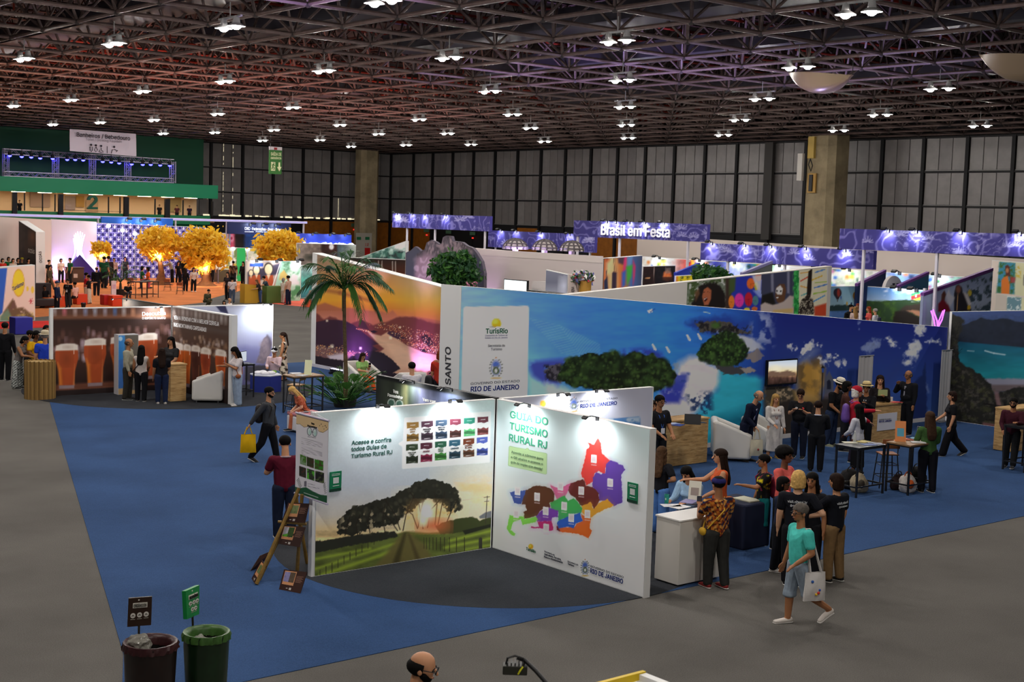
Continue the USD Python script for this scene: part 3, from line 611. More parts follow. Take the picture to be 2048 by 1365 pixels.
k4 = lambda *a: [(960+x/3.25,790+y/3.25) for x,y in a]
REG = [('#d23a34',((700,310),(740,325),(765,280),(785,310),(790,380),(845,430),(815,480),(810,520),(770,495),(745,510),(735,560),(690,592),(675,545),(655,520),(675,440),(695,360),(712,335))),
 ('#5a3c96',((850,425),(930,460),(942,490),(918,520),(925,640),(925,700),(870,725),(830,690),(770,690),(775,650),(730,600),(735,540),(760,500),(790,520),(815,510),(820,450))),
 ('#5c2420',((672,548),(690,592),(732,600),(772,640),(775,690),(760,720),(740,745),(720,700),(660,725),(625,680),(590,650),(565,610),(590,575))),
 ('#e0922e',((660,725),(720,700),(740,745),(770,705),(830,680),(868,722),(800,750),(760,770),(720,800),(690,800),(660,760))),
 ('#dc6022',((655,770),(690,800),(720,800),(715,870),(728,885),(705,935),(640,905),(520,890),(510,870),(560,860),(610,865),(625,840),(668,820))),
 ('#c8608c',((455,585),(480,600),(520,605),(590,575),(565,640),(555,660),(500,685),(485,650))),
 ('#3ea050',((455,705),(500,680),(550,655),(570,690),(610,675),(640,705),(665,740),(655,770),(600,775),(560,800),(510,820),(510,760),(460,750))),
 ('#2c58b4',((510,820),(580,790),(650,765),(668,820),(620,840),(610,865),(560,860),(510,870),(500,840))),
 ('#54301e',((300,620),(370,590),(440,600),(470,615),(485,650),(480,690),(450,705),(455,735),(400,750),(365,790),(290,808),(285,760),(302,750),(295,715),(270,710),(280,660))),
 ('#3a4e94',((195,632),(300,620),(275,690),(265,710),(220,705))),
 ('#6c3a9a',((365,790),(400,755),(450,735),(510,755),(505,795),(470,800),(465,820),(400,825),(370,820))),
 ('#b42c6c',((370,825),(465,820),(480,880),(440,885),(400,870),(330,868),(332,858),(385,862))),
 ('#7cc850',((190,785),(240,790),(285,790),(290,810),(360,795),(375,805),(360,830),(280,845),(265,810),(215,830),(200,880),(230,905),(225,918),(195,905),(175,870))),
 ('#6a2430',((498,850),(515,868),(520,888),(500,880)))]
def art_map(p):
    p.grad([(800,'#c4dcd6'),(900,'#c8dada'),(1000,'#d4dcde'),(1150,'#dadde2')])
    p.noise(60,.02)
    for i,(c,q) in enumerate(REG):
        p.poly(k4(*q),c,.5,1,1.6,i,5)
        p.poly(k4(*q),tuple(np.minimum(np.array(col(c))*1.22+8,255)),9,.28,1.6,i,5)
    for x,y in ((740,418),(846,573),(658,625),(523,596),(371,665),(244,627),(235,775),(427,757),(547,725),(593,802),(698,777),(430,867)):
        q = k4((x-18,y-30),(x+19,y-25),(x+18,y+29),(x-19,y+24)); p.poly(round_poly(q,1.2),'#e4dede',.4); p.poly(k4((x-18,y+34),(x+18,y+38),(x+18,y+44),(x-18,y+40)),'#d8c8cc',.5,.75); p.poly(k4((x-12,y-18),(x+13,y-15),(x+12,y+16),(x-13,y+13)),'#cfc6ca',.8)
    b = k4((188,332),(296,354),(308,342),(322,360),(436,382),(434,520),(182,462)); p.poly(round_poly(b,2.5),'#8ab070',.5); p.poly(list(Polygon(round_poly(b,2.5)).buffer(-.8).exterior.coords),'#b4d29a',.4)
    cx,cy = 960+330/3.25,790+988/3.25; p.ell(cx,cy,4.8,5.2,'#f0a020',.2); p.ell(cx-1,cy-1.5,2.4,2.5,'#f8d050',.6)
    emblem(p,960+683/3.25,790+1125/3.25,8.5,15)
mural(booth,'print',B_,-17.26,-13.74,.02,2.49,.0098,art_map,gain=GEN,label='printed map of coloured regions on a pale mint ground')
MINT = M('#48b48c',.6); LG = M('#7a9a78',.6); NAVY = M('#1e2e78',.5); GRY = M('#5a5c66',.6); DGR = M('#14603c',.5)
for s,a,b,cap in (('GUIA DO',(197,148),(443,198),13.5),('TURISMO',(195,222),(440,278),13.5),('RURAL RJ',(190,298),(437,350),13.5)): text(booth,B_,s,*k4(a,b),cap,MINT,True)
for s,a,b in (('Aponte a câmera para',(206,378),(412,424)),('o QR abaixo e acesse o',(204,411),(410,457)),('guia da região que deseja!',(203,443),(408,490))): text(booth,B_,s,*k4(a,b),4.6,LG)
text(booth,B_,'TurisRio',*k4((302,1008),(364,1030)),5.5,DGR,True)
text(booth,B_,'Secretaria de',*k4((420,1022),(487,1048)),3.4,GRY); text(booth,B_,'Agricultura, Pecuária,',*k4((420,1040),(530,1078)),3.6,GRY,True); text(booth,B_,'Pesca e Abastecimento',*k4((418,1057),(540,1097)),3.6,GRY,True)
text(booth,B_,'Secretaria de',*k4((572,1088),(640,1112)),3.4,GRY); text(booth,B_,'Turismo',*k4((572,1104),(614,1119)),3.6,GRY,True)
text(booth,B_,'GOVERNO DO ESTADO',*k4((718,1119),(934,1193)),4.0,GRY); text(booth,B_,'RIO DE JANEIRO',*k4((718,1156),(931,1229)),8.6,NAVY,True)
def art_rj(p):
    p.grad([(770,'#b8bacb'),(860,'#cdd0e0')]); p.poly([(1218,838),(1278,833),(1281,838),(1281,880),(1218,880)],'#5c8cc4',1); p.cloud([(1218,838),(1280,834),(1280,880),(1218,880)],'#b8cce0',10,.5,.65,2,3)
    p.ell(1086,808,6,7,'#f0b030'); emblem(p,1148,809,9,13)
mural(booth,'print',C_,14.06,17.52,.02,2.49,.022,art_rj,gain=1.1,label='pale lavender printed panel with a state crest')
text(booth,C_,'GOVERNO DO ESTADO',(1160,805),(1234,798.3),3.6,GRY); text(booth,C_,'RIO DE JANEIRO',(1160,816.3),(1233,809.6),7,NAVY,True)
def art_bird(p):
    p.fill('#20241f'); p.grad([(757,'#262a24'),(800,'#384030'),(812,'#8a8a60'),(818,'#3a4436'),(832,'#4a5058'),(845,'#5a5c74'),(905,'#3c4458'),(985,'#1c221e')],'x'); p.noise(14,.5,None,2,(1,.25))
    for cx,cy in ((782.5,806.5),(798.5,809)): p.ell(cx,cy,7.4,8.6,'#dfe4dc',.1); p.ell(cx,cy,6.2,7.2,'#3c5a4c',.15)
    p.poly([(757,750),(830,764),(990,798),(990,806),(830,774),(757,757)],'#141614',2)
mural(booth,'print',D_,-20.92,-17.43,.02,2.49,.02,art_bird,gain=1.2,label='dark printed panel about birdwatching')
WT = M('#e8e8e0')
text(booth,D_,'Vem',(787,786),(797,788),6.5,WT,True); text(booth,D_,'Passarinhar',(776,793),(806.5,799),6,WT,True); text(booth,D_,'Vem voar',(846,802),(872,807),6,WT,True)
for pl,x,y,lb in ((A_,754,812,'black clip spotlight over the sunset tree panel, the left one'),(A_,899,802,'black clip spotlight over the booklet bubble of the tree panel'),(B_,1060,811,'black clip spotlight over the big mint heading of the map panel'),(B_,1196,837,'black clip spotlight over the red region of the map'),(C_,1115,789,'black clip spotlight left of the crest on the lavender panel'),(C_,1192,782,'black clip spotlight above the crest lettering on the lavender panel'),(D_,828,764,'black clip spotlight on the dark birdwatching panel, further from the corner'),(D_,904,779,'black clip spotlight on the dark birdwatching panel, nearer the corner')):
    spot(pl,x,y,label=lb)

# ------------------------------------------------------------------ the long blue mural wall with the slanting top
W1 = Pl('v',22.5); top1 = lambda s: 4.04-(s-16.93)*(1.33/17.84)
tw = thing('mural_wall','long wall with a slanting top and a blue sea and island mural','display wall',(25.9,22.8,0))
obj('core',wall_box(W1,17.05,34.84,0,4.04,2.71,.7),WHITE,tw)
q6 = lambda *a: [(880+x/4.096,560+y/4.096) for x,y in a]
q7 = lambda *a: [(1360+x/3.793,600+y/3.793) for x,y in a]
LEAF = ['#152013','#1f3018','#2a401f','#3a5428','#1b2a16','#10180e']
def art_island(p):
    p.grad([(905,'#88aedc'),(960,'#78a6de'),(1060,'#548cd2'),(1200,'#3c7ccc'),(1340,'#3078ca'),(1420,'#2a66bc'),(1480,'#2450a4'),(1540,'#1c2f80'),(1700,'#18286e'),(1895,'#1c387e')],'x')
    i = p.bbox(880,560,1480,1000); n = meshkit.fbm(np.stack([p.x[i]/40,p.y[i]/9,0*p.x[i]],1),4,3); p.c[i] *= (1+.22*(n-.5))[:,None]
    for k in range(16): p.line([(1060+k*4,638+k*4.5),(1120+k*3,652+k*4.2),(1200,690+k*3)],1.0,'#8cc0e4',.35,.8)
    p.cloud([(910,690),(1060,690),(1090,700),(1170,1000),(905,1000)],'#70bcd8',60,.25,.6,4,25,.7)
    p.poly([(1055,750),(1110,770),(1160,790),(1300,800),(1300,960),(1055,960)],'#9ccfe0',10,.9)
    p.cloud(q6((720,670),(900,655),(1030,650),(960,900),(860,860),(760,790)),'#3c44a0',22,.3,.5,5,6,.95)
    p.cloud(q6((1480,570),(1700,560),(1820,600),(1850,680),(1500,640)),'#2c3c9c',16,.3,.5,6,5,.95)
    p.poly(q7((0,480),(60,440),(160,430),(300,520),(330,640),(200,760),(120,860),(-60,1000),(-280,1050),(-300,900),(-120,700)),'#c4c0c4',8,1,5,2,12)
    p.poly(q6((860,840),(1000,880),(1150,930),(1300,960),(1300,1050),(900,1040),(870,920)),'#b8c8d0',6,.9,4,3,10)
    i = p.bbox(1330,700,1530,960)
    p.poly(q7((300,520),(460,560),(640,590),(630,1000),(600,1180),(60,1180),(40,1000),(120,880),(210,770),(290,660)),'#2ea0b8',7,1,4,5,14)
    p.cloud(q7((260,900),(640,800),(640,1180),(60,1180)),'#12647e',30,.2,.6,7,14,.9); p.noise(26,.14,p.bbox(1370,730,1530,950),8,(.5,1.2))
    p.cloud(q6((1800,900),(1900,820),(2005,860),(1960,1010),(1840,1010)),'#2c34a0',14,.25,.42,8,5,.95); p.cloud(q7((-70,560),(60,560),(40,760),(-60,720)),'#3440a0',14,.35,.5,9,5,.9)
    isl = q6((960,770),(1030,660),(1110,630),(1190,600),(1270,605),(1350,620),(1430,580),(1480,630),(1570,590),(1650,610),(1740,610),(1820,650),(1880,700),(1940,780),(1900,850),(1850,880),(1700,920),(1500,900),(1300,900),(1100,880),(990,840))
    p.poly(q6((850,750),(900,700),(990,690),(1000,840),(930,830)),'#54505a',1,1,4,3,5); p.cloud(q6((850,700),(1000,690),(1000,840),(870,820)),'#24222a',5,.45,.55,10,3)
    p.poly(isl,'#141e10',.8,1,6,6,9); p.blobs(isl,330,3,8,LEAF,11,.6,.8,.9); p.blobs(isl,260,1.2,3,['#3f5826','#34502a','#4c6632','#131d0e'],12,.6,.6)
    p.poly(q6((1905,690),(1950,680),(1960,740),(1920,750)),'#8a94a0',2,.7,4,4,4)
    # second island, with its sandbank and rocks
    p.poly(q7((40,190),(120,140),(330,120),(560,180),(640,300),(640,460),(440,330),(180,250)),'#203c90',6,.95,6,7,10)
    p.poly(q7((280,235),(400,240),(560,300),(640,370),(520,400),(440,300),(300,270)),'#b0b4be',3,.95,3,8,8)
    p.poly(q7((115,180),(250,160),(380,170),(420,210),(540,262),(430,255),(300,232),(160,245)),'#4a4640',.8,1,4,9,5); p.cloud(q7((115,160),(540,200),(540,262),(150,250)),'#1e1c20',5,.45,.55,13,3); p.ell(*q7((272,195))[0],9,6,'#3c5a28',.5)
    p.poly(q7((480,430),(590,370),(640,430),(560,475)),'#7c7474',1,1,4,10,5); p.poly(q7((250,480),(420,510),(470,510),(570,540),(480,565),(330,565),(280,530)),'#3c3c40',1,1,4,11,5); p.poly(q7((460,520),(540,510),(575,545),(500,562)),'#8c8480',1,1,3,12,4)
    i2 = q7((125,420),(180,330),(250,270),(350,240),(430,260),(480,320),(520,370),(490,430),(440,490),(350,505),(250,485),(160,450))
    p.poly(i2,'#16260f',.8,1,5,13,8); p.blobs(i2,170,2,6,LEAF,14,.6,.8); p.blobs(i2,130,1,2.5,['#42642c','#345424','#4c7030'],15,.6,.6)
    p.cloud(q7((50,720),(240,700),(250,900),(100,910)),'#1c3058',9,.5,.58,16,6,.9); p.cloud(q7((0,560),(70,560),(60,620),(0,620)),'#203a8c',9,.45,.55,17,4)
    for x,y in ((1308,696),(1336,701),(1377,677),(1399,675)): p.poly([(x-5,y-7),(x-2,y-8),(x+5,y+3),(x+4,y+6),(x,y+4)],'#eceef0',.6); p.line([(x-3,y-4),(x+3,y+3)],1.2,'#8c98a8',.7)
    p.poly([(1294,622),(1304,618),(1306,624),(1298,627)],'#d8e0ea',.6); p.line([(1300,625),(1310,618)],1.5,'#2448a0'); p.line([(1407,624),(1420,627)],1.6,'#c8dcec',.8,.6)
    # the sky half
    i = p.bbox(1500,600,1900,960); w = np.clip((p.x[i]-1510)/60,0,1); g = np.clip((p.y[i]-640)/230,0,1)[:,None]; sky = np.array([26,36,112])*(1-g)+np.array([58,92,150])*g; p.c[i] += (sky-p.c[i])*w[:,None]
    p.cloud(q7((600,80),(700,120),(700,340),(560,330),(540,220)),'#9aa4c4',12,.48,.62,18,10,.8); p.poly(q7((1640,480),(1740,480),(1470,760),(1400,760)),'#2c3a74',12,.5); p.poly(q7((870,640),(900,460),(1010,360),(1050,380),(960,500)),'#8c98b0',10,.6)
    p.poly(q7((880,580),(905,500),(960,470),(1010,480),(1060,440),(1085,520),(1095,640),(1060,740),(1000,750),(900,690)),'#a07a38',8,1,3,14,10); p.cloud(q7((880,470),(1090,440),(1090,740),(900,700)),'#5c4a30',16,.45,.6,19,8,.85); p.poly(q7((1020,520),(1060,500),(1075,620),(1030,700)),'#c89c50',8,.6)
    CL = '#d8dade'
    for j,(pl_,s) in enumerate(((((830,350),(875,340),(880,385),(845,392)),8),(((905,390),(950,330),(1000,315),(1015,370),(960,420),(915,420)),9),(((1700,340),(1790,305),(1835,360),(1790,430),(1765,495),(1705,500),(1695,440),(1725,390)),14),(((1765,190),(1862,195),(1840,262),(1795,268)),12),(((1560,290),(1600,295),(1660,350),(1630,365)),9),(((1370,370),(1470,300),(1520,310),(1510,360),(1400,410)),14),(((1860,300),(1980,310),(1980,326),(1870,318)),8),(((1165,430),(1195,420),(1198,445),(1170,448)),5),(((1190,480),(1250,460),(1260,500),(1200,508)),8),(((1100,430),(1140,425),(1135,450),(1105,455)),5),(((1045,345),(1060,340),(1062,355)),4),(((1050,440),(1080,435),(1110,500),(1090,510)),7),(((1305,180),(1390,150),(1360,210)),12))): p.puff(q7(*pl_),CL if j not in (5,12) else '#8090bc',s*.8,20+j,7,.95)
    for c in ('#c0c8d8',): p.cloud(q7((1790,760),(1880,560),(1880,900),(1800,900)),c,14,.55,.7,40,8,.6)
    p.poly(q7((1745,930),(1752,720),(1770,640),(1800,600),(1838,572),(1850,510),(1860,480),(1868,600),(1875,930)),'#1e2c5c',2,1,2,21,5)
    p.poly(q7((1095,720),(1098,605),(1112,580),(1132,538),(1150,580),(1165,605),(1163,720)),'#4c5060',.8); p.poly(q7((1115,620),(1130,605),(1145,620),(1145,680),(1115,680)),'#1c2030',.8); p.poly(q7((1090,720),(1260,660),(1260,800),(1090,800)),'#56505c',2)
    p.poly(q7((640,650),(800,650),(880,690),(900,900),(640,900)),'#3c3830',4,1,5,22,8); p.cloud(q7((660,660),(860,660),(880,780),(680,800)),'#b8a080',6,.5,.6,41,8,.8); p.poly(q7((780,760),(1260,740),(1260,1060),(640,1060),(640,860)),'#2c2622',5)
    p.poly(q7((860,690),(1000,700),(1060,740),(1060,780),(880,780)),'#b08a48',5,.8)
    p.line(q7((1084,500),(1078,640),(1072,800)),2.2,'#14161c'); p.poly(q7((1074,520),(1094,520),(1091,552),(1078,552)),'#2c4a90',.5); p.poly(q7((1070,518),(1084,495),(1098,518)),'#14161c',.4)
    p.poly(q7((1260,800),(1760,800),(1760,1000),(1260,1000)),'#2a3a66',8,.8)
    card = [(927,614),(1058,612),(1054,830),(922,830)]
    p.poly(round_poly(card,5),'#dedde2',.8)
    p.ell(993,648,9.4,11,'#f2a81c',.1); p.ell(990.5,643,5,5,'#f8d860',.7,.8); p.poly([(968,655),(1018,654),(1018,663),(968,663)],'#dedde2'); p.line([(972,654.4),(1016,653.8)],.7,'#8a8a8a')
    emblem(p,992,736,13,19)
mural(tw,'print',W1,17.06,34.83,.12,top1,.0245,art_island,gain=1.75,label='printed mural of islands, white boats and deep blue sky')
obj('skirting',MB().box(W1.pos(17.06,0,0),W1.pos(34.8,.12,.03)),M('#d0ccca'),tw)
text(tw,W1,'TurisRio',(971,667.4),(1015,666.7),9.6,DGR,True); LV = M('#9a98b4')
text(tw,W1,'Companhia de Turismo do',(970,673),(1014.5,672.3),3.2,LV); text(tw,W1,'Estado do Rio de Janeiro',(970,677.7),(1014.5,676.9),3.2,LV)
text(tw,W1,'Secretaria de',(975.7,694.3),(1009.5,693.8),5,GRY); text(tw,W1,'Turismo',(981.4,701.3),(1003.4,701),5,GRY)
text(tw,W1,'GOVERNO DO ESTADO',(941,770.3),(1038.7,764.4),4.6,GRY); text(tw,W1,'RIO DE JANEIRO',(941,783.6),(1037.5,778.7),9.4,NAVY,True)
WE = Pl('u',17.05)
text(tw,WE,'ESPÍRITO SANTO',(902,882),(901.5,695),10.5,M('#3a3a3e'),True,vert=True,off=.004)

# ------------------------------------------------------------------ sunset bay wall
W2 = Pl('u',25.09); top2 = lambda s: 4.05-(s+41.88)*.098
sw = thing('mural_wall','slanting wall with an orange sunset bay mural behind the palm','display wall',(25.3,37,0))
obj('core',wall_box(W2,-41.88,-32.6,0,4.05,3.14,.4),WHITE,sw)
obj('skirting',MB().box(W2.pos(-41.8,0,0),W2.pos(-32.7,.12,.03)),M('#c8c4cc'),sw)
def art_bay(p):
    p.grad([(505,'#8c7868'),(540,'#a8805c'),(575,'#d09448'),(600,'#e0a030'),(625,'#d07838'),(650,'#c06a50')])
    i = np.arange(len(p.x)); w = np.clip((p.x-780)/60,0,1)*np.clip((650-p.y)/60,0,1); g = np.clip((p.y-570)/60,0,1)[:,None]; p.c += ((np.array([176,160,120])*(1-g)+np.array([190,170,50])*g)-p.c)*(.75*w)[:,None]
    p.line([(634,578),(680,586),(720,596),(750,604)],7,'#8c4c30',.6,3)
    p.poly([(630,612),(650,606),(680,617),(700,616),(740,622),(765,624),(776,628),(785,621),(795,632),(835,634),(883,643),(900,645),(900,780),(630,780)],'#a86048',2,.9); p.ell(770,640,45,16,'#e88870',.9,.6); p.ell(655,640,30,14,'#e8a090',.9,.5)
    p.poly([(630,625),(640,632),(648,640),(660,633),(672,636),(690,652),(720,640),(745,650),(770,645),(800,634),(825,635),(860,645),(900,650),(900,780),(630,780)],'#6c3434',2,.9,2,3,9)
    p.poly([(715,655),(720,645),(724,640),(730,645),(738,660)],'#4a2c30',1)
    wat = [(733,662),(745,668),(762,672),(775,664),(786,672),(800,682),(812,690),(850,706),(883,712),(900,712),(900,800),(760,800),(690,745),(680,722),(690,710),(757,706),(768,698),(756,688),(742,672)]
    p.poly(wat,'#d8a888',1.5); p.noise(12,.12,p.bbox(730,660,900,800),5,(.4,1.6)); p.poly([(740,668),(756,676),(800,690),(840,720),(800,740),(770,690)],'#ecc4a0',5,.6)
    p.poly([(774,667),(780,662),(795,666),(812,678),(800,680),(784,674)],'#43283c',1); p.poly([(740,663),(748,661),(755,664),(748,667)],'#241c24',.8); p.poly([(842,675),(850,668),(860,675),(872,695),(850,692)],'#2c1c20',1.5); p.poly([(840,700),(850,696),(862,702),(855,706),(843,704)],'#241818',.8)
    p.poly([(630,645),(640,643),(655,640),(670,640),(690,642),(707,650),(722,662),(740,676),(750,684),(757,688),(745,692),(757,700),(750,703),(720,707),(690,704),(660,700),(630,695)],'#3a2434',1.2)
    p.poly([(630,690),(700,705),(757,704),(690,722),(630,718)],'#7c5a58',3,.9); p.poly([(655,712),(690,706),(690,722),(660,720)],'#d8ccd4',3,.9)
    p.poly([(630,712),(660,718),(690,722),(704,712),(715,706),(725,703),(745,702),(765,706),(780,716),(792,728),(801,738),(786,746),(830,752),(860,770),(900,790),(630,790)],'#2a2028',1,1,1.5,7,3)
    rg = np.random.default_rng(8)
    for poly,n in (([(735,650),(790,648),(840,660),(883,668),(883,710),(850,705),(800,682),(780,665)],420),([(632,690),(690,692),(690,710),(632,712)],130),([(705,655),(740,662),(745,668),(712,658)],40),([(690,702),(735,704),(735,712),(690,712)],40),([(800,684),(883,712),(883,690)],120),([(640,732),(700,735),(700,755),(640,748)],30)):
        p.blobs(poly,n,.35,.95,['#ffd890','#ffb860','#ffe8c0','#f08050','#e8a070'],int(rg.integers(99)),.5,.9)
    for x,y,r in ((781,676,3),(654,642,2.2),(664,693,3.5),(721,697,2.5),(800,655,2)): p.ell(x,y,r,r,'#fff0d0',.9,.9)
mural(sw,'print',W2,-41.55,-32.65,.12,lambda s: top2(s)-.02,.021,art_bay,gain=1.15,label='printed mural of a glowing bay at sunset')

# ------------------------------------------------------------------ beach wall at the right edge
W3 = Pl('u',34.86); top3 = lambda s: 3.17+(s+22.55)*.0864
bw = thing('mural_wall','dark mural wall of a turquoise beach and hills at the right edge','display wall',(35,19,0))
obj('core',wall_box(W3,-22.48,-15.5,0,3.17,3.77,.15),WHITE,bw)
def art_beach(p):
    p.grad([(615,'#40548c'),(650,'#34466c'),(700,'#2c4058')])
    p.poly([(1890,660),(1915,655),(1938,646),(1963,635),(1985,641),(2000,638),(2015,638),(2030,643),(2060,646),(2060,700),(1890,700)],'#1c2434',1.2,1,1.5,1,9); p.noise(9,.25,p.bbox(1890,630,2060,698),2)
    i = p.bbox(1885,680,2070,775); g = np.clip((p.y[i]-685)/70,0,1)[:,None]; m = np.clip((p.y[i]-(681+(p.x[i]-1900)*.09))/2,0,1)*1.0; c = np.array([12,78,104])*(1-g)+np.array([30,140,150])*g; p.c[i] += (c-p.c[i])*m[:,None]; p.noise(20,.16,i,3,(.5,2))
    p.line([(1970,702),(1988,707),(2010,710)],2.6,'#c8d8dc',.8,1); p.line([(1935,702),(1948,703)],2,'#a8c0c8',.8,.8)
    p.poly([(1965,758),(2000,757),(2070,759),(2070,782),(1985,780)],'#8c8c9c',2,1,2,4,6); p.poly([(1980,770),(2070,770),(2070,785),(1985,783)],'#6c5f62',2)
    p.poly([(1885,620),(1905,628),(1930,640),(1922,660),(1915,690),(1918,722),(1935,735),(1960,748),(1980,768),(1990,790),(2010,782),(2070,770),(2070,900),(1885,900)],'#22221e',1.5,1,4,5,7)
    bt = [(1890,640),(1915,650),(1915,725),(1985,780),(2060,785),(2060,860),(1890,840)]
    p.cloud(bt,'#55504a',6,.5,.62,6,5,.7); p.cloud(bt,'#4a4c2c',9,.5,.64,7,5,.6)
    for k in range(30): rg = np.random.default_rng(k); x = 1893+rg.uniform(0,25); y = 640+rg.uniform(0,80); p.line([(x,y),(x+rg.uniform(-9,14),y-rg.uniform(6,24))],.7,'#141414',.9,.4)
    p.poly([(1988,782),(1997,784),(2003,815),(1994,818)],'#8c6a6c',2,.8)
    for a,b in (((1968,808),(2060,822)),((1972,840),(2060,850))): p.line([a,b],3,'#181412')
    for x in (1990,2010,2040): p.line([(x,806),(x,850)],3.4,'#181412')
    p.poly([(1965,845),(2060,858),(2060,880),(1965,862)],'#7c5454',2,.9)
mural(bw,'print',W3,-22.4,-15.55,.02,lambda s: top3(s)-.02,.026,art_beach,gain=1.05,label='printed mural of a dark hillside above a turquoise sea')

# ------------------------------------------------------------------ beer booth, a cross of four panels too
bb = thing('exhibition_booth','booth with big beer glass murals on the left','exhibition booth',(18,38.1,0))
E1,E2,E3,E4 = Pl('v',38.1),Pl('u',17.98),Pl('v',38.1),Pl('u',18.04)
obj('panel',wall_box(E1,14.27,17.96,0,2.53,2.53,.1),WHITE,bb); obj('panel',wall_box(E2,-38.08,-34.3,0,2.53,2.53,.18),WHITE,bb)
obj('panel',wall_box(E3,18.18,21.43,0,2.53,2.53,.1),WHITE,bb); obj('panel',wall_box(E4,-41.9,-38.22,0,2.53,2.53,.1),M('#4a443e'),bb)
r6 = lambda *a: [(x/5.851,590+y/5.851) for x,y in a]
r7 = lambda *a: [(330+x/5.851,590+y/5.851) for x,y in a]
def bokeh(p,poly,n,seed,cols,w=1.6):
    rg = np.random.default_rng(seed); b = Polygon(poly).bounds
    for _ in range(n):
        x,y = rg.uniform(b[0],b[2]),rg.uniform(b[1],b[3])
        if shapely.contains_xy(Polygon(poly),x,y): p.ell(x,y,rg.uniform(.7,1)*w*2,rg.uniform(2,4)*w,cols[rg.integers(len(cols))],.9,.6)
def glass(p,f,x0,x1,yt,yf,yb,sk,body='#9c4420',edge='#d88830'):
    m = (x0+x1)/2; w = (x1-x0)/2; s = lambda x: sk*(x-m)
    o = [(x0,yf+s(x0)),(x1,yf+s(x1)),(x1+w*.03,yf+s(x1)+(yb-yf)*.25),(x1-w*.25,yf+s(x1)+(yb-yf)*.6),(x1-w*.32,yb+s(x1)),(x0+w*.32,yb+s(x0)),(x0+w*.28,yf+s(x0)+(yb-yf)*.6),(x0-w*.03,yf+s(x0)+(yb-yf)*.25)]
    p.poly(f(*o),body,1); p.poly(f((x0+w*.2,yf+s(x0)+(yb-yf)*.35),(x0+w*.5,yf+(yb-yf)*.5+s(x0)),(x0+w*.6,yb+s(x0)),(x0+w*.36,yb+s(x0))),edge,3,.7); p.poly(f((x1-w*.3,yf+(yb-yf)*.4+s(x1)),(x1-w*.28,yb+s(x1)),(x1-w*.45,yb+s(x1))),'#c88850',1.5,.6); p.ell(*f((m,yf+(yb-yf)*.25))[0],w/5.85*.5,(yb-yf)/5.85*.2,tuple(np.array(col(body))*.72),.9,.7)
    p.poly(f((x0,yf+s(x0)+8),(x0+w*.05,yt+s(x0)+15),(x0+w*.5,yt-4+s(x0)),(m,yt-8),(x1-w*.3,yt-4+s(x1)),(x1,yt+s(x1)+12),(x1,yf+s(x1)+6)),'#cfc6bc',1.5); p.ell(*f((m+w*.1,(yt+yf)/2))[0],w/5.85*.4,(yf-yt)/5.85*.3,'#ab9888',.9,.6)
    p.line(f((x1-w*.35,yf+s(x1)),(x1-w*.35,yf+s(x1)+(yb-yf)*.12)),1.3,'#e8d8cc',.8); p.poly(f((x0+w*.32,yb+s(x0)),(x1-w*.32,yb+s(x1)),(x1-w*.34,yb+s(x1)+38),(x0+w*.34,yb+s(x0)+40)),'#8c7c84',1,.9)
def art_beer1(p):
    p.grad([(610,'#4c342c'),(632,'#5a3a2c'),(640,'#2c1c18'),(700,'#40281f'),(760,'#2a1a16'),(800,'#221616')])
    p.poly(r6((600,250),(2020,230),(2020,262),(600,285)),'#7c5038',4,.9)
    for i,X in enumerate((640,755,880,1000,1112,1230,1345,1450,1555,1900)): p.ell(*r6((X,190))[0],4,8.5,['#a89c9c','#c86878','#b8a4a4','#8494c0','#a0aac0','#a09cb0','#4a70b0','#b8b4b8','#c08868','#a09890'][i],.9,.75)
    bokeh(p,r6((620,430),(1990,380),(1990,700),(620,760)),130,3,['#6a4a42','#8c6a68','#5c3c34','#a08894','#46302c'],2.2); bokeh(p,r6((900,560),(1000,540),(1000,760),(900,780)),6,5,['#b0a0b0'],2.5)
    p.poly(r6((600,1055),(1400,1010),(1400,1060),(600,1120)),'#6a4030',3); p.poly(r6((600,1110),(2020,1020),(2020,1080),(600,1140)),'#84503a',2)
    p.poly(r6((600,1125),(2020,1040),(2020,1250),(600,1250)),'#241a1a',2)
    glass(p,r6,648,912,578,645,1060,-.02); glass(p,r6,985,1240,515,585,1030,-.03); glass(p,r6,1292,1560,485,562,990,-.04); glass(p,r6,1612,1842,455,525,950,-.05)
mural(bb,'print',E1,14.36,17.95,.01,2.5,.0165,art_beer1,gain=1.35,label='printed mural of tall amber beer glasses')
WTX = M('#f0f0f0')
text(bb,E1,'Descubra',(284,632),(331,630),7.5,WTX,True); text(bb,E1,'O ESPÍRITO SANTO',(284,639),(331,638.4),4.4,WTX,True)
def art_beer2(p):
    p.grad([(605,'#5a4c46'),(650,'#46362e'),(700,'#4a342a'),(780,'#33221c'),(820,'#241816')])
    for i in range(13): p.ell(*r7((110+i*50,190+i*8))[0],3.2,10,['#a8a09c','#8c807c','#c4bebc'][i % 3],.9,.7)
    p.poly(r7((80,300),(745,420),(745,460),(80,350)),'#57504c',6,.6)
    bokeh(p,r7((90,440),(740,540),(740,760),(90,600)),150,7,['#8c6c50','#b09880','#5a4030','#70605c','#c8bcb8'],1.3)
    p.poly(r7((80,1030),(745,1110),(745,1300),(80,1200)),'#241a18',3)
    glass(p,r7,40,212,560,635,1010,.15,'#b0501e','#e8a030'); glass(p,r7,214,304,585,650,1040,.15,'#b8571f','#f0b038'); glass(p,r7,306,412,600,660,1060,.15,'#4a2820','#6a3828'); glass(p,r7,416,532,625,690,1060,.15,'#8c3a20','#b8602c'); glass(p,r7,588,716,648,712,1060,.15,'#a8481e','#e09030')
mural(bb,'print',E2,-38.06,-34.46,.01,2.5,.018,art_beer2,gain=1.35,label='printed mural of five beer glasses in a row')
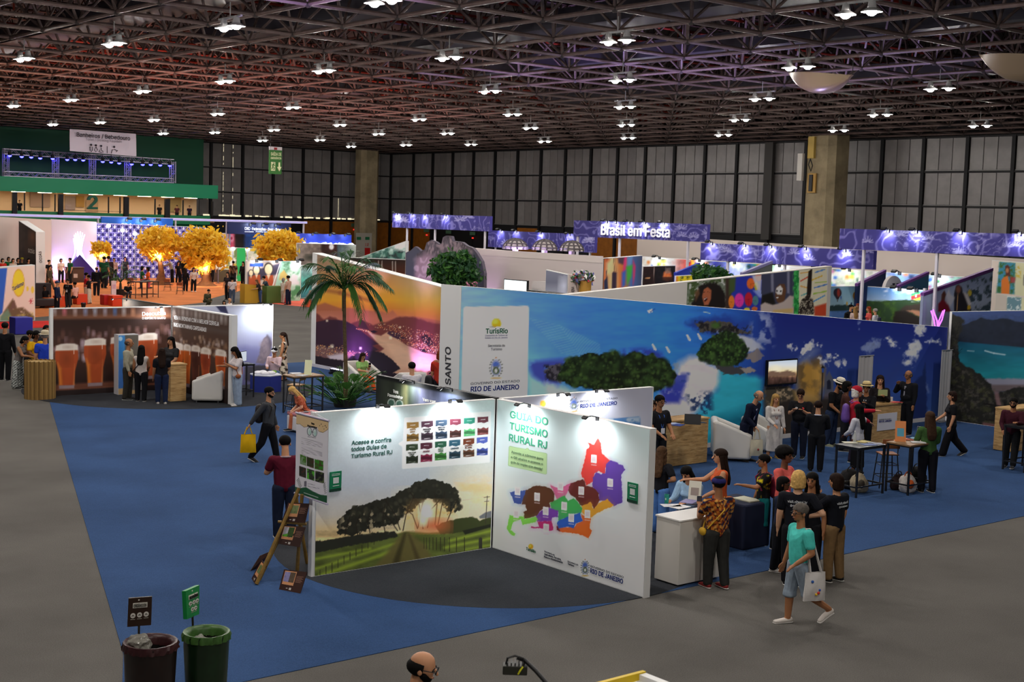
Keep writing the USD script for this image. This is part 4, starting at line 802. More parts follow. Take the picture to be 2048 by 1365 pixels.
text(bb,E2,'VENHA BRINDAR COM A MELHOR CERVEJA',(348,638.7),(438.5,652.6),7.5,WTX,True); text(bb,E2,'NAS MONTANHAS CAPIXABAS!',(348,653.2),(413,664),7.5,WTX,True)
def art_rock(p):
    p.grad([(605,'#a4aabf'),(660,'#a2a9be'),(690,'#8c90b4'),(730,'#6a6c98'),(775,'#56567c')])
    p.poly(r7((775,640),(900,600),(1100,625),(1330,650),(1330,800),(775,800)),'#7074a4',6,.8,2,3,12)
    p.poly(r7((1068,800),(1105,700),(1115,590),(1150,510),(1195,468),(1235,510),(1247,570),(1240,660),(1205,740),(1160,810)),'#6f6672',1.2,1,2,4,6); p.poly(r7((1195,470),(1235,510),(1247,570),(1235,640),(1215,560)),'#4a4658',3,.8); p.cloud(r7((1110,560),(1200,500),(1220,780),(1080,800)),'#8c8088',8,.45,.6,6,4,.6)
    p.poly(r7((930,850),(1100,820),(1330,830),(1330,1100),(930,1000)),'#3e3e48',2,1,2,5,8); p.poly(r7((570,105),(700,105),(742,222),(650,200)),'#2c2e4c',1)
mural(bb,'print',E3,18.2,21.4,.01,2.5,.025,art_rock,gain=1.35,label='printed mural of a tall rock under a pale sky')
def art_brown(p): p.grad([(240,'#7a6e62'),(345,'#584c44')],'x'); p.noise(20,.3)
mural(bb,'print',E4,-41.85,-38.3,.01,2.5,.12,art_brown)
ps_ = Pl('v',37.55); a,b = ps_.sz(236,795),ps_.sz(277,669)
t = thing('display_stand','blue and grey pop-up display behind the man in beige','display stand',ps_.pos((a[0]+b[0])/2,0)); obj('core',MB().box(ps_.pos(a[0],0,0),ps_.pos(b[0],b[1],-.3)),M('#c8c8cc',.5),t)
mural(t,'print',ps_,a[0]+.01,b[0]-.01,.02,b[1]-.02,.02,lambda p: (p.grad([(236,'#2c78c0'),(249,'#3c80c0'),(251,'#5a5650'),(277,'#6a665e')],'x'),p.ell(241,678,4,4.5,'#a8c8e0',.2),p.poly([(236,720),(277,716),(277,775),(236,778)],'#3c6cb0',1),p.poly([(236,778),(277,775),(277,800),(236,800)],'#c0a070',1)))
spot(E1,311,615,.4,.45,1600,label='clip spotlight blazing on the left beer mural'); spot(E3,526,609,.5,.6,3000,'clip spotlight on the pale sky and rock panel'); spot(E4,254,600,.5,.5,label='clip spotlight on the brown panel behind the beer booth')
# ------------------------------------------------------------------ furniture, plants and small things
def at(x,y,d): return np.array([0,0,H])+ray(x,y)*d
def depth(p): return float((np.asarray(p)-np.array([0,0,H]))@FW)
class Card:                                                   # a thin board through four measured corners (TL TR BR BL) at given depths
    def __init__(s,q,d,t=.012,k=1.0):
        d = np.broadcast_to(d,(4,)); s.p = np.array([at(*a,b) for a,b in zip(q,d)]); s.t = t
        n = np.cross(s.p[3]-s.p[0],s.p[1]-s.p[0]); n /= np.linalg.norm(n); s.k = k; s.n = n if n@(np.array([0,0,H])-s.p[0]) > 0 else -n
    def f(s,u,v,o=0.0):
        u,v = np.asarray(u,float)[...,None],np.asarray(v,float)[...,None]
        return s.p[0]*(1-u)*(1-v)+s.p[1]*u*(1-v)+s.p[2]*u*v+s.p[3]*(1-u)*v+s.n*np.asarray(o,float)[...,None]*s.k
    def patch(s,us,o0,o1):                                  # polygon in (u, v)
        pg = Polygon([(a,-b) for a,b in us]); pg = pg.buffer(0)
        t = trimesh.creation.extrude_polygon(pg,1.0,engine='earcut'); w = np.array(t.vertices)
        return s.f(w[:,0],-w[:,1],o0+(o1-o0)*w[:,2]),np.array(t.faces)
    def board(s): return s.patch([(0,0),(1,0),(1,1),(0,1)],-s.t,0)
    def rect(s,a,b,c,d,o=.002): return s.patch([(a,b),(c,b),(c,d),(a,d)],0,o)
    def disc(s,u,v,r,asp,o=.002): return s.patch([(u+r*math.cos(a),v+r*asp*math.sin(a)) for a in np.linspace(0,2*PI,18,endpoint=False)],0,o)
    def text(s,parent,string,u0,u1,v,cap,m,bold=True,**k):
        key = (string,bold)
        if key not in TXT:
            t = meshkit.text_mesh(string,1.0,1.0,bold); TXT[key] = (np.array(t.vertices),np.array(t.faces))
        w,fc = TXT[key]; x0,x1 = w[:,0].min(),w[:,0].max()
        return obj(k.pop('name','lettering'),(s.f(u0+(u1-u0)*(w[:,0]-x0)/(x1-x0),v-cap*w[:,1],.002+.002*w[:,2]),fc),m,parent,**k)
def rot(a): c,s = math.cos(a),math.sin(a); return np.array([[c,-s,0],[s,c,0],[0,0,1.0]])
def cam_yaw(p,deg):                                           # direction at p: 0 = towards the camera, 90 = to the picture's right
    tc = -np.array([p[0],p[1],0.0]); tc /= np.linalg.norm(tc); r = np.array([-tc[1],tc[0],0.0])
    v = math.cos(math.radians(deg))*tc+math.sin(math.radians(deg))*r; return math.atan2(v[1],v[0])

# two bag-lined bins with signs
CR_ = usdkit.material(stage,'/World/Looks/crumpled_plastic',{'t': ('transparent_bsdf',{'color': (.8,.8,.8)}),'p': ('principled_bsdf',{'base_color': (.4,.39,.33),'roughness': .15,'specular_ior_level': .8}),'m': ('mix_closure',{'fac': .45})},[('t.BSDF','m.closure1'),('p.BSDF','m.closure2')],surface='m.closure')
def bin_(x,y,w,zt,c_out,c_rim,label,seed):
    p = P(x,y,zt); r = w*depth(p)/F/2; b = p*np.array([1,1,0]); rg = np.random.default_rng(seed); ph = rg.uniform(0,6,12)
    wob = lambda a,i: 1+.015*np.sin(a*7+ph[i % 12])+.012*np.sin(a*13+ph[(i+3) % 12])
    t = thing('waste_bin',label,'bin',b)
    obj('body',MB().lathe([(r*.8,0),(r*.86,.02),(r*.9,zt*.4),(r*.97,zt*.85),(r,zt-.02),(r*.99,zt)],b,40,wob),M(c_out,.35,.5,0,.3,5),t,smooth=50)
    fr = lambda a,i: 1+(.03*np.sin(a*17+ph[i % 12])+.03*np.sin(a*29+ph[(i+4) % 12]))*(1 if i in (0,1) else .3)
    obj('bag_rim',MB().lathe([(r*1.03,zt-.07),(r*1.04,zt-.03),(r*1.0,zt+.012),(r*.86,zt+.004),(r*.76,zt-.03),(r*.72,zt-.1)],b,72,fr),M(c_rim,.4,.4,0,.2,8),t,smooth=60)
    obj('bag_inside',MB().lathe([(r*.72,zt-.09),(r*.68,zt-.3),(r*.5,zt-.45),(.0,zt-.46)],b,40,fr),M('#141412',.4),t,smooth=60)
    return t,p,r
t,p,r = bin_(301,1285,106,.86,'#1c100e','#38191b','dark brown lined waste bin beside the green one',1)
v,f = ICO[3]; n = meshkit.fbm(v*2.3+3,3,2)
q = p+np.array([0,0,-.02])-.13*np.array([RT[0],RT[1],0])
obj('crumpled_wrap',MB().add(v*(.5+.8*n)[:,None]*np.array([.15,.15,.11])+q,f),CR_,loc=q-[0,0,.1],smooth=20,label='crumpled clear plastic wrap on top of the brown bin',cat='plastic wrap')
def bin_sign(card,stick,label,c,title,circles,extra):
    t = thing('bin_sign',label,'sign',stick[0])
    obj('plate',card.board(),M(c,.5),t); obj('stick',MB().rod(*stick,.012),M('#2c2418'),t)
    if title: obj('title_box',card.rect(*title[0],.001),M('#c8c4b8'),t); card.text(t,*title[1],M('#1a1a16'))
    for u,v_,r_ in circles:
        d = obj('icon_disc',card.disc(u,v_,r_,extra,.0015),M('#ccc8c0'),t)
        obj('icon',card.patch([(u-r_*.6,v_+r_*extra*.3),(u-r_*.2,v_-r_*extra*.4),(u+r_*.3,v_-r_*extra*.3),(u+r_*.6,v_+r_*extra*.2),(u,v_+r_*extra*.1)],.002,.003),M('#6a6660'),d)
        obj('caption',card.rect(u-r_*.9,v_+r_*extra*1.35,u+r_*.9,v_+r_*extra*1.6,.001),M('#9a9488'),t)
    obj('emblem',card.rect(.42,.06,.48,.11,.001),M('#c8c4b8'),t)
dd = depth(p)+.25
c_ = Card([(257,1197.5),(304,1194),(302,1251),(254.5,1255)],[dd,dd+.05,dd+.05,dd],k=3)
bin_sign(c_,(at(277,1300,dd+.06),at(278,1250,dd+.03)),'brown sign about organic waste standing in the brown bin','#2c1a10',((.2,.18,.82,.36),('ORGÂNICOS',.24,.78,.325,.1)),((.22,.62,.11),(.5,.61,.11),(.78,.6,.11)),.82)
t,p,r = bin_(413,1265,92,.86,'#122a14','#3a5e28','green lined waste bin, the right one of two',2)
n = meshkit.fbm(v*2.1+9,3,5); q = p+np.array([0,0,-.13])-.08*np.array([RT[0],RT[1],0])
obj('crumpled_wrap',MB().add(v*(.5+.8*n)[:,None]*np.array([.12,.1,.1])+q,f),CR_,loc=q-[0,0,.1],smooth=20,label='crumpled clear plastic inside the green bin',cat='plastic wrap')
dd = depth(p)+.1
c_ = Card([(371.5,1183),(399,1171),(398.5,1229),(374.5,1239.5)],[dd-.1,dd+.2,dd+.2,dd-.1],k=4)
bin_sign(c_,(at(386,1262,dd+.1),at(385,1232,dd+.05)),'green sign about recyclables standing in the green bin','#12803c',((.17,.2,.85,.36),('RECICLÁVEIS',.2,.82,.335,.09)),((.28,.5,.12),(.55,.5,.12),(.8,.5,.12),(.42,.72,.12),(.67,.72,.12)),.62)

# bamboo easel with brown boards
BAM = M('#8a6a2c',.5,.4,0,.35,6); d0 = depth(P(555,1160,0))
t = thing('easel','bamboo easel stand tied at the top, left of the white booth','easel',P(555,1160,0))
zfix = lambda x,y: P(x,y,.02)
apex = at(597,980,d0+.05); f1,f2,f3 = zfix(513,1169),zfix(594,1146),P(614,1127,.02)
for a,b in ((at(598,977,d0+.05),f1),(at(604,990,d0),f2),(at(592,992,d0+.25),f3)):
    obj('leg',MB().tube([a+(b-a)*k/7 for k in range(8)],[.028,.026,.029,.026,.03,.027,.03,.028],8),BAM,t,smooth=40)
obj('leg',MB().tube([at(596,990,d0+.05)*1,at(554,1088,d0-.05),at(517,1166,d0-.1)],.02,7),BAM,t,smooth=40)
obj('cross_bar',MB().tube([at(556,1044,d0-.02),at(613,1049,d0-.02)],.022,8),BAM,t,smooth=40)
def info_board(q,d,label,pic,side=False,group=None):
    c = Card(q,d,.015); b = thing('information_board',label,'information board',c.f(.5,1.0))
    obj('board',c.board(),M('#3a2018',.5),b)
    w = .52 if not side else .8
    obj('peach_mat',c.rect(.07 if not side else .12,.05,.07+w,.72,.001),M('#d89868',.6),b)
    for (u0,v0,u1,v1),cc in pic: obj('picture',c.rect(u0,v0,u1,v1,.002),M(cc,.6,.3,0,.25,20),b)
    if not side:
        for k in range(6): obj('text_line',c.rect(.63,.24+k*.055,.93-.05*(k % 2),.26+k*.055,.001),M('#9a7460'),b)
    obj('emblem',c.rect(.44,.83,.54,.94,.001),M('#c8c0b8'),b); obj('emblem',c.rect(.3,.86,.38,.9,.001),M('#c8c0b8'),b)
z2 = lambda *a: [(480+x/5.46,960+y/5.46) for x,y in a]
info_board(z2((525,250),(758,262),(712,472),(455,458)),[d0-.02,d0-.02,d0-.06,d0-.06],'brown board with a dark bird picture, topmost on the easel',(((.09,.13,.26,.55),'#8a8494'),((.26,.13,.55,.55),'#7c8a58'),((.4,.25,.45,.5),'#14140f')))
info_board(z2((470,495),(718,520),(650,738),(415,700)),[d0-.05,d0-.05,d0-.12,d0-.12],'brown board with a green leaf picture, second on the easel',(((.09,.08,.3,.5),'#b8b4bc'),((.09,.42,.4,.58),'#5cae30'),((.3,.08,.55,.58),'#3a5424')))
pb = P(*z2((425,1200))[0],.012); pr = P(*z2((655,1245))[0],.012)
info_board(z2((480,980),(730,1010),(655,1243),(425,1198)),[depth(pb)+.12,depth(pr)+.12,depth(pr)+.02,depth(pb)+.02],'brown board with a lilac sky picture leaning at the foot of the easel',(((.09,.1,.33,.58),'#8c88b4'),((.33,.1,.56,.58),'#5a4a3a')))
pl_ = P(*z2((165,1145))[0],.012)
info_board(z2((235,880),(287,945),(166,1143),(125,1080)),[depth(pl_)+.1,depth(pl_)+.05,depth(pl_)-.0,depth(pl_)+.08],'brown board seen edge-on leaning at the left foot of the easel',(((.2,.15,.8,.55),'#6a7a48'),),True)
pk = P(*z2((116,994))[0],.012)
info_board(z2((220,830),(362,770),(190,985),(116,994)),[depth(pk)+.15,depth(pk)+.3,depth(pk)+.2,depth(pk)],'board facing away at the back of the easel',(((.2,.15,.8,.55),'#50506a'),),True)

# hanging roll banner about birdwatching, at the end of the booth's left panel
pb = Pl('u',10.36); a = pb.sz(593,826); b = pb.sz(657,842); zb_ = pb.sz(593,988)[1]
t = thing('hanging_banner','narrow white birdwatching banner with six green photos hung beside the white booth','banner',pb.pos(a[0],zb_))
z1 = lambda *q: [(480+x/6.4,760+y/6.4) for x,y in q]
def art_banner(p):
    p.fill('#d0cad2')
    p.poly(z1((700,420),(1150,530),(1150,620),(1110,650),(1060,680),(1010,660),(990,610),(930,600),(870,600),(820,610),(770,570),(700,565)),'#c8ac80',.5); p.line(z1((720,565),(770,570),(820,608),(880,598),(960,610),(1010,660),(1060,678),(1110,648),(1145,610)),.6,'#5a4a30')
    for x,y in ((1040,570),(1060,600),(1090,590),(1075,630),(1105,610),(1020,590)): p.ell(*z1((x,y))[0],.8,1.1,'#3c3428')
    for cx,cy in ((888,662),(957,678)): p.ell(*z1((cx,cy))[0],4.7,8.4,'#2c3438',.1); p.ell(*z1((cx,cy))[0],3.8,7.2,'#c0ccc8',.1); p.ell(*z1((cx+8,cy+12))[0],2.4,4.5,'#a4c0b8',.5)
    p.line(z1((870,728),(970,745)),.8,'#3a3a3a'); p.line(z1((915,668),(935,672)),1.4,'#202428')
    for k in range(5): p.line(z1((788,745+k*24),(1055-(k == 4)*130,815+k*17)),.45,'#5a565e',.8)
    for k in range(5): p.line(z1((788,865+k*20),(1050-(k == 4)*170,935+k*15)),.45,'#5a565e',.8)
    rg = np.random.default_rng(4)
    for (x0,y0,x1,y1),cc in zip(((770,955,848,1100),(855,985,945,1130),(955,1015,1065,1165),(758,1105,845,1255),(858,1135,952,1290),(963,1165,1075,1325)),('#3c6a1c','#2c3a1c','#2e7a1c','#24281e','#2c3426','#1c1c1c')):
        q = z1((x0,y0),(x1,y0+28),(x1,y1+5),(x0,y1-25)); p.poly(q,cc,.3); p.cloud(q,['#7cb04c','#5a6a3c','#58c830','#3c3c30','#8a9a88','#4a2c20'][rg.integers(6)],4,.45,.6,int(rg.integers(50)),1,.8)
    p.rect(608.5,963,613,974,'#6a6670'); p.line([(616,968),(630,971)],.6,'#5a565e'); p.line([(616,973),(638,978)],.6,'#5a565e')
    p.poly([(590,974),(600,977),(612,975),(625,983),(640,990),(655,992),(655,1012),(590,990)],'#1f5034',.5); p.line([(608,986),(636,996)],1.2,'#d0d8d0',.8)
    for k in range(6): p.line([(594+k,962+k*3),(598+k,957+k*3)],.9,'#303830'); p.line([(647+k*.5,972+k*3),(650+k*.6,966+k*4)],.9,'#303830')
obj('banner_cloth',MB().box(pb.pos(a[0],zb_,0),pb.pos(b[0],a[1],-.004)),M('#d0cad2',.7),t)
mural(t,'print',pb,a[0],b[0],zb_+.01,a[1]-.02,.0085,art_banner,.002,1.5)
for z in (a[1],zb_): obj('bar',MB().rod(pb.pos(a[0]-.02,z),pb.pos(b[0]+.02,z),.016,8),M('#c4bcd0',.4),t)
text(t,pb,'Vem',z1((915,568))[0],z1((955,578))[0],3.6,BLACK,True,off=.004); text(t,pb,'Passarinhar',z1((868,598))[0],z1((990,626))[0],3.6,BLACK,True,off=.004)
obj('cord',MB().rod(pb.pos(a[0],a[1]),np.array([10.43,17.34,2.52]),.005,4).rod(pb.pos(b[0],a[1]),np.array([10.43,17.34,2.52]),.005,4),M('#d8d8dc'),t)

# tables, stools, counters
BLKM = M('#18181a',.4,.5); TOPW = M('#8a6a48',.5,.3,0,.2,7)
def high_table(x,y,z,w,d,label,top=TOPW,ang=0.0):
    p = P(x,y,z); b = p*np.array([1,1,0]); R_ = rot(ang); t = thing('high_table',label,'table',b)
    def bx(a,c): m = MB().box(a,c).mesh(); return m[0]@R_.T+b,m[1]
    obj('tabletop',bx((-w/2,-d/2,z-.03),(w/2,d/2,z)),top,t)
    for sx in (-1,1):
        for sy in (-1,1): obj('leg',bx((sx*(w/2-.03)-.018,sy*(d/2-.03)-.018,0),(sx*(w/2-.03)+.018,sy*(d/2-.03)+.018,z-.03)),BLKM,t)
    fr = MB()
    for sy in (-1,1): fr.box((-w/2,sy*(d/2-.03)-.012,z-.06),(w/2,sy*(d/2-.03)+.012,z-.03)); fr.box((-w/2+.03,sy*(d/2-.03)-.012,.2),(w/2-.03,sy*(d/2-.03)+.012,.23))
    for sx in (-1,1): fr.box((sx*(w/2-.03)-.012,-d/2,z-.06),(sx*(w/2-.03)+.012,d/2,z-.03)); fr.box((sx*(w/2-.03)-.012,-d/2+.03,.2),(sx*(w/2-.03)+.012,d/2-.03,.23))
    m = fr.mesh(); obj('frame',(m[0]@R_.T+b,m[1]),BLKM,t); return t,p
def bar_chair(x,y,z,ang,label,back=True,seatm=None):
    p = P(x,y,z); b = p*np.array([1,1,0]); R_ = rot(ang); t = thing('bar_chair',label,'bar chair',b); seatm = seatm or M('#b88848',.5,.3,0,.2,8)
    g = lambda mb: (lambda m: (m[0]@R_.T+b,m[1]))(mb.mesh() if isinstance(mb,MB) else (np.array(mb.to_mesh().vert_properties[:,:3]),np.array(mb.to_mesh().tri_verts)))
    obj('seat',g(bevel_box(np.array((-.19,-.19,z-.03)),np.array((.19,.19,z)),.012)),seatm,t,smooth=40)
    for sx in (-1,1):
        for sy in (-1,1): obj('leg',g(MB().tube([(sx*.16,sy*.16,z-.03),(sx*.22,sy*.22,0)],.013,6)),BLKM,t)
    fr = MB()
    for zz,k in ((.25,.21),(.5,.19)):
        for a,c in (((-k,-k),(k,-k)),((k,-k),(k,k)),((k,k),(-k,k)),((-k,k),(-k,-k))): fr.rod((*a,zz),(*c,zz),.009,5)
    obj('foot_ring',g(fr),BLKM,t)
    if back:
        for sy in (-1,1): obj('back_post',g(MB().tube([(-.17,sy*.16,z-.02),(-.2,sy*.16,z+.3)],.011,6)),BLKM,t)
        obj('backrest',g(bevel_box(np.array((-.215,-.19,z+.12)),np.array((-.19,.19,z+.32)),.01)),seatm,t,smooth=40)
    return t
high_table(607,750,1.06,.95,.62,'black framed high table with papers near the palm')
bar_chair(592,769,.76,2.2,'wooden bar chair with backrest beside the high table near the palm')
high_table(1722,889,1.04,.95,.6,'black high table with brochures and a bottle, in front of the braided woman',BLKM)
high_table(1824,884,1.06,.95,.6,'dark wooden high table beside the woman in the green top')
bar_chair(1775,906,.74,cam_yaw(P(1775,906,.74),200),'reddish wooden bar chair between the two high tables',True,M('#84502c',.5,.3,0,.2,8))
high_table(2052,850,1.06,.9,.6,'black high table at the right edge under the resting man',BLKM)
high_table(487,727,1.0,.5,.5,'small black table with a white monitor behind the woman in pale jeans',BLKM)
def counter(name,pl,x0,x1,yb,h,t_,m,label,top=None):
    a = pl.sz(x0,yb); b = pl.sz(x1,yb)
    c = thing(name,label,'counter',pl.pos((a[0]+b[0])/2,0,-t_/2))
    obj('front',MB().box(pl.pos(a[0],.02,0),pl.pos(b[0],h-.04,-.04)),m,c); obj('side_panel',MB().box(pl.pos(a[0],.02,-.042),pl.pos(a[0]+.04,h-.04,-t_)),m,c); obj('side_panel',MB().box(pl.pos(b[0]-.04,.02,-.042),pl.pos(b[0],h-.04,-t_)),m,c)
    obj('plinth',MB().box(pl.pos(a[0]+.03,0,-.03),pl.pos(b[0]-.03,.018,-t_)),DARK,c)
    obj('worktop',MB().box(pl.pos(a[0]-.02,h-.038,.02),pl.pos(b[0]+.02,h,-t_)),top or m,c); obj('shelf',MB().box(pl.pos(a[0]+.05,h*.5,-.05),pl.pos(b[0]-.05,h*.5+.02,-t_+.02)),m,c); return c
q = P(1413,926); pc1 = Pl('v',q[1]); ct1 = counter('counter',pc1,1310,1413,932,1.06,.55,WOOD,'wide light oak counter under the blue island mural')
q = P(1308,940); obj('wooden_partition',MB().box((q[0]-.02,q[1]-.05,0),(q[0]+.1,q[1]+1.6,1.25)),WOOD,loc=q,label='oak side partition behind the map panel edge',cat='partition')
q = P(1792,887); pc2 = Pl('v',q[1]); ct2 = counter('counter',pc2,1733,1798,889,1.06,.4,WOOD,'oak counter with a white lettered sign in front of the pointing man')
obj('sign',pbox(pc2,1755,829,1792,858,.01,.012),M('#d4d4dc'),ct2); text(ct2,pc2,'GOVERNO DO ESTADO',(1757,840.5),(1781,838.5),1.8,GRY,off=.02); text(ct2,pc2,'RIO DE JANEIRO',(1757,845),(1782,843),3.2,NAVY,True,off=.02)
q = P(372,803); pc3 = Pl('v',q[1]); counter('counter',pc3,341,372,804,1.08,.5,WOOD,'small oak beer counter beside the white armchair')
q = P(2048,866); counter('counter',Pl('v',P(2030,905)[1]),2022,2075,905,1.1,.5,WOOD,'oak counter at the right edge before the beach mural')
q0,q1,q2 = P(1355,1176),P(1308.6,1161),P(1436,1157.5)
t = thing('counter','white box counter with leaflets beside the map panel','counter',(q0+q2)/2)
hh = 1.03; u0,v0,u1,v1 = q0[0],q0[1],q2[0],q1[1]
obj('body',bevel_box(np.array((u0,v0,.03)),np.array((u1,v1,hh-.03)),.012),M('#d6d2ca',.5),t,smooth=40); obj('worktop',bevel_box(np.array((u0-.015,v0-.015,hh-.03)),np.array((u1+.015,v1+.015,hh)),.008),M('#e4e2de',.4),t,smooth=40); obj('plinth',MB().box((u0+.04,v0+.04,0),(u1-.04,v1-.04,.03)),DARK,t)
obj('panel_joint',MB().box((u0+.48,v0-.003,.05),(u0+.484,v0,hh-.05)),M('#9a968e'),t)
t = thing('draped_table','table under a dark navy cloth behind the plaid shirt man','table',P(1478,1092))
qn = P(1478,1092); obj('tablecloth',bevel_box(qn+[-.25,-.3,0],qn+[.45,.5,.78],.04),M('#1a2138',.9),t,smooth=40); obj('leaflet_pile',MB().box(qn+[.0,-.2,.782],qn+[.3,.2,.8]),M('#b8b8a0'),t)

def armchair(x,y,deg,label,w=.78,s=1.0):
    b = P(x,y,0); R_ = rot(cam_yaw(b,deg)); t = thing('armchair',label,'armchair',b); LE = M('#cfccc6',.45,.4)
    g = lambda mb: (lambda m: (np.array(m.vert_properties[:,:3])@R_.T*s+b,np.array(m.tri_verts)))(mb.to_mesh())
    A = lambda *q: np.array(q,float)
    obj('seat',g(bevel_box(A(-.25,-w/2+.13,.2),A(.36,w/2-.13,.43),.06)),LE,t,smooth=50); obj('base',g(bevel_box(A(-.36,-w/2+.02,.06),A(.33,w/2-.02,.22),.03)),LE,t,smooth=50)
    for sy in (-1,1):
        ball = ICO[2][0]; pts = np.vstack([ball*A(.06,.06,.06)+A(cx,sy*(w/2-.065),cz) for cx,cz in ((-.34,.12),(.31,.12),(.31,.52),(-.34,.76))])
        obj('arm',g(m3.Manifold.hull_points(pts)),LE,t,smooth=50)
    pts = np.vstack([ICO[2][0]*.065+A(cx,sy*(w/2-.1),cz) for sy in (-1,1) for cx,cz in ((-.32,.14),(-.26,.4),(-.36,.76))]); obj('back',g(m3.Manifold.hull_points(pts)),LE,t,smooth=50)
    for sx in (-.28,.26):
        for sy in (-1,1): m = MB().rod((sx,sy*(w/2-.1),0),(sx,sy*(w/2-.1),.07),.02,8).mesh(); obj('foot',(m[0]@R_.T*s+b,m[1]),CHROME,t)
    return t
armchair(417,803,262,'white leather tub armchair beside the beer counter',.8,1.12)
armchair(1462,918,95,'white leather armchair next to the oak counter',.85,1.15)
armchair(1523,900,60,'white leather armchair hidden behind the woman in the white dress',.8,1.0)
armchair(724,782,32,'white leather armchair carrying the woman in orange trousers',.85,1.1)
armchair(815,800,200,'white armchair behind the dark birdwatching panel',.85,1.05)
t = thing('bench','small white bench box under the seated blonde woman','bench',P(612,866)); b = P(612,866); obj('box',bevel_box(b+[-.3,-.3,.05],b+[.45,.45,.42],.04),M('#d8d4d4',.5),t,smooth=40); obj('cushion',bevel_box(b+[-.3,-.3,.42],b+[.45,.45,.5],.03),M('#b87880',.8),t,smooth=40); obj('plinth',MB().box(b+[-.25,-.25,0],b+[.4,.4,.05]),DARK,t)

b = P(531,783); hexp = [(.48*math.cos(a),.48*math.sin(a)) for a in np.linspace(.3,.3+2*PI,6,endpoint=False)]
e = trimesh.creation.extrude_polygon(Polygon(hexp),.5,engine='earcut'); e.apply_translation(b)
t = thing('pouf','blue hexagonal pouf with virtual reality gear on top','pouf',b); obj('body',e,M('#24348c',.6),t)
e = trimesh.creation.extrude_polygon(Polygon(hexp).buffer(.01),.03,engine='earcut'); e.apply_translation(b+[0,0,.5]); obj('top',e,M('#d4d8e4',.6),t)
t = thing('virtual_reality_case','white headset case spread over the blue pouf','headset case',b+[0,0,.53])
for dx,dy,r_ in ((-.2,.1,.16),(.0,.18,.13),(.12,-.1,.15),(-.1,-.15,.14)): obj('shell',MB().ball(b+[dx,dy,.57],(r_,r_*.8,.06),2),M('#e4e4e8',.5),t,smooth=True)
obj('green_pouch',MB().ball(b+[.28,.0,.58],(.09,.07,.05),2),M('#7ab030',.6),t,smooth=True)

def monitor(x,y,z,w,h,deg,label,c):
    p = P(x,y,z); R_ = rot(cam_yaw(p,deg)); t = thing('monitor',label,'monitor',p); g = lambda a,b_: (lambda m: (m[0]@R_.T+p,m[1]))(MB().box(a,b_).mesh())
    obj('housing',g((-.02,-w/2,.08),(0,w/2,.08+h)),BLACK,t); obj('display',g((.0,-w/2+.012,.092),(.003,w/2-.012,.068+h)),c,t); obj('stand',g((-.05,-.03,0),(-.02,.03,.1)),BLACK,t); obj('foot',g((-.1,-.1,0),(.08,.1,.012)),BLACK,t)
monitor(487,729,1.0,.34,.3,60,'small white lit monitor behind the woman in pale jeans',E((220,228,240),.8,'display'))
t = thing('laptop','open black laptop on the wide oak counter','laptop',(P(1385,848,1.06))); p = P(1385,848,1.06); R_ = rot(cam_yaw(p,180)); g = lambda m: (m[0]@R_.T+p,m[1])
obj('base',g(MB().box((-.12,-.18,0),(.12,.18,.02)).mesh()),BLACK,t); obj('lid',g(MB().obox((-.15,0,.12),(.03,0,.11),(0,.18,0),(.006,0,-.0016)).mesh()),BLACK,t)
# papers, leaflets, cups, bottles on the tables
def sheet_at(x,y,z,w,d,deg,c,label,name='leaflet',cat='leaflet',th=.008,parent=None):
    p = P(x,y,z); R_ = rot(cam_yaw(p,deg)); m = MB().box((-w/2,-d/2,0),(w/2,d/2,th)).mesh(); obj(name,(m[0]@R_.T+p,m[1]),M(c,.6),loc=p,label=label,cat=cat)
def stand_card(x,y,z,w,h,deg,c,label,c2=None):
    p = P(x,y,z); R_ = rot(cam_yaw(p,deg)); t = thing('leaflet_stand',label,'table sign',p); g = lambda m: (m[0]@R_.T+p,m[1])
    obj('card',g(MB().obox((0,0,h/2),(0,w/2,0),(-.12*h,0,h/2),(.004,0,.001)).mesh()),M(c,.6),t)
    obj('easel_foot',g(MB().obox((-.05,0,.004),(.07,0,0),(0,w/2,0),(0,0,.004)).mesh()),M(c,.6),t)
    if c2: obj('print',g(MB().obox((.009,0,h*.45),(0,w*.32,0),(-.12*h*.4,0,h*.2),(.002,0,.0005)).mesh()),M(c2,.6),t)
hh = 1.03
sheet_at(1378,1004,hh,.22,.3,70,'#8a84b0','lilac leaflet with a pattern on the white counter'); sheet_at(1342,1012,hh,.21,.3,20,'#dcdce0','loose white sheet at the left end of the white counter'); sheet_at(1360,1015,hh,.21,.3,50,'#e4e4e4','white sheet overhanging the middle of the white counter')
stand_card(1389,1000,hh,.2,.3,-10,'#d8d4c4','cream price card standing on the white counter','#9a8c84')
pcup = P(1333,1008,hh); t = thing('cup','teal paper cup on the white counter','cup',pcup); obj('body',MB().lathe([(.0,0),(.032,0),(.04,.15),(.036,.15),(.03,.01)],pcup,20),M('#2a9a88',.5),t,smooth=40); obj('emblem',MB().ball(pcup+np.array([-.036,-.012,.08]),(.006,.014,.02),1),M('#c8e0d8'),t)
for i,(x,y,a,c,lb) in enumerate(((1330,850,10,'#3850a0','blue leaflet at the left end of the wide oak counter'),(1345,848,40,'#a8b4d0','pale leaflet beside the blue one on the wide oak counter'),(1357,851,70,'#304488','dark blue leaflet in front of the laptop on the oak counter'),(1398,846,20,'#2c3440','dark folder right of the laptop on the oak counter'))): sheet_at(x,y,1.06,.2,.3,a,c,lb)
for x,y,a,c,lb in ((1700,886,20,'#c8c4b0','pale leaflet beside the bottle on the black high table'),(1727,884,60,'#b8a868','yellowish magazine at the back of the black high table'),(1738,890,30,'#5a6a98','blue magazine on the right of the black high table'),(1750,888,10,'#888c9c','grey leaflet at the right end of the black high table')): sheet_at(x,y,1.04,.21,.29,a,c,lb)
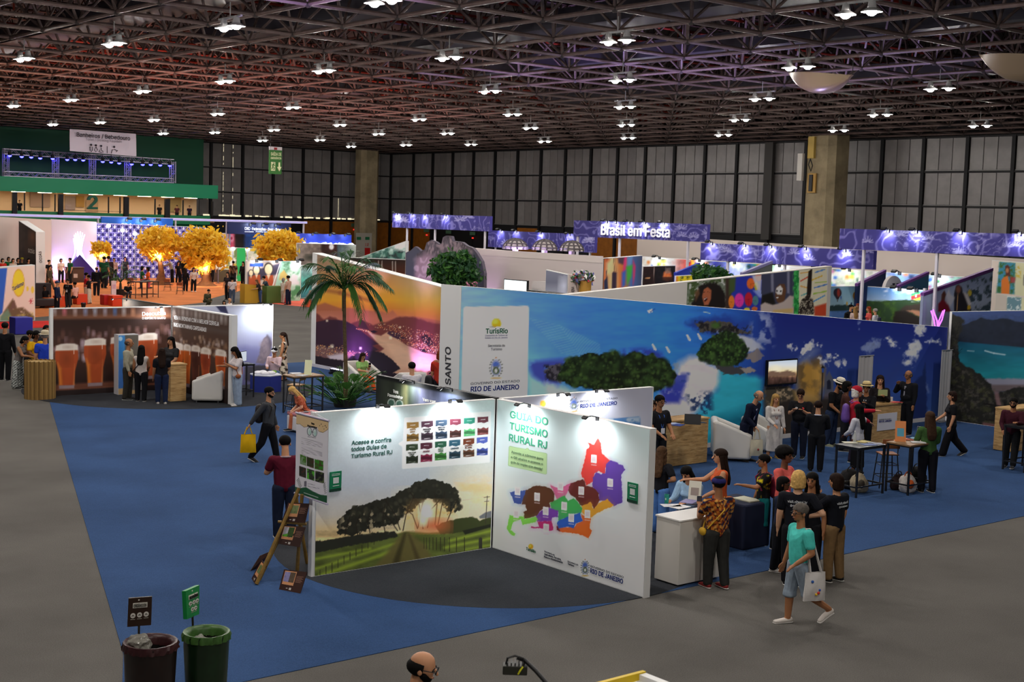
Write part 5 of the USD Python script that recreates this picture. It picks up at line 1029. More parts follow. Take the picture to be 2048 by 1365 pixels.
for x,y,a,c,lb in ((1812,880,30,'#a85848','reddish magazine pile on the dark wooden table'),(1829,879,70,'#6a98b0','blue leaflet on the dark wooden table'),(1836,886,15,'#c8c8c8','white leaflet at the right end of the dark wooden table')): sheet_at(x,y,1.06,.21,.29,a,c,lb,th=.02)
stand_card(1800,883,1.06,.22,.42,10,'#d88850','orange and blue leaflet standing on the dark wooden table','#58a0b8')
stand_card(616,750,1.06,.2,.4,-15,'#dce0b8','pale green card standing on the high table near the palm')
for x,y,a,c,lb in ((592,748,20,'#d0d0d4','white papers at the left of the high table near the palm'),(603,752,60,'#b8b8bc','grey leaflets in the middle of the high table near the palm')): sheet_at(x,y,1.06,.25,.3,a,c,lb,th=.02)
stand_card(1775,803,1.06,.26,.12,0,'#d8d8d4','small white name card on the oak counter with the lettered sign')
sheet_at(1792,805,1.06,.2,.3,40,'#c04848','red leaflet on the oak counter with the lettered sign')
pbt = P(1709,886,1.04); t = thing('bottle','clear water bottle on the black high table','bottle',pbt)
GL = usdkit.material(stage,'/World/Looks/clear_plastic',{'t': ('transparent_bsdf',{'color': (.85,.88,.86)}),'p': ('principled_bsdf',{'base_color': (.7,.72,.7),'roughness': .1}),'m': ('mix_closure',{'fac': .45})},[('t.BSDF','m.closure1'),('p.BSDF','m.closure2')],surface='m.closure')
obj('body',MB().lathe([(0,0),(.035,.005),(.035,.16),(.014,.21),(.014,.23)],pbt,16),GL,t,smooth=40); obj('cap',MB().lathe([(.016,.228),(.016,.25),(0,.25)],pbt,12),M('#d8d8d8'),t)

# screen and white hanging panels on the blue mural
tv = thing('television','flat television showing a sunrise, on the blue mural wall','television',W1.pos(*W1.sz(1558,770)))
ta,tb = W1.sz(1528,771.5),W1.sz(1590.5,717)
obj('housing',MB().box(W1.pos(ta[0],ta[1],.02),W1.pos(tb[0],tb[1],.09)),BLACK,tv)
def art_tv(p):
    p.grad([(715,'#b8d0f0'),(730,'#e8ecf0'),(742,'#fbe8b8'),(748,'#d8a870'),(756,'#5a4038'),(772,'#241a18')]); p.ell(1552,738,9,6,'#fff6d8',.9); p.poly([(1526,748),(1545,742),(1560,745),(1575,741),(1592,746),(1592,752),(1526,754)],'#7c6050',1); p.noise(5,.6,p.bbox(1520,753,1600,775),3,(1,.5))
mural(tv,'display',W1,ta[0]+.03,tb[0]-.03,ta[1]+.03,tb[1]-.03,.03,art_tv,.093,.75,SCREEN)
for x0,y0,x1,y1,lb in ((1693,709,1729,838,'blank whitish roll-up panel behind the hat men'),(1857,698,1887,838,'tall blank whitish panel at the right end of the blue wall')):
    a,b = W1.sz(x0,y1),W1.sz(x1,y0); a = (a[0],.03); t = thing('roll_up_panel',lb,'panel',W1.pos((a[0]+b[0])/2,0,.35))
    n = 14; V = np.array([W1.pos(a[0]+(b[0]-a[0])*i/n,z,.3+.012*math.sin(i*1.7)+.01*math.sin(i*.6)) for i in range(n+1) for z in (a[1],(a[1]+b[1])/2,b[1])])
    obj('sheet',MB().add(V,[[i*3+j,(i+1)*3+j,(i+1)*3+j+1,i*3+j+1] for i in range(n) for j in range(2)]),M('#b4b2b2',.6),t,smooth=True); obj('base',MB().box(W1.pos(a[0],0,.2),W1.pos(b[0],.06,.4)),M('#8a8a8c',.4),t); obj('top_bar',MB().rod(W1.pos(a[0],b[1],.31),W1.pos(b[0],b[1],.31),.015),M('#8a8a8c',.4),t); obj('back_pole',MB().rod(W1.pos((a[0]+b[0])/2,.05,.27),W1.pos((a[0]+b[0])/2,b[1],.27),.012),M('#8a8a8c',.4),t)

# light bars that wash the sunset wall
for x0,y0,x1,y1,lb in ((646,742,690,752,'black light bar on the floor washing the sunset wall in violet'),(765,770,806,779,'black light bar on the floor behind the seated people')):
    a,b = P(x0,y0,.12),P(x1,y1,.12); a[0] = b[0] = 24.55; t = thing('light_bar',lb,'light bar',np.array([24.55,(a[1]+b[1])/2,0]))
    obj('housing',MB().box((24.48,b[1],.08),(24.62,a[1],.18)),BLACK,t); obj('lens_strip',MB().box((24.49,b[1]+.03,.181),(24.61,a[1]-.03,.19)),E((200,190,255),6,'bar_lens'),t)
    for v_ in (a[1]-.1,b[1]+.1): obj('foot',MB().box((24.4,v_-.04,0),(24.7,v_+.04,.08)),BLACK,t)
    for k in range(3): v_ = a[1]+(b[1]-a[1])*(.2+.3*k); light_at(path_of('bar_beam')[7:],'spot',(24.55,v_,.24),(25.06,v_,1.0),(.5,.22,1.0),2200,.04,32,1.0); light_at(path_of('bar_beam')[7:],'spot',(24.72,v_,.24),(25.0,v_,3.4),(.6,.25,1.0),5000,.04,9,.9)
    light_at(path_of('bar_beam')[7:],'spot',(24.5,v_,.3),(20.5,36.0,ZC),(.6,.42,1.0),220000,.04,32,.9)

# palm and foliage at its foot
GM = [usdkit.material(stage,'/World/Looks/leaf_%d' % i,{'p': ('principled_bsdf',{'base_color': lin(c),'roughness': .5,'specular_ior_level': .3}),'t': ('translucent_bsdf',{'color': lin(c)}),'m': ('mix_closure',{'fac': .25 if i < 4 else .5})},[('p.BSDF','m.closure1'),('t.BSDF','m.closure2')],surface='m.closure') for i,c in enumerate(('#2f5829','#264c2e','#3f6c2b','#56903a','#f0c838','#f6d850','#e4b428'))]
def frond(mb,base,tip,up,nl,ll,rg,droop=.5,w=.035):
    base,tip = np.asarray(base,float),np.asarray(tip,float); mid = (base+tip)/2+np.array([0,0,up])
    t = np.linspace(0,1,nl)[:,None]; C = (1-t)**2*base+2*t*(1-t)*mid+t*t*tip; tg = np.gradient(C,axis=0); tg /= np.linalg.norm(tg,axis=1,keepdims=True)
    mb.tube(C[::3],.016,4,False)
    sd = np.cross(tg,[0,0,1.0]); sd /= np.linalg.norm(sd,axis=1,keepdims=True)+1e-9; V,Fc = [],[]
    for i in range(2,nl):
        L = ll*math.sin(PI*min(.12+.8*i/nl,1))**.6
        for s in (-1,1):
            dr = tg[i]*.75+sd[i]*s*.65+np.array([0,0,-droop*rg.uniform(.5,1.2)]); dr /= np.linalg.norm(dr); l = L*rg.uniform(.8,1.1)
            wv = np.cross(dr,[0,0,1.0]); wv = wv/(np.linalg.norm(wv)+1e-9)*w; a = C[i]; m = a+dr*l*.5+np.array([0,0,.02]); e = a+dr*l+np.array([0,0,-.12*l])
            k = len(V); V += [a-wv*.4,a+wv*.4,m+wv*.6,m-wv*.6,e]; Fc += [[k,k+1,k+2],[k,k+2,k+3],[k+3,k+2,k+4]]
    mb.add(np.array(V),np.array(Fc)); return mb
pp = P(691,812,0); dp = depth(pp); px2m = dp/F; ctop = at(688,588,dp)
t = thing('palm_tree','tall palm with a slim trunk and drooping fronds before the sunset wall','palm',pp); rg = np.random.default_rng(2)
obj('trunk',MB().tube([pp,pp+(ctop-pp)*.3+[.03,0,0],pp+(ctop-pp)*.7,ctop+[0,0,.1]],[.075,.062,.052,.05],10),M('#5a4a34',.8,.2,0,.3,12,.01),t,smooth=50)
obj('crownshaft',MB().tube([ctop-[0,0,.5],ctop,ctop+[0,0,.25]],[.05,.062,.03],8),M('#5c6a3a',.6),t,smooth=50)
RH = np.array([RT[0],RT[1],0])/np.hypot(RT[0],RT[1]); FH = np.array([FW[0],FW[1],0])/np.hypot(FW[0],FW[1])
for i,(dx,dy,dz) in enumerate(((-82,-55,.3),(-85,-5,-.4),(-72,38,.2),(-58,20,-.6),(-88,25,.7),(-35,-72,-.3),(15,-85,.4),(48,-72,-.2),(66,-40,.5),(84,22,-.1),(72,46,.4),(42,44,-.6),(90,-12,.6),(-45,-50,.8),(30,-55,-.8),(62,-60,.9),(-68,-28,-.7),(8,-60,-.4),(-15,-82,.5),(80,-30,-.5))):
    tip = ctop+RH*dx*px2m+np.array([0,0,-dy*px2m])+FH*dz*.9; up = .55+.35*max(0,dy+30)/60
    obj('frond',frond(MB(),ctop+[0,0,.1],tip,up,42,.54,rg,.5,.026),GM[(0,1,2)[i % 3]],t)
t = thing('foliage_plant','lush leafy plants and small palms massed at the palm foot','plant',pp+FH*-.25); rg = np.random.default_rng(6)
for i in range(24):
    a = rg.uniform(0,2*PI); r_ = rg.uniform(.4,1.1); bs = pp-FH*.2+np.array([.1*math.cos(a),.1*math.sin(a),.05]); tip = bs+np.array([r_*math.cos(a),r_*math.sin(a),rg.uniform(.45,1.05)])
    obj('fern_frond',frond(MB(),bs,tip,.35,20,.26,rg,.35,.018),GM[(2,3,0)[i % 3]],t)
for i in range(60):
    a = rg.uniform(0,2*PI); r_ = rg.uniform(.3,1.05); bs = pp-FH*.3+np.array([.05*math.cos(a),.05*math.sin(a),.02]); e = bs+np.array([r_*math.cos(a),r_*math.sin(a),rg.uniform(.25,.75)]); d = e-bs; d /= np.linalg.norm(d)
    sd = np.cross(d,[0,0,1.0]); sd /= np.linalg.norm(sd); m = MB(); m.rod(bs,e,.008,4,False); L = rg.uniform(.3,.5); w_ = L*.32
    ts = np.linspace(0,1,7); V = []
    for k in ts: c = e+d*L*k*.9+np.array([0,0,-.25*L*k*k]); ww = w_*math.sin(PI*min(k*.93+.05,1))**.8; V += [c-sd*ww+[0,0,.03*ww],c-[0,0,.02],c+sd*ww+[0,0,.03*ww]]
    m.add(np.array(V),[[j*3+q,j*3+q+1,j*3+q+4,j*3+q+3] for j in range(6) for q in (0,1)]); obj('leaf',m,GM[(0,2,3,0)[i % 4]],t)
obj('planter',MB().lathe([(.0,0),(.3,0),(.34,.22),(.3,.22),(.28,.16),(0,.16)],pp-FH*.2,20),M('#2c2a28',.7),t,smooth=40)

# log table at the far left, bags on the floor, things low in the foreground
b = P(80,797); t = thing('log_table','round log table of upright split wood beside the beer mural','table',b)
for k in range(60):
    a = k/60*2*PI; obj('split_log',MB().tube([b+[.4*math.cos(a),.4*math.sin(a),0],b+[.4*math.cos(a),.4*math.sin(a),1.06+.01*(k % 3)]],.024,6),M(('#8a6c3c','#9c7c48','#75592f')[k % 3],.8),t)
obj('tabletop',MB().lathe([(0,1.0),(.38,1.0),(.39,1.04),(0,1.045)],b,28),M('#a08450',.7,.2,0,.2,9),t,smooth=30)
def floor_bag(x,y,c,label,cat,s=1.0,c2=None):
    b = P(x,y); v,f = ICO[2]; n = meshkit.fbm(v*1.7+x,3,1); t = thing('bag',label,cat,b)
    vv = v*(.7+.5*n)[:,None]*np.array([.22,.2,.24])*s; vv[:,2] = np.maximum(vv[:,2],-.16*s)+.165*s; obj('body',(vv+b,f),M(c,.8,.2,0,.25,9),t,smooth=True)
    a = np.linspace(0,PI,8); obj('handle',MB().tube(np.stack([.12*s*np.cos(a)+b[0],0*a+b[1],.34*s+.1*s*np.sin(a)],1),.012,5),M(c2 or c),t)
    if c2: obj('patch',MB().ball(b+np.array([-.1,-.14,.2])*s,(.09*s,.07*s,.1*s),1),M(c2),t,smooth=True)
floor_bag(1716,985,'#a89a80','cream bag standing under the black high table','bag',1.0,'#3c3428'); floor_bag(1700,978,'#1c1a1a','black backpack under the black high table','backpack',1.1)
floor_bag(1814,985,'#d8d0c8','white bag with an orange print under the dark wooden table','bag',1.0,'#d06028'); floor_bag(1832,972,'#161616','black bag behind the white one under the dark wooden table','bag',1.1); floor_bag(1796,980,'#2a1c1c','dark bag at the left leg of the dark wooden table','bag',.9)

q = P(1285,1350,2.5)
t = thing('stand_roof','top corner of a white stand with a yellow edge, cut by the bottom frame','stand',q*[1,1,0]+[-1.5,-1,0])
obj('body',MB().box(q+[-3,-2,-2.5],q+[0,0,-.02]),WHITE,t); obj('yellow_edge',MB().box(q+[-3,-.03,-.02],q+[0,0,.03]),M('#d8b818',.5),t); obj('blue_line',MB().box(q+[-2.5,-.14,-.02],q+[-.02,-.11,-.012]),M('#283a8a'),t); obj('white_rail',MB().box(q+[-.06,-2,-.02],q+[0,-.031,.02]),WHITE,t)
d0 = depth(q)-.1; c_ = at(1030,1338,d0); sd = RH; fw_ = FH
t = thing('floodlight','black floodlight on a long curved arm low in the foreground','floodlight',at(1130,1398,d0-.3))
obj('arm',MB().tube([at(1034,1316,d0),at(1050,1322,d0),at(1072,1343,d0-.08),at(1092,1366,d0-.16),at(1130,1400,d0-.3)],.014,8),BLACK,t,smooth=50)
obj('head',bevel_box(np.array((-.08,-.05,-.03)),np.array((.08,.05,.03)),.008).transform([[sd[0],fw_[0],0,c_[0]],[sd[1],fw_[1],0,c_[1]],[0,0,1,c_[2]]]),M('#1c1c14',.5),t,smooth=30)
for k in range(5): obj('fin',MB().obox(c_+sd*(-.05+.025*k)+[0,0,.038],sd*.004,fw_*.045,np.array([0,0,.012])),BLACK,t)
obj('yoke',MB().tube([c_-sd*.06+[0,0,.02],c_-sd*.05+[0,0,.07],c_+[0,0,.085],c_+sd*.05+[0,0,.07],c_+sd*.06+[0,0,.02]],.008,6),BLACK,t); obj('yellow_cable',MB().tube([c_+sd*.02-fw_*.05+[0,0,-.02],c_+sd*.03-fw_*.055,c_+sd*.05-fw_*.05+[0,0,.03]],.006,5),M('#c8c820'),t)
# ------------------------------------------------------------------ stands further back
def contour(p,sc,n,c,w=.12,seed=0,alpha=.6,sel=None):
    i = np.arange(len(p.x)) if sel is None else sel
    f = meshkit.fbm(np.stack([p.s[i]/sc,p.z[i]/sc,np.full(len(i),seed*5.1)],1),3,seed)*n; d = np.abs(f-np.round(f)); a = np.clip((w-d)/w*1.6,0,1)*alpha; k = a > 0; p.mix(i[k],a[k],col(c))
def flat(name,pl,x0,y0,x1,y1,art,label,cat='display wall',zb=0.0,t=.12,step=.06,core=WHITE,y1b=None,gain=1.3,mat=None,group=None,top=None,grain=None):
    """An upright panel from pixel (x0, y0) to (x1, y1) along its top edge, down to height zb, with its print."""
    a,b = pl.sz(x0,y0),pl.sz(x1,y1); th = thing(name,label,cat,pl.pos((a[0]+b[0])/2,zb),group)
    obj('core',wall_box(pl,a[0],b[0],zb,a[1],b[1],t),core,th)
    if art: mural(th,'print',pl,a[0]+.02,b[0]-.02,zb+.02,lambda s: a[1]+(b[1]-a[1])*(s-a[0])/(b[0]-a[0])-.03,step,art,.01,gain,mat)
    return th
BANDS = [('u',62.0,(785,427),(980,433),455,'violet patterned fascia on three posts, left of the others',(812,868,968),(795,825,850,892)),
         ('u',66.0,(977,459),(1190,472),494,'violet patterned fascia behind the three wire domes',(),(1002,1033,1082,1140)),
         ('u',59.0,(1148,441),(1415,449),473,'violet patterned fascia with big white festival lettering',(1153,1237,1374),(1214,1232,1259,1290,1328)),
         ('u',57.0,(1402,485),(1748,503),520,'violet patterned fascia with pale leaf shapes under the cream wall',(1453,1567),(1424,1490,1542,1611,1690)),
         ('u',55.0,(1680,459),(2062,467),498,'violet patterned fascia reaching the right edge',(1725,1872),(1777,1833,1922,2040))]
def art_band(seed):
    def f(p):
        p.fill('#3a367e'); p.noise(200,.15,None,seed); contour(p,1.6,9,'#9c98d8',.16,seed,.55); contour(p,.9,7,'#c4c0e4',.12,seed+3,.4,np.nonzero(meshkit.fbm(np.stack([p.s/1.4,p.z/1.4,0*p.s+seed],1),2,seed) > .52)[0])
        rg = np.random.default_rng(seed)
        for _ in range(int((p.x.max()-p.x.min())/42)):           # pale leaf fans
            cx,cy = rg.uniform(p.x.min(),p.x.max()),rg.uniform(p.y.min()+8,p.y.max()-6)
            for a in np.linspace(0,PI,7): r_ = rg.uniform(9,14); p.line([(cx+3*math.cos(a),cy-2*math.sin(a)),(cx+r_*math.cos(a),cy-r_*math.sin(a)*.8)],2.0,'#b0aed8',.75,.7)
    return f
n_th = ('first','second','third','fourth','last')
for bi,(k,c,a,b,yb,lab,posts,sp) in enumerate(BANDS):
    pl = Pl(k,c); A,B = pl.sz(*a),pl.sz(*b); zb = pl.sz(a[0],yb)[1]; zt = (A[1]+B[1])/2
    t = thing('overhead_fascia',lab,'fascia',pl.pos((A[0]+B[0])/2,0)); obj('core',wall_box(pl,A[0],B[0],zb,zt,zt,.25),M('#4a4498'),t)
    mural(t,'print',pl,A[0],B[0],zb,zt,.045,art_band(bi+3),.006,.95)
    for x in (posts or (a[0]+12,b[0]-12)): s_ = pl.sz(x,yb+8)[0]; obj('post',MB().box(pl.pos(s_-.06,0,-.05),pl.pos(s_+.06,zb,-.17)),M('#d0ccd4',.5),t)
    if bi == 2: text(t,pl,'Brasil em Festa',(1203,469.5),(1341,475),20,M('#f2f0f6'),True,.02,.06)
    for i,x in enumerate(sp): spot(pl,x,a[1]+(b[1]-a[1])*(x-a[0])/(b[0]-a[0]),.4,.3,2600,'%s LED spotlight from the left on the fascia %s' % (n_th[i] if i < len(sp)-1 else 'last',('on three posts','behind the wire domes','with festival lettering','under the cream wall','at the right edge')[bi]),None,58,(.86,.88,1.0),1.6)
cw = flat('partition_wall',Pl('u',69.0),1275,470,2100,522,None,'long plain cream wall high behind the violet fascias','wall panel',0,.3,core=M('#c0b4aa',.7))

# carnival photo wall with its slanting white side
pl = Pl('v',31.0); a,b = pl.sz(1030,601),pl.sz(1664,532.5)
th = thing('mural_wall','white wall with a rising top and carnival photographs behind the blue mural','display wall',pl.pos((a[0]+b[0])/2,0)); obj('core',wall_box(pl,a[0],b[0],0,a[1],b[1],.3),M('#d4cec6',.6),th)
k3 = lambda *q: [(1340+x/5.851,400+y/5.851) for x,y in q]
def art_carn(p):
    p.rect(1370,500,1454,660,'#6a7464'); p.cloud(k3((210,940),(660,900),(660,1300),(210,1300)),'#3c4c28',8,.4,.55,1,4); p.cloud(k3((210,940),(660,900),(660,1300),(210,1300)),'#c8c8c8',5,.6,.68,2,4,.8)
    p.poly(k3((250,1260),(290,1120),(340,1020),(430,965),(540,975),(620,1040),(650,1140),(645,1280)),'#1c1614',2,1,4,3,4); p.poly(k3((290,1080),(340,1040),(350,1100),(300,1190)),'#6a4a30',2,.8)
    p.poly(k3((375,1130),(395,1050),(440,1020),(485,1060),(480,1160),(450,1230),(400,1235)),'#a05a3c',1.2); p.poly(k3((392,1160),(430,1140),(440,1165),(410,1195)),'#3c1414',.6); p.poly(k3((396,1162),(428,1146),(430,1154),(400,1168)),'#e8dcd4',.4); p.line(k3((390,1085),(412,1075)),.9,'#2c1810'); p.line(k3((440,1078),(465,1082)),.9,'#2c1810')
    p.poly(k3((650,900),(770,890),(770,1300),(650,1300)),'#3a2c26',2); p.rect(1462,540,1523,660,'#2a349c'); p.poly(k3((690,930),(770,900),(760,1060),(690,1120)),'#40502c',2)
    for x,y,rx,ry,c in ((945,980,8,11,'#d8662c'),(1035,905,7,8,'#c84c2c'),(720,1195,6,13,'#e07828'),(810,1175,9.5,14,'#d8389c'),(920,1165,8,14,'#b82030'),(900,1285,6,4,'#d8c838'),(990,1275,6,4,'#d06c30'),(1010,1010,4,9,'#b8b038'),(1000,1180,6,10,'#4c7c84')):
        p.ell(*k3((x,y))[0],rx,ry,c,.12)
        for q in np.linspace(0,PI,5): p.line([k3((x,y))[0],(k3((x,y))[0][0]+rx*math.cos(q),k3((x,y))[0][1]+ry*math.sin(q))],.5,tuple(np.array(col(c))*.75),.7)
    p.poly(k3((960,890),(1075,880),(1060,1080),(1030,1080)),'#d8d4d4',1.5,.85); p.poly(k3((970,1060),(1110,1060),(1110,1160),(1040,1140)),'#90a0d4',2,.9)
    p.rect(1523,530,1590,660,'#3c3e54'); p.poly(k3((1180,870),(1210,860),(1215,1080),(1185,1090)),'#7c7c90',1.5); p.poly(k3((1370,840),(1400,830),(1400,1100),(1370,1090)),'#7c7c90',1.5); p.poly(k3((1080,1120),(1200,1080),(1240,1240),(1060,1260)),'#1c1a18',2)
    p.poly(k3((1230,1130),(1240,1030),(1280,985),(1340,985),(1360,1060),(1340,1180),(1290,1220),(1250,1190)),'#60402c',1); p.poly(k3((1235,1080),(1245,1030),(1290,1000),(1320,1040),(1310,1110),(1260,1110)),'#d4d0cc',1); p.ell(*k3((1252,1068))[0],1.5,2,'#2c2420'); p.ell(*k3((1296,1068))[0],1.6,2,'#2c2420'); p.poly(k3((1240,1140),(1275,1135),(1262,1155),(1245,1152)),'#e8e0d8',.4)
    p.poly(k3((1060,1230),(1110,1200),(1200,1230),(1250,1220),(1330,1190),(1400,1120),(1450,1130),(1450,1340),(1060,1320)),'#b8a8a0',1.5); p.poly(k3((1210,1290),(1440,1270),(1440,1320),(1200,1320)),'#c8a868',2)
    p.rect(1588,530,1601,680,'#1e7c38'); p.cloud([(1586,540),(1602,540),(1602,660),(1586,660)],'#50b860',6,.45,.6,4,2); p.rect(1598,530,1654,680,'#d8d0b4')
    for i,(x0,y0,x1,y1,c) in enumerate(((1530,860,1650,840,'#d8a030'),(1660,940,1780,890,'#e0b030'),(1700,850,1810,815,'#3c7cc8'),(1530,1010,1640,1040,'#d89c30'),(1690,1030,1835,990,'#2c6cc0'),(1680,1100,1830,1070,'#90b838'),(1530,950,1620,900,'#c84828'),(1680,1190,1810,1120,'#3c88c8'),(1700,970,1830,960,'#a0b840'),(1540,1120,1640,1080,'#40a0a0'))): p.line(k3((x0,y0),(x1,y1)),2.4,c,.95)
    p.poly(k3((1600,1140),(1605,1020),(1620,840),(1665,800),(1660,900),(1655,1060),(1640,1150)),'#241c18',1); p.poly(k3((1500,1300),(1540,1170),(1600,1120),(1670,1160),(1690,1300),(1680,1340),(1500,1340)),'#2c2420',1); contour(p,.25,8,'#c8c0a8',.2,7,.8,p.bbox(1598,590,1629,640)); p.poly(k3((1690,1250),(1830,1210),(1830,1360),(1690,1360)),'#c04024',2,.95)
s_m = pl.sz(1375,557)[0]; s_e = pl.sz(1657,533)[0]; zz_ = lambda s: a[1]+(b[1]-a[1])*(s-a[0])/(b[0]-a[0])-.03
mural(th,'print',pl,s_m,s_e,1.0,zz_,.034,art_carn,gain=1.35,label='printed carnival photographs')

# white hall stand with rainbow bodies print
q = P(1207,517,3.9); pu,pv = Pl('u',q[0]),Pl('v',q[1])
th = flat('partition_wall',pu,940,496,1207,517,None,'tall white stand wall under the wire domes','wall panel',0,.3,core=M('#d0c4c0',.6))
obj('top_band',pbox(pu,940,497,1206,526.5,.02,.02),M('#dcd0ca',.6),th)
def art_body(p):
    p.grad([(1207,'#e08850'),(1225,'#f0c890'),(1240,'#d88048'),(1250,'#d0703c'),(1262,'#4c70b0'),(1285,'#46506c')],'x'); k = lambda *q: [(1090+x/5.851,400+y/5.851) for x,y in q]
    p.poly(k((690,680),(760,660),(730,830),(690,1000)),'#c05a38',4,.8); p.poly(k((720,740),(790,700),(760,860),(720,880)),'#f8d8a0',4,.9); p.poly(k((850,680),(940,660),(920,760),(860,740)),'#544050',2); p.poly(k((930,660),(960,655),(950,800),(890,1020)),'#e03c7c',2); p.poly(k((960,655),(1030,650),(1010,780),(960,780)),'#6c94c8',2); p.poly(k((950,780),(1030,760),(1010,900),(960,1000)),'#48b048',2.5); p.poly(k((1030,700),(1060,780),(1050,900),(1030,1000)),'#e0406c',2); p.poly(k((900,850),(950,820),(940,1000),(900,1030)),'#4068c0',2.5)
    p.poly(k((785,860),(800,840),(840,850),(835,1050),(780,1050)),'#3c3040',1.2); p.poly(k((690,950),(730,900),(740,1050),(690,1060)),'#2c3450',1.5); p.line(k((720,830),(722,930)),1.6,'#2c2440'); p.line(k((805,680),(815,850)),1.4,'#6a3830',.8); p.line(k((830,680),(828,850)),1.2,'#6a3830',.8)
flat('mural_wall',pv,1207.5,517,1285,511,art_body,'white framed print of rainbow painted bodies beside the white stand wall',zb=1.2,step=.05,t=.2,gain=1.35)
def dome(x,y,r,lab):
    c = pu.pos(*pu.sz(x,y),-1.8); d = depth(c); R_ = r*d/F; t = thing('wire_dome',lab,'dome',c)
    obj('skin',MB().lathe([(R_*math.cos(e),R_*.82*math.sin(e)) for e in np.linspace(0,PI/2-.02,8)],c,24),M('#b4aca8',.8),t,smooth=True)
    for k in range(12): A_k = k*PI/6; obj('rib',MB().tube([c+[1.01*R_*math.cos(e)*math.cos(A_k),1.01*R_*math.cos(e)*math.sin(A_k),.83*R_*math.sin(e)] for e in np.linspace(0,PI/2,7)],.05,4,False),M('#4a4446'),t)
    for e in (.25,.6,1.0): obj('ring',MB().tube([c+[1.01*R_*math.cos(e)*math.cos(k),1.01*R_*math.cos(e)*math.sin(k),.83*R_*math.sin(e)] for k in np.linspace(0,2*PI,20)],.035,4,False),M('#5a5456'),t)
    obj('stand',MB().box([c[0]-.1,c[1]-.1,0],[c[0]+.1,c[1]+.1,c[2]]),M('#c8c0bc'),t)
dome(972,498,25,'grey wire dome above the white stand wall, left of three'); dome(1030,500,25,'grey wire dome above the white stand wall, middle of three'); dome(1084,502,24,'grey wire dome above the white stand wall, right of three')

# rock print with a cut-out outline, shrub, screen, cabinets
pk = Pl('u',q[0]-2.5); kk = lambda *a: [(760+x/5.851,400+y/5.851) for x,y in a]
outl = kk((300,1200),(300,620),(360,590),(410,545),(450,570),(480,600),(520,580),(545,500),(600,470),(650,490),(690,520),(720,510),(735,440),(770,420),(835,425),(850,480),(960,495),(1020,540),(1080,560),(1130,620),(1190,720),(1220,860),(1225,1200))
th = thing('mural_wall','cut-out panel printed with a jagged violet lit rock behind the shrub','display wall',pk.pos(pk.sz(890,560)[0],0))
pts = [pk.sz(*a) for a in outl]; pts = [(s,max(z,.0)) if y < 1150 else (s,0.0) for (s,z),(_,y) in zip(pts,[(0,1200)]+[(0,0)]*(len(pts)-2)+[(0,1200)])]
obj('core',MB().prism(pk,pts,-.15,0),M('#5a5260'),th)
def art_rk(p):
    p.fill('#4a444c'); p.noise(14,.5,None,3); p.noise(4,.45,None,5,(1.5,.6)); p.poly(kk((300,620),(410,545),(480,600),(430,640),(400,1200),(300,1200)),'#4a4c5c',2); p.poly(kk((420,680),(560,620),(640,680),(640,1200),(390,1200)),'#a08498',6,.9,4,2,8); contour(p,1.0,6,'#dcc0dc',.2,4,.5,p.bbox(826,515,875,640)); p.cloud(kk((540,480),(850,430),(1000,520),(1100,620),(760,640),(540,640)),'#9c8890',6,.45,.6,5,4,.8,(1.6,.5)); p.poly(kk((1090,600),(1190,720),(1225,900),(1225,1200),(1120,1200)),'#3a3a4c',3)
pg_ = Polygon(pts).buffer(-.03); ss = np.array(pg_.exterior.coords); g0_,g1_ = ss[:,0].min(),ss[:,0].max()
topf = lambda s: np.array([max([p_[1] for p_ in np.array(pg_.intersection(shapely.geometry.LineString([(x,-1),(x,9)])).coords)] or [0.1]) if not pg_.intersection(shapely.geometry.LineString([(x,-1),(x,9)])).is_empty and hasattr(pg_.intersection(shapely.geometry.LineString([(x,-1),(x,9)])),'coords') else 2.0 for x in np.atleast_1d(s)])
mural(th,'print',pk,g0_+.05,g1_-.05,.6,topf,.05,art_rk,.012,1.25)
for y_ in (1,): light_at(path_of('rock_wash')[7:],'spot',pk.pos(pk.sz(843,560)[0],.4,.7),pk.pos(pk.sz(843,560)[0],3,0),(.8,.45,1),1300,.05,40,.8); light_at(path_of('rock_wash')[7:],'spot',pu.pos(pu.sz(975,560)[0],.4,.6),pu.pos(pu.sz(975,560)[0],3.4,0),(.8,.5,1),2500,.05,34,.8)
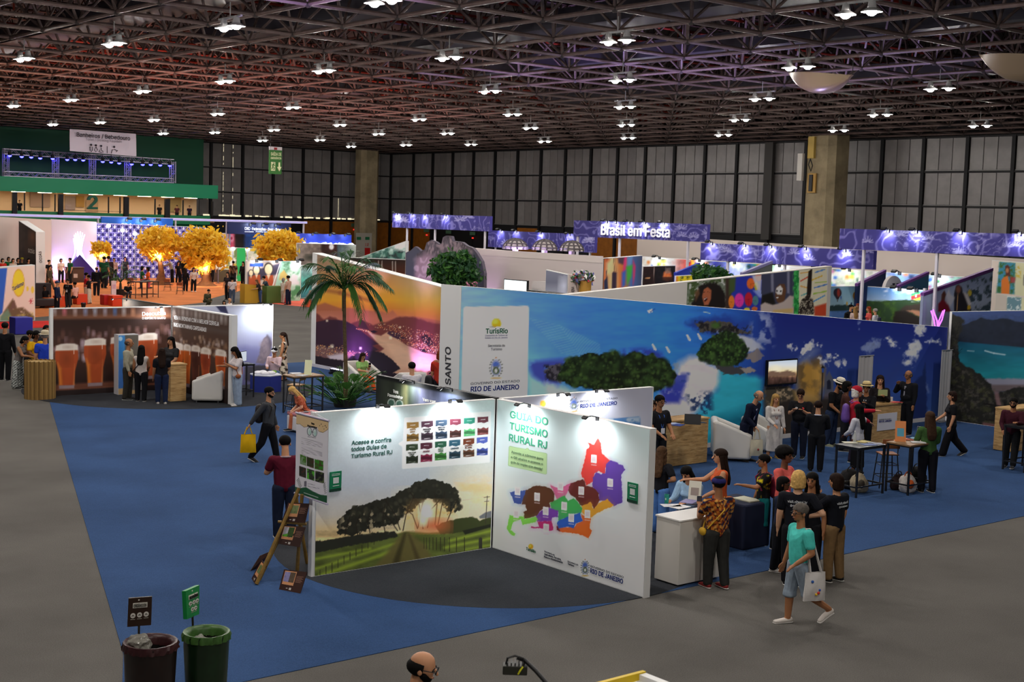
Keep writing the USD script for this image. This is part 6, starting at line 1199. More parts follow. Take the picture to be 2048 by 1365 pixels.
def leaf_crown(name,label,cat,c,rad,n,mats_,base,trunk_r,lr,seed,group=None,branches=7,trunk_m=None):
    t = thing(name,label,cat,base,group); rg = np.random.default_rng(seed); tm = trunk_m or M('#4a3424',.8,.2,0,.3,8); fork = base+(c-base)*.55
    obj('trunk',MB().tube([base,base+(fork-base)*.5+[trunk_r*.4,0,0],fork],[trunk_r*1.3,trunk_r,trunk_r*.8],8),tm,t,smooth=50)
    br = MB()
    for k in range(branches): a = k/branches*2*PI; e = c+rad*np.array([.75*math.cos(a),.75*math.sin(a),rg.uniform(-.4,.5)]); br.tube([fork,fork+(e-fork)*.5+[0,0,.1*rad[2]],e],[trunk_r*.6,trunk_r*.35,trunk_r*.12],5)
    obj('branch',br,tm,t,kind='stuff')
    d = rg.normal(size=(n,3)); d /= np.linalg.norm(d,axis=1,keepdims=True); rr_ = rg.uniform(.35,1,(n,1))**.45; lump = .5+.95*meshkit.fbm(d*2.8+seed,3,seed)[:,None]; pos = c+d*rad*rr_*lump*(1+.3*rg.random((n,1))**4)
    ax = rg.normal(size=(n,3)); ax /= np.linalg.norm(ax,axis=1,keepdims=True); bx = np.cross(ax,rg.normal(size=(n,3))); bx /= np.linalg.norm(bx,axis=1,keepdims=True); L = lr*rg.uniform(.6,1.3,(n,1))
    V = np.stack([pos-ax*L,pos+bx*L*.45,pos+ax*L,pos-bx*L*.45],1); ids = np.arange(n)
    for k,m in enumerate(mats_):
        sel = ids % len(mats_) == k; v_ = V[sel].reshape(-1,3); j = np.arange(sel.sum())*4; obj('foliage',(v_,np.vstack([np.stack([j,j+1,j+2],1),np.stack([j,j+2,j+3],1)])),m,t,kind='stuff')
    return t
ps = Pl('u',q[0]-5); c_ = ps.pos(*ps.sz(912,545)); d_ = depth(c_)/F
leaf_crown('shrub','dense dark green shrub before the jagged rock print','shrub',c_,np.array([46*d_,46*d_,40*d_]),2600,GM[:3],c_*[1,1,0],.08,.16,3)
c_ = ps.pos(*ps.sz(940,572)); leaf_crown('flowering_plant','small pink flowering plant right below the dark shrub','plant',c_,np.array([.35,.35,.2]),120,[M('#d888a8'),GM[0]],c_*[1,1,0],.03,.08,4)
t = thing('television','bright white screen before the plain white stand wall','television',ps.pos(ps.sz(1030,570)[0],0)); obj('housing',pbox(ps,1008,558,1053.5,590,.1,.0),BLACK,t); obj('display',pbox(ps,1009,559.5,1052.5,589,.005,.006),E((235,245,245),1.6,'display'),t); z_ = ps.sz(1030,590); obj('stand',MB().box(ps.pos(z_[0]-.08,0,-.05),ps.pos(z_[0]+.08,z_[1],-.12)),DARK,t)
def art_grey(p): p.grad([(540,'#7a7c8c'),(565,'#6a6c7c'),(590,'#a0a4b4')]); p.ell(1128,572,10,16,'#d0d4e4',.9,.8)
flat('display_stand',ps,1092,539.5,1136,549,art_grey,'grey blue printed panel standing before the white stand wall','panel',0,.08,.05); flat('cabinet',Pl('u',q[0]-4.4),1064,563,1092,563.5,None,'low white cabinet left of the grey blue panel','cabinet',0,.4,core=M('#d0c8c4'))
th = flat('display_stand',Pl('u',q[0]-5.2),1137,549,1156,552,None,'white column panel lettered upwards, right of the grey blue panel','panel',0,.3,core=M('#c8b8b0')); plc = Pl('u',q[0]-5.2); text(th,plc,'SANTA CATARINA',(1150,614),(1148.5,574),5.5,M('#3a2c30'),True,vert=True)
c_ = ps.pos(*ps.sz(1166,556)); t = leaf_crown('flower_vase','big flower arrangement with mixed blooms in a vase by the white stand','flowers',c_,np.array([.42,.42,.28]),330,[M('#c83c4c'),M('#e8e4e0'),GM[0],M('#8c90d0'),GM[1]],c_*[1,1,0],.05,.1,5)
v_ = ps.sz(1170,580); obj('vase',MB().lathe([(.0,0),(.28,.02),(.3,1.0),(.2,1.5),(.24,v_[1]+.35),(0,v_[1]+.3)],ps.pos(v_[0],0),16),M('#b88838',.4),t,smooth=40)
flat('counter',Pl('u',q[0]-7),1053,580,1150,592,None,'long black counter top before the white stand','counter',0,.5,core=BLACK)

# dark bar and forest print right of the palm
pb_ = Pl('u',45.0)
def art_forest(p): p.grad([(480,'#e8f0ec'),(495,'#a8c4bc'),(520,'#5c8478')]); p.cloud([(700,480),(830,480),(830,530),(700,530)],'#2c5a50',9,.48,.58,2,5); p.cloud([(700,500),(830,500),(830,530),(700,530)],'#1c2c2c',7,.5,.6,3,4); p.ell(805,490,22,10,'#ffffff',.9,.9)
flat('mural_wall',pb_,700,522,812,482,art_forest,'rising forest print over the dark bar right of the palm',zb=1.5,t=.2,gain=1.6)
def art_bar(p):
    p.grad([(515,'#1c1614'),(530,'#3a2018'),(555,'#5a2c18'),(575,'#2c1810')]); p.rect(700,510,830,520,'#141212')
    for x in (757,764,785,791): p.line([(x,523),(x,550)],1.6,'#b0a8a0')
    for x in (770,800,812): p.ell(x,552,6,3,'#e0783c',.9,.7)
flat('bar_counter',Pl('u',43.0),700,515,811.5,519.5,art_bar,'dark brown lit bar front behind the sunset wall','bar',0,.4)

# bright stall row under the violet fascias
pr_ = Pl('u',66.5)
def art_stall(p):
    p.grad([(1285,'#e8e4d8'),(1340,'#e8e8e8'),(1380,'#c83028'),(1400,'#e8e0d0'),(1430,'#3c44b0'),(1490,'#d0dcf0'),(1500,'#2c64c8'),(1515,'#2ca850'),(1560,'#e8f0e0'),(1600,'#f0f0f0'),(1700,'#d0dcc0'),(1760,'#e8ece8'),(1790,'#5a78c0'),(1850,'#a8c8f0'),(1880,'#e0f0e8'),(1940,'#58a090'),(2000,'#c8b0d8')],'x')
    rg = np.random.default_rng(5); b0,b1 = p.y.min(),p.y.max()
    for _ in range(520): p.ell(rg.uniform(1285,2000),rg.uniform(b0,b1),rg.uniform(1.5,6),rg.uniform(1.5,5),['#e8c030','#d03828','#2c64c0','#3ca048','#f4f4f4','#e87830','#203878','#a0d0e0','#c060a0','#184030','#ffffff'][rg.integers(11)],.5,.85)
    p.noise(7,.3,None,3)
th = flat('stall_back_wall',pr_,1283,513,2005,559,art_stall,'long bright patchwork of stall prints under the violet fascias','display wall',.4,.2,.09,gain=1.3)
for i,x in enumerate((1320,1400,1470,1560,1640,1700,1800,1880,1960)):
    y = 513+(x-1283)*46/722; spot(pr_,x,y,.6,.6,380,'%s LED spotlight from the left over the bright stall prints' % ('first second third fourth fifth sixth seventh eighth ninth'.split()[i]),None,80,(.95,.97,1),1.8)
def slant(k,c,x0,y0,x1,y1,colr,label,art=None,strip='#6c3c88'):
    pl = Pl(k,c); a,b = pl.sz(x0,y0),pl.sz(x1,y1); th = flat('stall_partition',pl,x0,y0,x1,y1,art,label,'partition',0,.15,.07,M(colr,.6)); n = 1
    w = MB(); top_ = [pl.pos(a[0],a[1],-.17),pl.pos(b[0],b[1],-.17),pl.pos(b[0],b[1],.02),pl.pos(a[0],a[1],.02)]; w.hexa(np.array(top_+[p_+[0,0,.14] for p_ in top_])); obj('edge_strip',w,M(strip,.5),th); return th
slant('v',50.0,1352,551,1400,531,'#2c40a8','blue slanted stall awning wall next to the green shrub',None,'#2434a0')
slant('v',47.0,1485,551,1545,527,'#5a5e58','grey slanted stall partition left of the carnival figures',None,'#7c78a0')
slant('v',43.0,1715,573,1772,545,'#1c2c54','navy slanted stall partition left of the white arch'); slant('v',41.5,1795,577,1858,549,'#2c5a78','teal slanted stall partition right of the white arch')
def art_folk(p):
    k = lambda *q_: [(1690+x/5.687,420+y/5.687) for x,y in q_]
    p.grad([(560,'#8c9cc0'),(600,'#a8b8d4'),(640,'#8c98b0')]); p.cloud([(1930,560),(1990,550),(1990,640),(1930,640)],'#3c5060',8,.5,.58,3,4); p.poly(k((1240,960),(1260,870),(1290,850),(1330,880),(1340,940),(1400,980),(1440,1160),(1240,1160)),'#2c2a34',1); p.ell(*k((1290,905))[0],5,8,'#8c5c50',.3); p.poly(k((1340,930),(1400,960),(1440,1080),(1400,1090)),'#d8d4d8',1.5); p.poly(k((1100,960),(1130,920),(1150,960),(1130,1040),(1090,1080)),'#6a4438',1); p.poly(k((1060,1070),(1110,1020),(1170,1060),(1200,1160),(1060,1160)),'#8c2434',1.5); p.poly(k((1140,1000),(1180,900),(1200,960),(1250,1000),(1200,1100),(1150,1060)),'#c8ccd8',1.5); p.line(k((1280,960),(1275,1150)),1.6,'#c8a070'); p.ell(*k((1420,945))[0],4,6,'#e8c848'); p.ell(*k((1410,1110))[0],3.5,5,'#e0b838')
slant('v',37.0,1847,592,1986,542,'#8c98b0','large slanted partition with folk dancers left of the cream right panel',art_folk)
pa = Pl('v',42.2); a = pa.sz(1789,552); n_ = 14; hw = pa.sz(1805,575)[0]-a[0]
arch = [(a[0]-hw,0)]+[(a[0]+hw*math.sin(e),a[1]-(a[1]-pa.sz(1789,580)[1])*(1-math.cos(e))) for e in np.linspace(-PI/2,PI/2,15)]+[(a[0]+hw,0)]
th = thing('arch_facade','white rounded chapel front among the bright stalls','facade',pa.pos(a[0],0)); obj('core',MB().prism(pa,arch,-.2,0),M('#d4cec8'),th)
for x in (1785,1793): obj('doorway',pbox(pa,x,567,x+4,573,.02,.02),M('#2c2838'),th)
c_ = Pl('v',45.0).pos(*Pl('v',45.0).sz(1420,552)); d_ = depth(c_)/F; leaf_crown('shrub','green shrub above the carnival wall beside the blue awning','shrub',c_,np.array([38*d_,30*d_,19*d_]),1100,GM[:3],c_*[1,1,0],.08,.16,13)
def art_fire(p): p.fill('#2c1c18'); p.rect(1310,533,1350,570,'#1c1818'); p.poly([(1325,560),(1328,545),(1335,540),(1342,545),(1345,562)],'#e07038',2); p.rect(1290,555,1300,558,'#c89060'); p.noise(5,.5); p.line([(1308,530),(1308,575)],1,'#9c8c80'); p.rect(1320,555,1346,562,'#1c1414',.7); p.rect(1330,535,1342,548,'#8c8078',.6)
flat('display_stand',Pl('v',52.0),1286,533,1351,531,art_fire,'dark panel with an orange fire picture left of the blue awning','panel',0,.12,.06)
flat('display_stand',Pl('v',49.5),1352,552,1386,550,lambda p: (p.grad([(1352,'#e06820'),(1358,'#e8c820'),(1386,'#e8c820')],'x'),p.cloud([(1360,552),(1386,550),(1386,566),(1360,566)],'#4a5a20',5,.5,.6,2,2)),'yellow and orange panel under the blue awning','panel',0,.1,.06)

# balloon and canyon prints, right poster, neon letter
cb = P(1729,572.5,2.55); pbv,pcu = Pl('v',cb[1]),Pl('u',cb[0])
def balloon(p,x,y,rx,ry,c,c2): p.ell(x,y,rx,ry,c,.1); p.poly([(x-rx*.9,y+ry*.4),(x+rx*.9,y+ry*.4),(x+rx*.2,y+ry*1.5),(x-rx*.2,y+ry*1.5)],c,.4); p.ell(x+rx*.25,y,rx*.4,ry*.9,c2,.3,.8); p.ell(x,y+ry*1.8,rx*.15,ry*.12,'#3a2c20')
def art_ball(p):
    p.grad([(570,'#88b8cc'),(610,'#a8ccd4'),(630,'#7c9cc0'),(650,'#5c84c0')]); p.poly([(1640,613),(1690,610),(1730,614),(1730,624),(1640,624)],'#2c4440',1,1,2,1,4); p.rect(1640,622,1730,650,'#5c88d0',.8)
    balloon(p,1675,586,8,9,'#2c2028','#d84828'); balloon(p,1711,592,5.4,8,'#a07020','#d8b040'); balloon(p,1694,607,1.8,3.2,'#c8a040','#e0c060'); balloon(p,1703,608,1.6,3.4,'#1c3048','#2c4c60'); balloon(p,1722,608,2.2,3.4,'#242430','#3a3a44'); balloon(p,1682,595,1.2,3,'#2c50a8','#3c68c0')
flat('mural_wall',pbv,1648,573,1728.5,572.5,art_ball,'pale print of hot air balloons over a lake',zb=0,step=.045,gain=1.2)
def art_can(p):
    p.grad([(570,'#3c70b8'),(590,'#7ca4d0'),(600,'#a0bcdc')]); p.cloud([(1765,575),(1840,578),(1830,598),(1770,592)],'#dce4f0',12,.5,.62,2,5,.9,(.6,1.4)); p.poly([(1729,602),(1760,603),(1785,601),(1810,600),(1850,602),(1850,670),(1729,670)],'#2c4428',1,1,1,3,6); p.cloud([(1729,604),(1790,604),(1800,660),(1729,660)],'#4c6c24',12,.42,.6,4,5,.8); p.poly([(1810,612),(1850,606),(1850,624),(1830,622),(1800,632),(1800,620)],'#3a3028',2,1,2,5,5); p.poly([(1812,621),(1830,621),(1850,624),(1850,637),(1840,634)],'#a8785c',1.5,1,2,6,5); p.poly([(1790,624),(1812,622),(1838,636),(1850,645),(1850,670),(1780,670)],'#241f1a',2,1,2,7,5)
    p.poly([(1822,588),(1834,584),(1840,583),(1840,589),(1823,594)],'#38a858',.5); p.poly([(1822,593),(1841,588),(1841,595),(1823,600)],'#c83030',.5); p.poly([(1825,600),(1841,595),(1841,601),(1832,601)],'#e0c830',.5); p.ell(1832,592,2,2.4,'#e8e8e8'); p.line([(1823,603.5),(1838,604)],1.2,'#d8d8d8')
flat('mural_wall',pcu,1729.5,572.5,1847,580.5,art_can,'print of a green canyon under blue sky with a small flag',zb=0,step=.045,gain=1.2)
spot(pcu,1834,580,.6,.5,700,'LED spotlight over the small flag of the canyon print',None,60,(.95,.97,1),1.8); spot(pcu,1800,577.5,.6,.5,300,'LED spotlight over the sky of the canyon print',None,60,(.95,.97,1),1.8)
z_ = Pl('u',cb[0]-.2).sz(1848.5,577); obj('white_post',MB().box(Pl('u',cb[0]-.2).pos(z_[0]-.07,0),Pl('u',cb[0]-.2).pos(z_[0]+.07,z_[1],-.15)),M('#ccc4c8'),loc=pcu.pos(pcu.sz(1849,600)[0],0),label='white post at the right end of the canyon print',cat='post')
pp_ = Pl('u',P(1986,521,4.1)[0])
def art_post(p):
    p.grad([(1983,'#d8ccc0'),(1997,'#d8ccc0'),(1998,'#c8ccb0'),(2048,'#d8d8b0')],'x'); k = lambda *q_: [(1690+x/5.687,420+y/5.687) for x,y in q_]
    p.poly(k((1755,590),(1940,605),(1925,960),(1725,945)),'#3c8ca8',1); p.cloud(k((1755,590),(1940,605),(1925,960),(1725,945)),'#3c6a30',6,.48,.6,3,3); p.poly(k((1820,640),(1850,625),(1875,650),(1880,760),(1830,760)),'#5a2c1c',1); p.ell(*k((1845,690))[0],3,5,'#b07850',.3); p.poly(k((1800,770),(1850,750),(1875,860),(1870,960),(1775,955),(1780,800)),'#d8782c',1); p.poly(k((1880,760),(1940,770),(1930,830),(1880,830)),'#b83838',1.5,.8); p.cloud(k((1940,640),(2000,640),(2000,780),(1940,760)),'#d0b840',4,.5,.56,5,2,.9)
    p.poly(k((1725,945),(2100,990),(2100,1010),(1722,960)),'#d8ccc4',.5); p.poly(k((1720,960),(1840,975),(1840,1150),(1700,1150)),'#ccc4b8',.6); p.poly(k((1845,985),(2005,1000),(2000,1150),(1840,1150)),'#6c94a0',1); contour(p,.5,7,'#e8f0ec',.2,6,.8,p.bbox(2014,592,2042,625)); p.poly(k((2030,780),(2036,740),(2100,720),(2100,880),(2030,860)),'#2c2c30',1); p.poly(k((2040,780),(2044,750),(2100,740),(2100,870),(2040,850)),'#e0dcc0',.8)
flat('mural_wall',pp_,1984,520.5,2075,527,art_post,'cream right edge panel with a woman in an orange dress poster',zb=1.0,step=.05,gain=1.2)
pn = Pl('u',cb[0]-4.5); t = thing('neon_letter','violet glowing neon letter shape beside the canyon print','neon sign',pn.pos(pn.sz(1872,640)[0],0)); PN = E((200,90,255),3.2,'neon')
for a in (((1862,622),(1868,640),(1872,664)),((1866,620),(1874,642),(1876,664)),((1886,622),(1878,642),(1876,664)),((1889,620),(1884,640),(1872,664))): obj('neon_tube',MB().tube([pn.pos(*pn.sz(*b_)) for b_ in a],.035,6),PN,t)
z_ = pn.sz(1874,664); obj('foot',MB().box(pn.pos(z_[0]-.2,0,-.1),pn.pos(z_[0]+.2,max(z_[1],.1),-.2)),DARK,t)

def uplight(u,v,c,w,lab):
    b = np.array([u,v,0.0]); t = thing('uplight',lab,'floor light',b); obj('base',MB().box(b+[-.15,-.15,0],b+[.15,.15,.08]),BLACK,t); obj('head',MB().lathe([(0,.08),(.1,.1),(.14,.34),(.12,.35)],b,14),BLACK,t,smooth=40); obj('lens',MB().lathe([(.12,.335),(0,.345)],b,14),E((200,170,255),3,'up_lens'),t)
    light_at(path_of('up_beam')[7:],'spot',b+[0,0,.42],b+[.3,.3,9],c,w,.05,48,.9)
uplight(41,49,(.55,.42,1),110000,'violet floor uplight behind the carnival wall'); uplight(47,40,(.55,.44,1),70000,'violet floor uplight among the bright stalls'); uplight(36,66,(1,.36,.28),70000,'red floor uplight on the grey aisle behind the sunset wall'); uplight(50,78,(1,.4,.32),80000,'red floor uplight by the forest print'); uplight(28,70,(1,.45,.3),60000,'red floor uplight near the red carpet'); uplight(30,92,(1,.5,.35),80000,'amber floor uplight on the orange carpet')
# ------------------------------------------------------------------ the far left: white walls, tile wall, yellow trees
pb1 = Pl('v',103.0); a,b = pb1.sz(-40,427),pb1.sz(612,447)
t = thing('overhead_beam','long white lit truss beam over the far left stands','beam',pb1.pos((a[0]+b[0])/2,0)); zt = (a[1]+b[1])/2
obj('beam',MB().box(pb1.pos(a[0],zt-.1,0),pb1.pos(b[0],zt+.1,.2)),M('#d4ccec',.5),t); obj('light_strip',MB().box(pb1.pos(a[0],zt-.04,.2),pb1.pos(b[0],zt+.04,.22)),E((200,190,255),.9,'strip'),t)
for x in (195,350,452,606): s_ = pb1.sz(x,445)[0]; obj('post',MB().box(pb1.pos(s_-.06,0,.05),pb1.pos(s_+.06,zt,.15)),M('#b8b4c0'),t)
def cnc(pl,x0,y0,x1,y1,h,c,lab,tx):
    a,b = pl.sz(x0,y0+h),pl.sz(x1,y0); th = thing('overhead_fascia',lab,'fascia',pl.pos((a[0]+b[0])/2,0)); obj('core',MB().box(pl.pos(a[0],a[1],0),pl.pos(b[0],b[1],-.2)),M(c,.5),th)
    for s_ in (a[0]+.2,b[0]-.2): obj('post',MB().box(pl.pos(s_-.06,0,-.05),pl.pos(s_+.06,a[1],-.15)),M('#8890a8'),th)
    WW = M('#e8ecf4'); text(th,pl,'CNC · Federações · Sesc · Senac',(tx,y0+h*.62),(tx+(x1-x0)*.6,y0+h*.62+(y1-y0)*.6),h*.26,WW,True,.02); text(th,pl,'Sistema Comércio',(tx+22,y0+h*.84),(tx+56,y0+h*.84+(y1-y0)*.3),h*.13,WW,False,.02)
    obj('printed_rule',MB().box(pl.pos(*pl.sz(tx,y0+h*.82),.01),pl.pos(*pl.sz(tx+18,y0+h*.79),.02)).box(pl.pos(*pl.sz(tx+60,y0+h*.82+1),.01),pl.pos(*pl.sz(tx+78,y0+h*.79+1),.02)),WW,th)
    for i in range(3): x = x0+(x1-x0)*(.35+.2*i); spot(pl,x,y0+(y1-y0)*(x-x0)/(x1-x0)+.5,.6,.4,700,'%s LED spotlight on the %s' % (('left','middle','right')[i],lab),None,70,(.8,.88,1),2.0)
cnc(Pl('v',101.0),203,437.5,346,442,26,'#1c58b0','bright blue fascia with white lettering over the tile wall',242); cnc(Pl('v',102.0),456,447,582,451,21,'#1a2450','dark navy fascia with white lettering right of the green wall',489)
def art_tile(p):
    p.fill('#8c88c8'); s0_,z0_ = p.s.min(),p.z.min(); w = .315; i,j = np.floor((p.s-s0_)/w).astype(int),np.floor((p.z-z0_)/w).astype(int); fu,fv = (p.s-s0_)/w-i,(p.z-z0_)/w-j; ins = (fu > .08) & (fu < .92) & (fv > .08) & (fv < .92)
    p.c[ins] = col('#34307c'); alt = ((i+j) % 2 == 0) & ins; p.c[((i+j) % 2 == 1) & ins & (np.abs(fu-.5)+np.abs(fv-.5) < .35)] = col('#221c54')
    arrow = alt & ((np.abs(fu-.5) < .1) | ((np.abs(np.abs(fu-.5)-(fv-.15)*.8) < .13) & (fv < .55))); p.c[arrow] = col('#d4d4ec')
flat('tile_wall',Pl('v',100.0),193,446,412,455,art_tile,'blue tile wall patterned with white arrows behind the yellow trees','tile wall',0,.15,.04,gain=1.25)
for i,(x,y) in enumerate(((217,452),(245,461),(270,468),(295,477),(366,494),(437,497),(466,498),(495,499))):
    pl = Pl('v',97.5 if i < 5 else 92.5); p_ = pl.pos(*pl.sz(x,y)); t = thing('floodlight','white glaring lamp on a slim stand, number %s from the left along the tile wall' % ('one two three four five six seven eight'.split()[i]),'floodlight',p_*[1,1,0]); obj('lamp_head',MB().ball(p_,(.17,.17,.14),1),E((225,230,255),10,'glare'),t); obj('stand',MB().rod(p_*[1,1,0],p_-[0,0,.1],.03,6),M('#88889a'),t); obj('foot',MB().lathe([(0,0),(.2,0),(.2,.03),(0,.03)],p_*[1,1,0],10),DARK,t)
    light_at(path_of('flood_glow')[7:],'s',p_+[-.3,-.5,0],p_+[0,0,-2],(.9,.92,1),60,.12)
plw = Pl('v',98.0); wcat = flat('partition_wall',plw,101,438.5,193,444,None,'white far wall carrying a glowing white curved rib emblem','wall panel',0,.3,core=M('#d8ccd0',.6)); wl0 = flat('partition_wall',Pl('v',97.0),-30,432,103,440,None,'plain cream far wall at the left edge behind the dark state panel','wall panel',0,.3,core=M('#d8c8c0',.6))
t = thing('light_sculpture','sculpture of white glowing curved ribs flaring up from a base','light sculpture',plw.pos(plw.sz(152,545)[0],0,.8)); NW = E((225,218,255),2.4,'rib_glow'); k = lambda *q_: [(x/5.851,420+y/5.851) for x,y in q_]
for a in (((812,330),(828,420),(830,490),(800,580),(770,640)),((820,290),(840,380),(855,470),(860,560),(840,640)),((838,270),(855,380),(868,470),(872,560),(845,650)),((862,250),(868,380),(876,480),(900,600),(940,690)),((890,250),(884,380),(882,480),(920,590),(1000,680)),((915,265),(900,380),(892,480),(940,590),(1040,700)),((940,285),(915,380),(900,480),(950,590),(1075,735))): obj('rib',MB().tube([plw.pos(*plw.sz(*b_),.8) for b_ in k(*a)],.045,6),NW,t)
z_ = plw.sz(152,548); obj('base',MB().prism(plw,[plw.sz(*b_) for b_ in k((770,640),(880,520),(1080,740))]+[(plw.sz(184,560)[0],.05),(plw.sz(131,560)[0],.05)],.6,.9),M('#3a2c88',.5),t)
for dx in (-1.2,1.6): light_at(path_of('sculpture_glow')[7:],'s',plw.pos(plw.sz(150,520)[0]+dx,1.0,.5),plw.pos(0,3,0),(.45,.35,1),90,.2)
e = P(80,569); pg1,pg2 = Pl('u',P(72,569)[0]),Pl('v',P(72,569)[1])
def art_go(p): p.fill('#3a3230'); p.noise(12,.25); p.ell(65,475,8,14,'#8c5c40',.9,.8); p.ell(60,495,9,12,'#5c4438',.9,.6)
th = flat('display_wall',pg1,37.5,441.5,72,464,art_go,'dark state panel with a steep slanting white top at the far left',zb=0,t=.62,step=.06); text(th,pg1,'GOIÁS',(57,505),(70,508),7.5,WT,True,.03); text(th,pg2,'GOIÁS',(84,526),(82.5,503),5,M('#3a2c2c'),True,vert=True,off=.02)
q = P(70,641); pt1 = Pl('v',q[1])
def art_tur(p):
    p.fill('#e0c0b0'); k_ = lambda *q_: [(x/5.851,420+y/5.851) for x,y in q_]; p.poly(k_((-60,690),(85,680),(30,1200),(-60,1300)),'#2c58b0',1); p.ell(*k_((218,855))[0],12,28,'#c89838',.05); p.ell(*k_((218,855))[0],11,25.5,'#e8c030',.05); p.poly(k_((140,870),(285,850),(280,900),(140,940)),'#d8b838',.5)
    p.cloud(k_((40,1200),(150,1040),(200,1150),(270,1140),(400,1250),(400,1400),(0,1400)),'#6a5038',6,.2,.4,3,2); p.poly(k_((0,1250),(90,1160),(130,1240),(60,1350),(0,1350)),'#6c8068',2); p.cloud(k_((60,1260),(380,1200),(390,1400),(0,1400)),'#a89038',5,.45,.6,5,3); p.poly(k_((150,1070),(170,1060),(190,1140),(110,1180)),'#6a4a40',1.5)
    for a in range(3): t_ = a*PI/3; p.line([(62+4*math.cos(t_),603+6*math.sin(t_)),(62-4*math.cos(t_),603-6*math.sin(t_))],1.2,'#b82030')
    p.ell(55,578,2.5,5,'#e0b840',.2); p.ell(65,580,3,7,'#e0b840',.2)
th = flat('display_wall',pt1,-40,537.5,70,530,art_tur,'pink panel with a yellow round emblem at the left edge',zb=0,t=.5,step=.04); text(th,pt1,'Turismo',(24,583),(47,570),8,M('#2c3c80'),True,.02)

# coloured stands right of the yellow trees
def art_people(p): p.grad([(425,'#d4ccd0'),(455,'#c8bcc0'),(458,'#c85878'),(466,'#d86080'),(472,'#2c2424'),(486,'#1c1c20'),(492,'#2c4c90'),(530,'#2c64b0')],'x'); p.ell(442,476,4,5,'#3a2c24',.2); p.poly([(432,492),(438,480),(447,482),(450,494)],'#c8b0a0',1); p.ell(463,477,5,8,'#e890b0',.2); p.ell(463,477,2,3,'#a83050',.2); p.noise(8,.2)
flat('display_wall',Pl('v',104.0),425,466,531,468,art_people,'tall photo wall with a pink ring right of the second yellow tree',zb=0,step=.07)
def art_pale(p): p.fill('#c8ccb8'); p.cloud([(425,490),(530,490),(530,570),(425,570)],'#6a7c50',8,.45,.6,2,3); p.cloud([(425,490),(530,490),(530,570),(425,570)],'#f0ecd8',7,.52,.62,4,3); p.rect(474,490,491,580,'#2ca858'); p.cloud([(430,500),(472,500),(472,550),(430,550)],'#d0b838',5,.55,.62,6,2)
flat('display_wall',Pl('v',95.0),428,494,530,497,art_pale,'pale leafy print with a bright green stripe behind the plaid man',zb=0,step=.06)
def art_dark(p): p.grad([(595,'#8c8078'),(640,'#6a5c54'),(645,'#2c1814'),(672,'#3a1c18'),(676,'#405058'),(710,'#a0a8a0')],'x'); p.noise(6,.3); p.ell(663,494,4.5,5.5,'#f0f0ff',.3); p.ell(620,515,10,6,'#3c3c34',.8)
flat('display_wall',Pl('v',84.0),594,486,712,490,art_dark,'brown and dark stand fronts behind the palm crown',zb=0,step=.06)
bl = flat('overhead_fascia',Pl('v',86.0),566,466,703,470,None,'plain royal blue fascia with a string of small lights above the palm','fascia',Pl('v',86.0).sz(600,488)[1],.2,core=M('#2438a0',.5)); plx = Pl('v',86.0); rg = random.Random(9); sl = MB()
for k_ in range(34): x = 590+k_*3.5; p_ = plx.pos(*plx.sz(x,487+rg.random()*3+(x-590)*.02),.1); sl.ball(p_,.09*(1+rg.random()),0)
obj('string_light',sl,E((210,220,255),6,'string'),bl,kind='stuff')
for x in (572,700): s_ = plx.sz(x,487)[0]; obj('post',MB().box(plx.pos(s_-.06,0,-.05),plx.pos(s_+.06,3.2,-.15)),M('#8890a8'),bl)
for i,x in enumerate((590,625,660,690)): spot(plx,x,466.5+(x-566)*.029,.5,.4,260,'%s LED spotlight from the left on the royal blue fascia' % n_th[i],None,70,(.75,.8,1),1.6)
q = P(560,607); q[1] += 1.7; pq = Pl('v',q[1])
def art_pup(p):
    p.grad([(492,'#c8b8a8'),(560,'#a89484')],'x'); p.poly([(495,545),(565,525),(565,545),(495,570)],'#3a3444',2)
    for x,y,r_ in ((502,548,4),(513,543,6),(537,542,7.5)): p.ell(x,y-r_*.6,r_*1.25,r_*1.6,'#302824',.1); p.ell(x,y-r_*.4,r_,r_*1.4,'#d8c49c',.1); p.poly([(x-r_*1.4,605),(x-r_*1.1,y+r_*1.3),(x+r_*1.2,y+r_*1.1),(x+r_*1.6,605)],'#a84c28',1); p.poly([(x-r_*.5,y+r_),(x+r_*.5,y+r_),(x,y+r_*2.4)],'#d8c0a0',.8)
    p.poly([(545,580),(565,545),(565,600),(545,600)],'#b05828',2); p.rect(499,527,527,534,'#2c4c9c'); p.poly([(564,520),(605,520),(605,606),(541,606)],'#a0c8b0',.5); p.cloud([(566,524),(604,524),(604,600),(560,600)],'#4c8c5c',9,.45,.6,3,4); p.cloud([(585,524),(604,524),(604,570),(570,570)],'#f0f8f0',14,.35,.6,4,5); p.poly([(560,548),(568,540),(576,552),(570,562),(558,560)],'#d0b060',1,.9); p.line([(562.5,521),(541,585)],1.6,'#e0dcd8')
th = flat('display_wall',pq,492,521,602,522.5,art_pup,'white framed stand wall with clay doll and jungle prints',zb=0,step=.035)
spot(pq,513,521,.5,.5,420,'left LED spotlight over the clay doll print',None,70,(1,1,1),1.7); spot(pq,553,522,.5,.5,420,'right LED spotlight over the clay doll print',None,70,(1,1,1),1.7); spot(pq,595,522,.5,.5,420,'LED spotlight over the jungle print',None,70,(1,1,1),1.7)
flat('display_wall',Pl('v',q[1]+2.5),602,530,640,531,lambda p: (p.grad([(525,'#d8e8f0'),(560,'#58b0a0'),(600,'#3c6c78')]),p.noise(8,.4)),'pale turquoise print left of the palm',zb=0,step=.06)
